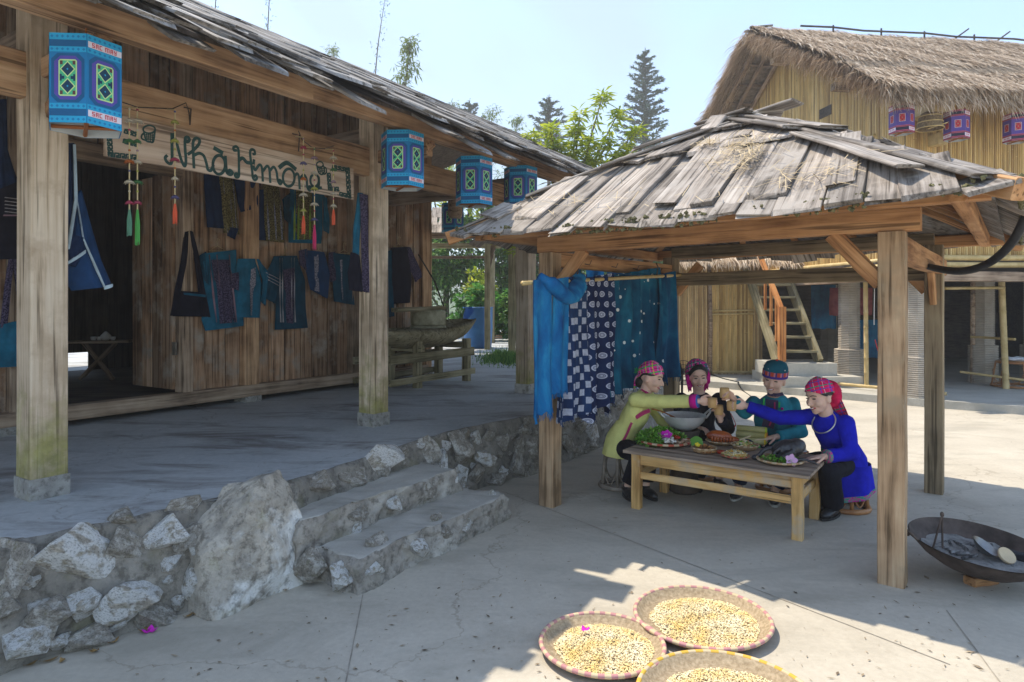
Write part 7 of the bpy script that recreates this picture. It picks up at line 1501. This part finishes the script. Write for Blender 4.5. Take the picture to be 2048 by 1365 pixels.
for i in range(40): p = hs_(HD_) @ V((random.gauss(0, .02), -.15, .03)); mb.tube([p, p+rv()*.05], [.005, .002], 4)
mb.build('tassel', MAG, sc)
mb = MB(); cap_shell(mb, HD_, (.079, .095, .091), 1.2, 2.0, 1.17, tilt=.0, wob=.002, lim_side=1.8); mb.build('hair', HAIR, pD, True)
# stools
M['rattan_old'] = mottle('rattan_old', (.2, .16, .12), (.36, .3, .24), 7, .7)
s1_ = rattan_stool((1.0, 6.13, 0), .17, .34, 'grey worn rattan stool under the person in yellow', 'stool')
for ch in s1_.children: ch.data.materials[0] = M['rattan_old']
rattan_stool((2.8, 5.47, 0), .17, .34, 'orange brown rattan stool under the person in royal blue', 'stool'); rattan_stool((1.88, 6.47, 0), .16, .34, 'rattan stool under the person in black behind the table', 'stool'); rattan_stool((2.44, 6.05, 0), .16, .34, 'rattan stool under the person in teal behind the table', 'stool')
# ================================================================== trays of maize on the ground
CORN = mottle('maize', (.86, .64, .24), (.92, .83, .58), 9, .5, island=.2, bs=0, rand=False)
for (cx, cy, r, h, ma, lb, n, cm) in ((.443, 3.216, .3, .042, WP, 'pink rimmed round tray of drying maize with a fallen petal', 6000, 'heap of maize kernels in the tray with the fallen petal'), (1.015, 3.488, .35, .045, WP, 'larger pink rimmed round tray of drying maize', 7000, 'wide heap of maize kernels in the larger pink rimmed tray'), (.91, 2.74, .375, .048, WY, 'yellow rimmed round tray of drying maize', 7000, 'pale maize kernels in the yellow rimmed tray')):
    c = V((cx, cy, .002)); tray('drying_tray', c, r, h, lb, 'tray', ma, WC, 64, 'trays of drying maize', rim=.012, flare=.9, weave=mottle('tray_weave'+str(n+int(cx*9)), (.34, .25, .15), (.56, .44, .29), 60, .8, bs=.6)); mb = MB()
    for i in range(n):
        a = random.uniform(0, 6.283); q = math.sqrt(random.random())*r*.8*(1+.06*noise.noise(V((math.cos(a)*2, math.sin(a)*2, cx)))); p = c+V((q*math.cos(a)+r*.03, q*math.sin(a)-r*.03, .014+.018*max(0, 1-(q/(r*.8))**2)*random.random()+random.uniform(0, .006)))
        s_ = random.uniform(.0038, .0062); E = Euler((random.uniform(-.6, .6), random.uniform(-.6, .6), random.uniform(0, 6))).to_matrix()
        mb.add([p+E @ V(v)*s_ for v in ((1.1, 0, 0), (0, .8, 0), (-.9, .25, 0), (-.9, -.25, 0), (0, -.8, 0), (.1, 0, .55), (.1, 0, -.5))], [(0, 1, 5), (1, 2, 5), (2, 3, 5), (3, 4, 5), (4, 0, 5), (1, 0, 6), (0, 4, 6)])
    tag(mb.build('maize', CORN, origin=c), cm, 'maize', kind='stuff')
def petal(p, r, label, m_=PW_):
    mb = MB(); p = V(p)
    for i in range(3):
        a = i*1.6+.3; mb.grid(lambda u, v: p+V((r*v*math.cos(a)-(u-.5)*r*.8*math.sin(math.pi*v)*math.sin(a), r*v*math.sin(a)+(u-.5)*r*.8*math.sin(math.pi*v)*math.cos(a), .006+.5*r*v*v)), 4, 5)
    tag(mb.build('fallen_petals', m_, smooth=True), label, 'petals')
petal(gr(300, 1266), .04, 'pink flower fallen on the ground below the rubble wall', PK); petal(V((.37, 3.32, .045)), .028, 'small pink flower lying on the maize', PK)
DRY = mottle('dry_leaf', (.22, .12, .04), (.4, .26, .1), 20, .8)
for i in range(26):
    px, py = (random.uniform(360, 600), 0) if i < 16 else (random.uniform(60, 330), 0); py = lerp(1345, 1165, px/560)+random.uniform(6, 22); p = gr(px, py)+V((0, 0, .006)); a = random.uniform(0, 6); L = random.uniform(.03, .09); mb = MB()
    mb.grid(lambda u, v: p+V((math.cos(a)*L*(v-.5)-math.sin(a)*(u-.5)*.03*math.sin(math.pi*v), math.sin(a)*L*(v-.5)+math.cos(a)*(u-.5)*.03*math.sin(math.pi*v), .012*(v-.5)**2*4+.004*u)), 3, 6)
    tag(mb.build('dry_leaf', DRY, smooth=True), 'small dry brown leaf lying at the foot of the rubble wall', 'leaf', 'dry leaves below the rubble wall')
# ================================================================== ash bowl beside the post
bcn = V((2.86, 4.06, 0)); fp = thing('fire_bowl', 'big rusty iron bowl of ash standing by the pavilion post', 'fire bowl', bcn)
IRON = mottle('old_iron', (.06, .045, .038), (.16, .12, .1), 6, .7, .3, bs=.3); ASH = mottle('ash', (.25, .24, .23), (.55, .53, .5), 14, .95, bs=1, bd=.03)
Et = Euler((.1, .06, 0)).to_matrix(); b0 = bcn+V((.02, 0, .055)); prof = [(.01, 0), (.12, .008), (.22, .04), (.3, .09), (.355, .145), (.38, .175)]
mb = MB(); mb.lathe(prof, b0, 56, Et, False); mb.lathe([(r*.987, z+.005) for r, z in reversed(prof)], b0, 56, Et, False); mb.build('bowl', IRON, fp, True)
mb = MB(); q = b0+Et @ V((-.375, .05, .165)); mb.tube(smooth_line([q+V((0, -.05, 0)), q+V((-.05, -.03, .05)), q+V((-.05, .03, .05)), q+V((0, .05, 0))], 12), .009, 7); mb.build('handle', IRON, fp, True)
mb = MB(); mb.grid(lambda u, v: b0+Et @ V(((.3*v*math.cos(2*math.pi*u)), .3*v*math.sin(2*math.pi*u), .098+.02*noise.noise(V((v*math.cos(6.283*u)*4, v*math.sin(6.283*u)*4, 0))))), 48, 20, True); tag(mb.build('ash', ASH, smooth=True), 'bed of pale grey ash in the iron bowl', 'ash')
o = timber('support_block', bcn+V((-.08, -.09, .025)), bcn+V((.1, -.04, .025)), .08, .05, M['pav_wood'], None); tag(o, 'short wooden block propping up the ash bowl', 'block')
tgs = thing('tongs', 'iron tongs standing in the ash bowl', 'tongs', b0+V((-.22, .05, .13))); 
for s_ in (-1, 1): mb = MB(); q = b0+V((-.22, .02, .13)); mb.tube([q+V((.0+s_*.03, 0, 0)), q+V((.04, .02, .2))], .006, 6); mb.build('arm', IRON, tgs)
mb = MB(); mb.ell(b0+V((-.18, .04, .335)), (.012, .012, .018), None, 8, 6); mb.build('pivot', IRON, tgs)
mb = MB(); E2 = Euler((.5, .35, .3)).to_matrix(); pr = [(.01, 0), (.05, .004), (.08, .03), (.085, .035)]; mb.lathe(pr, b0+V((.03, -.02, .13)), 28, E2, False); mb.lathe([(r*.96, z+.004) for r, z in reversed(pr)], b0+V((.03, -.02, .13)), 28, E2, False); tag(mb.build('iron_dish', STEEL if False else mottle('dish_metal', (.2, .19, .18), (.36, .35, .34), 9, .3, .7), smooth=True), 'small metal dish lying tilted in the ash', 'dish')
mb = MB(); mb.lathe([(.05, -.008), (.052, 0), (.05, .008)], b0+V((.12, -.1, .13)), 18, Euler((.8, .2, 0)).to_matrix()); tag(mb.build('log_slice', WC), 'round pale log slice leaning in the ash', 'log slice')
o = timber('charcoal_block', b0+V((.14, -.02, .125)), b0+V((.27, -.06, .1)), .05, .05, mottle('charcoal', (.015, .015, .018), (.05, .05, .055), 14, .8), None); tag(o, 'black charcoal block lying in the ash', 'charcoal')
for i in range(14):
    q = b0+V((random.uniform(-.2, .2), random.uniform(-.12, .16), .118)); d = V((random.gauss(0, 1), random.gauss(0, 1), .1)).normalized()*random.uniform(.02, .06)
    mb = MB(); mb.tube([q-d, q+d], random.uniform(.008, .014), 6); tag(mb.build('ember', MATS.setdefault('ember', mottle('ember_m', (.02, .02, .022), (.3, .29, .28), 30, .9))), 'small burnt stick end in the ash bowl', 'burnt stick', 'burnt sticks in the ash bowl')
# ================================================================== fan and cable on the pavement
fc = at(1364, 745, 8.1); ef = thing('electric_fan', 'black standing electric fan behind the person in black', 'fan', (fc.x, fc.y, 0)); FM = plain('fan_black', (.012, .012, .014), .4)
mb = MB(); mb.lathe([(.15, 0), (.15, .02), (.03, .04)], (fc.x, fc.y, 0), 20); mb.build('base', FM, ef, True); mb = MB(); mb.tube([(fc.x, fc.y, .03), (fc.x, fc.y, fc.z)], .015, 8); mb.build('pole', FM, ef); mb = MB(); mb.ell(fc+V((0, .06, 0)), (.05, .07, .05), None, 12, 8); mb.build('motor', FM, ef, True)
mb = MB()
for r in (.05, .1, .15): mb.tube([fc+V((r*math.cos(a), -.05-.03*(1-r/.15), r*math.sin(a))) for a in [i*math.pi/12 for i in range(25)]], .004, 5)
for i in range(24): a = i*math.pi/12; mb.tube([fc+V((.02*math.cos(a), -.08, .02*math.sin(a))), fc+V((.15*math.cos(a), -.05, .15*math.sin(a)))], .002, 4)
mb.build('guard', FM, ef)
for i in range(3):
    a = i*2.094; mb = MB(); mb.grid(lambda u, v: fc+V((.13*v*math.cos(a+.5*(u-.5)), -.04+.02*(u-.5), .13*v*math.sin(a+.5*(u-.5)))), 4, 4); mb.build('blade', FM, ef, True)
mb = MB(); mb.tube(smooth_line([gr(1420, 748, .14), gr(1445, 757, .14), gr(1475, 764, .14), V((4.55, 13.15, .14)), V((4.6, 13.0, .01)), gr(1510, 800), gr(1530, 830)], 24), .012, 6); tag(mb.build('power_cable', FM), 'black power cable running off the pavement edge', 'cable')

if 'sc' in TMP: bpy.data.scenes.remove(TMP['sc'])

# grit, straw and leaf scraps on the paving
mb = MB()
for i in range(900):
    px, py = random.uniform(0, 2048), 720+random.random()**.6*645; p = gr(px, py)
    if p.dot(HN) < -3.1 and p.y < 8: continue
    p.z = .004; a = random.uniform(0, 6.28); L = random.uniform(.006, .03)*(1 if random.random() < .85 else 2); w = L*random.uniform(.12, .5); d = V((math.cos(a), math.sin(a), 0)); s_ = V((-d.y, d.x, 0))
    mb.add([p-d*L/2, p+s_*w/2+V((0, 0, .002)), p+d*L/2+V((0, 0, .003)), p-s_*w/2+V((0, 0, .002))], [(0, 1, 2, 3)])
tag(mb.build('litter', mottle('litter_bits', (.12, .09, .06), (.4, .32, .22), 9, .9, island=.5, bs=0, rand=False)), 'scraps of straw and leaf scattered over the courtyard', 'litter', kind='stuff')
mb = MB()
for i in range(260):
    p = H(random.uniform(-.5, 8), random.uniform(-6.8, -3.7), ZT+.003); a = random.uniform(0, 6.28); L = random.uniform(.006, .03); d = V((math.cos(a), math.sin(a), 0)); s_ = V((-d.y, d.x, 0)); w = L*.3
    mb.add([p-d*L/2, p+s_*w/2+V((0, 0, .002)), p+d*L/2+V((0, 0, .003)), p-s_*w/2+V((0, 0, .002))], [(0, 1, 2, 3)])
tag(mb.build('litter', bpy.data.materials['litter_bits']), 'scraps of straw and leaf scattered over the terrace', 'litter', kind='stuff')

# ================================================================== warm hazy air
mb = MB(); mb.cbox((-310, -65, -1.0), (310, 505, 20))
hz = bpy.data.materials.new('haze_air'); hz.use_nodes = True; t = hz.node_tree; t.nodes.remove(t.nodes['Principled BSDF'])
pvn = t.nodes.new('ShaderNodeVolumePrincipled'); pvn.inputs['Color'].default_value = (1, .97, .93, 1); pvn.inputs['Density'].default_value = .0035; pvn.inputs['Anisotropy'].default_value = .35
t.links.new(pvn.outputs[0], t.nodes['Material Output'].inputs['Volume'])
tag(mb.build('haze', hz, origin=(0, 0, 0)), kind='stuff')

def vapour(name, pts, rs, dens, label, cat):
    mb = MB(); mb.tube(smooth_line(pts, 12), rs, 14); m = bpy.data.materials.new(name); m.use_nodes = True; t = m.node_tree; t.nodes.remove(t.nodes['Principled BSDF'])
    v = t.nodes.new('ShaderNodeVolumePrincipled'); v.inputs['Color'].default_value = (1, 1, 1, 1); v.inputs['Anisotropy'].default_value = .2
    c = nd(t, 'ShaderNodeTexCoord').outputs['Object']; n = nz(t, nd(t, 'ShaderNodeMapping', {'Vector': c, 'Scale': (1, 1, .6)}).outputs[0], 11, 4, .6, .8)
    g = nd(t, 'ShaderNodeMapRange', {'Value': n, 'From Min': .45, 'From Max': .75, 'To Min': 0.0, 'To Max': dens}).outputs[0]
    t.links.new(g, v.inputs['Density']); t.links.new(v.outputs[0], t.nodes['Material Output'].inputs['Volume']); tag(mb.build(name, m, smooth=True), label, cat, kind='stuff')
w0 = wc+V((0, 0, .67)); vapour('steam', [w0, w0+V((.03, -.02, .05)), w0+V((.08, -.03, .1)), w0+V((.13, -.04, .16))], [.12, .13, .13, .12, .12, .11, .11, .1, .09, .08, .07, .06, .03], 6, 'white steam rising from the wok', 'steam')
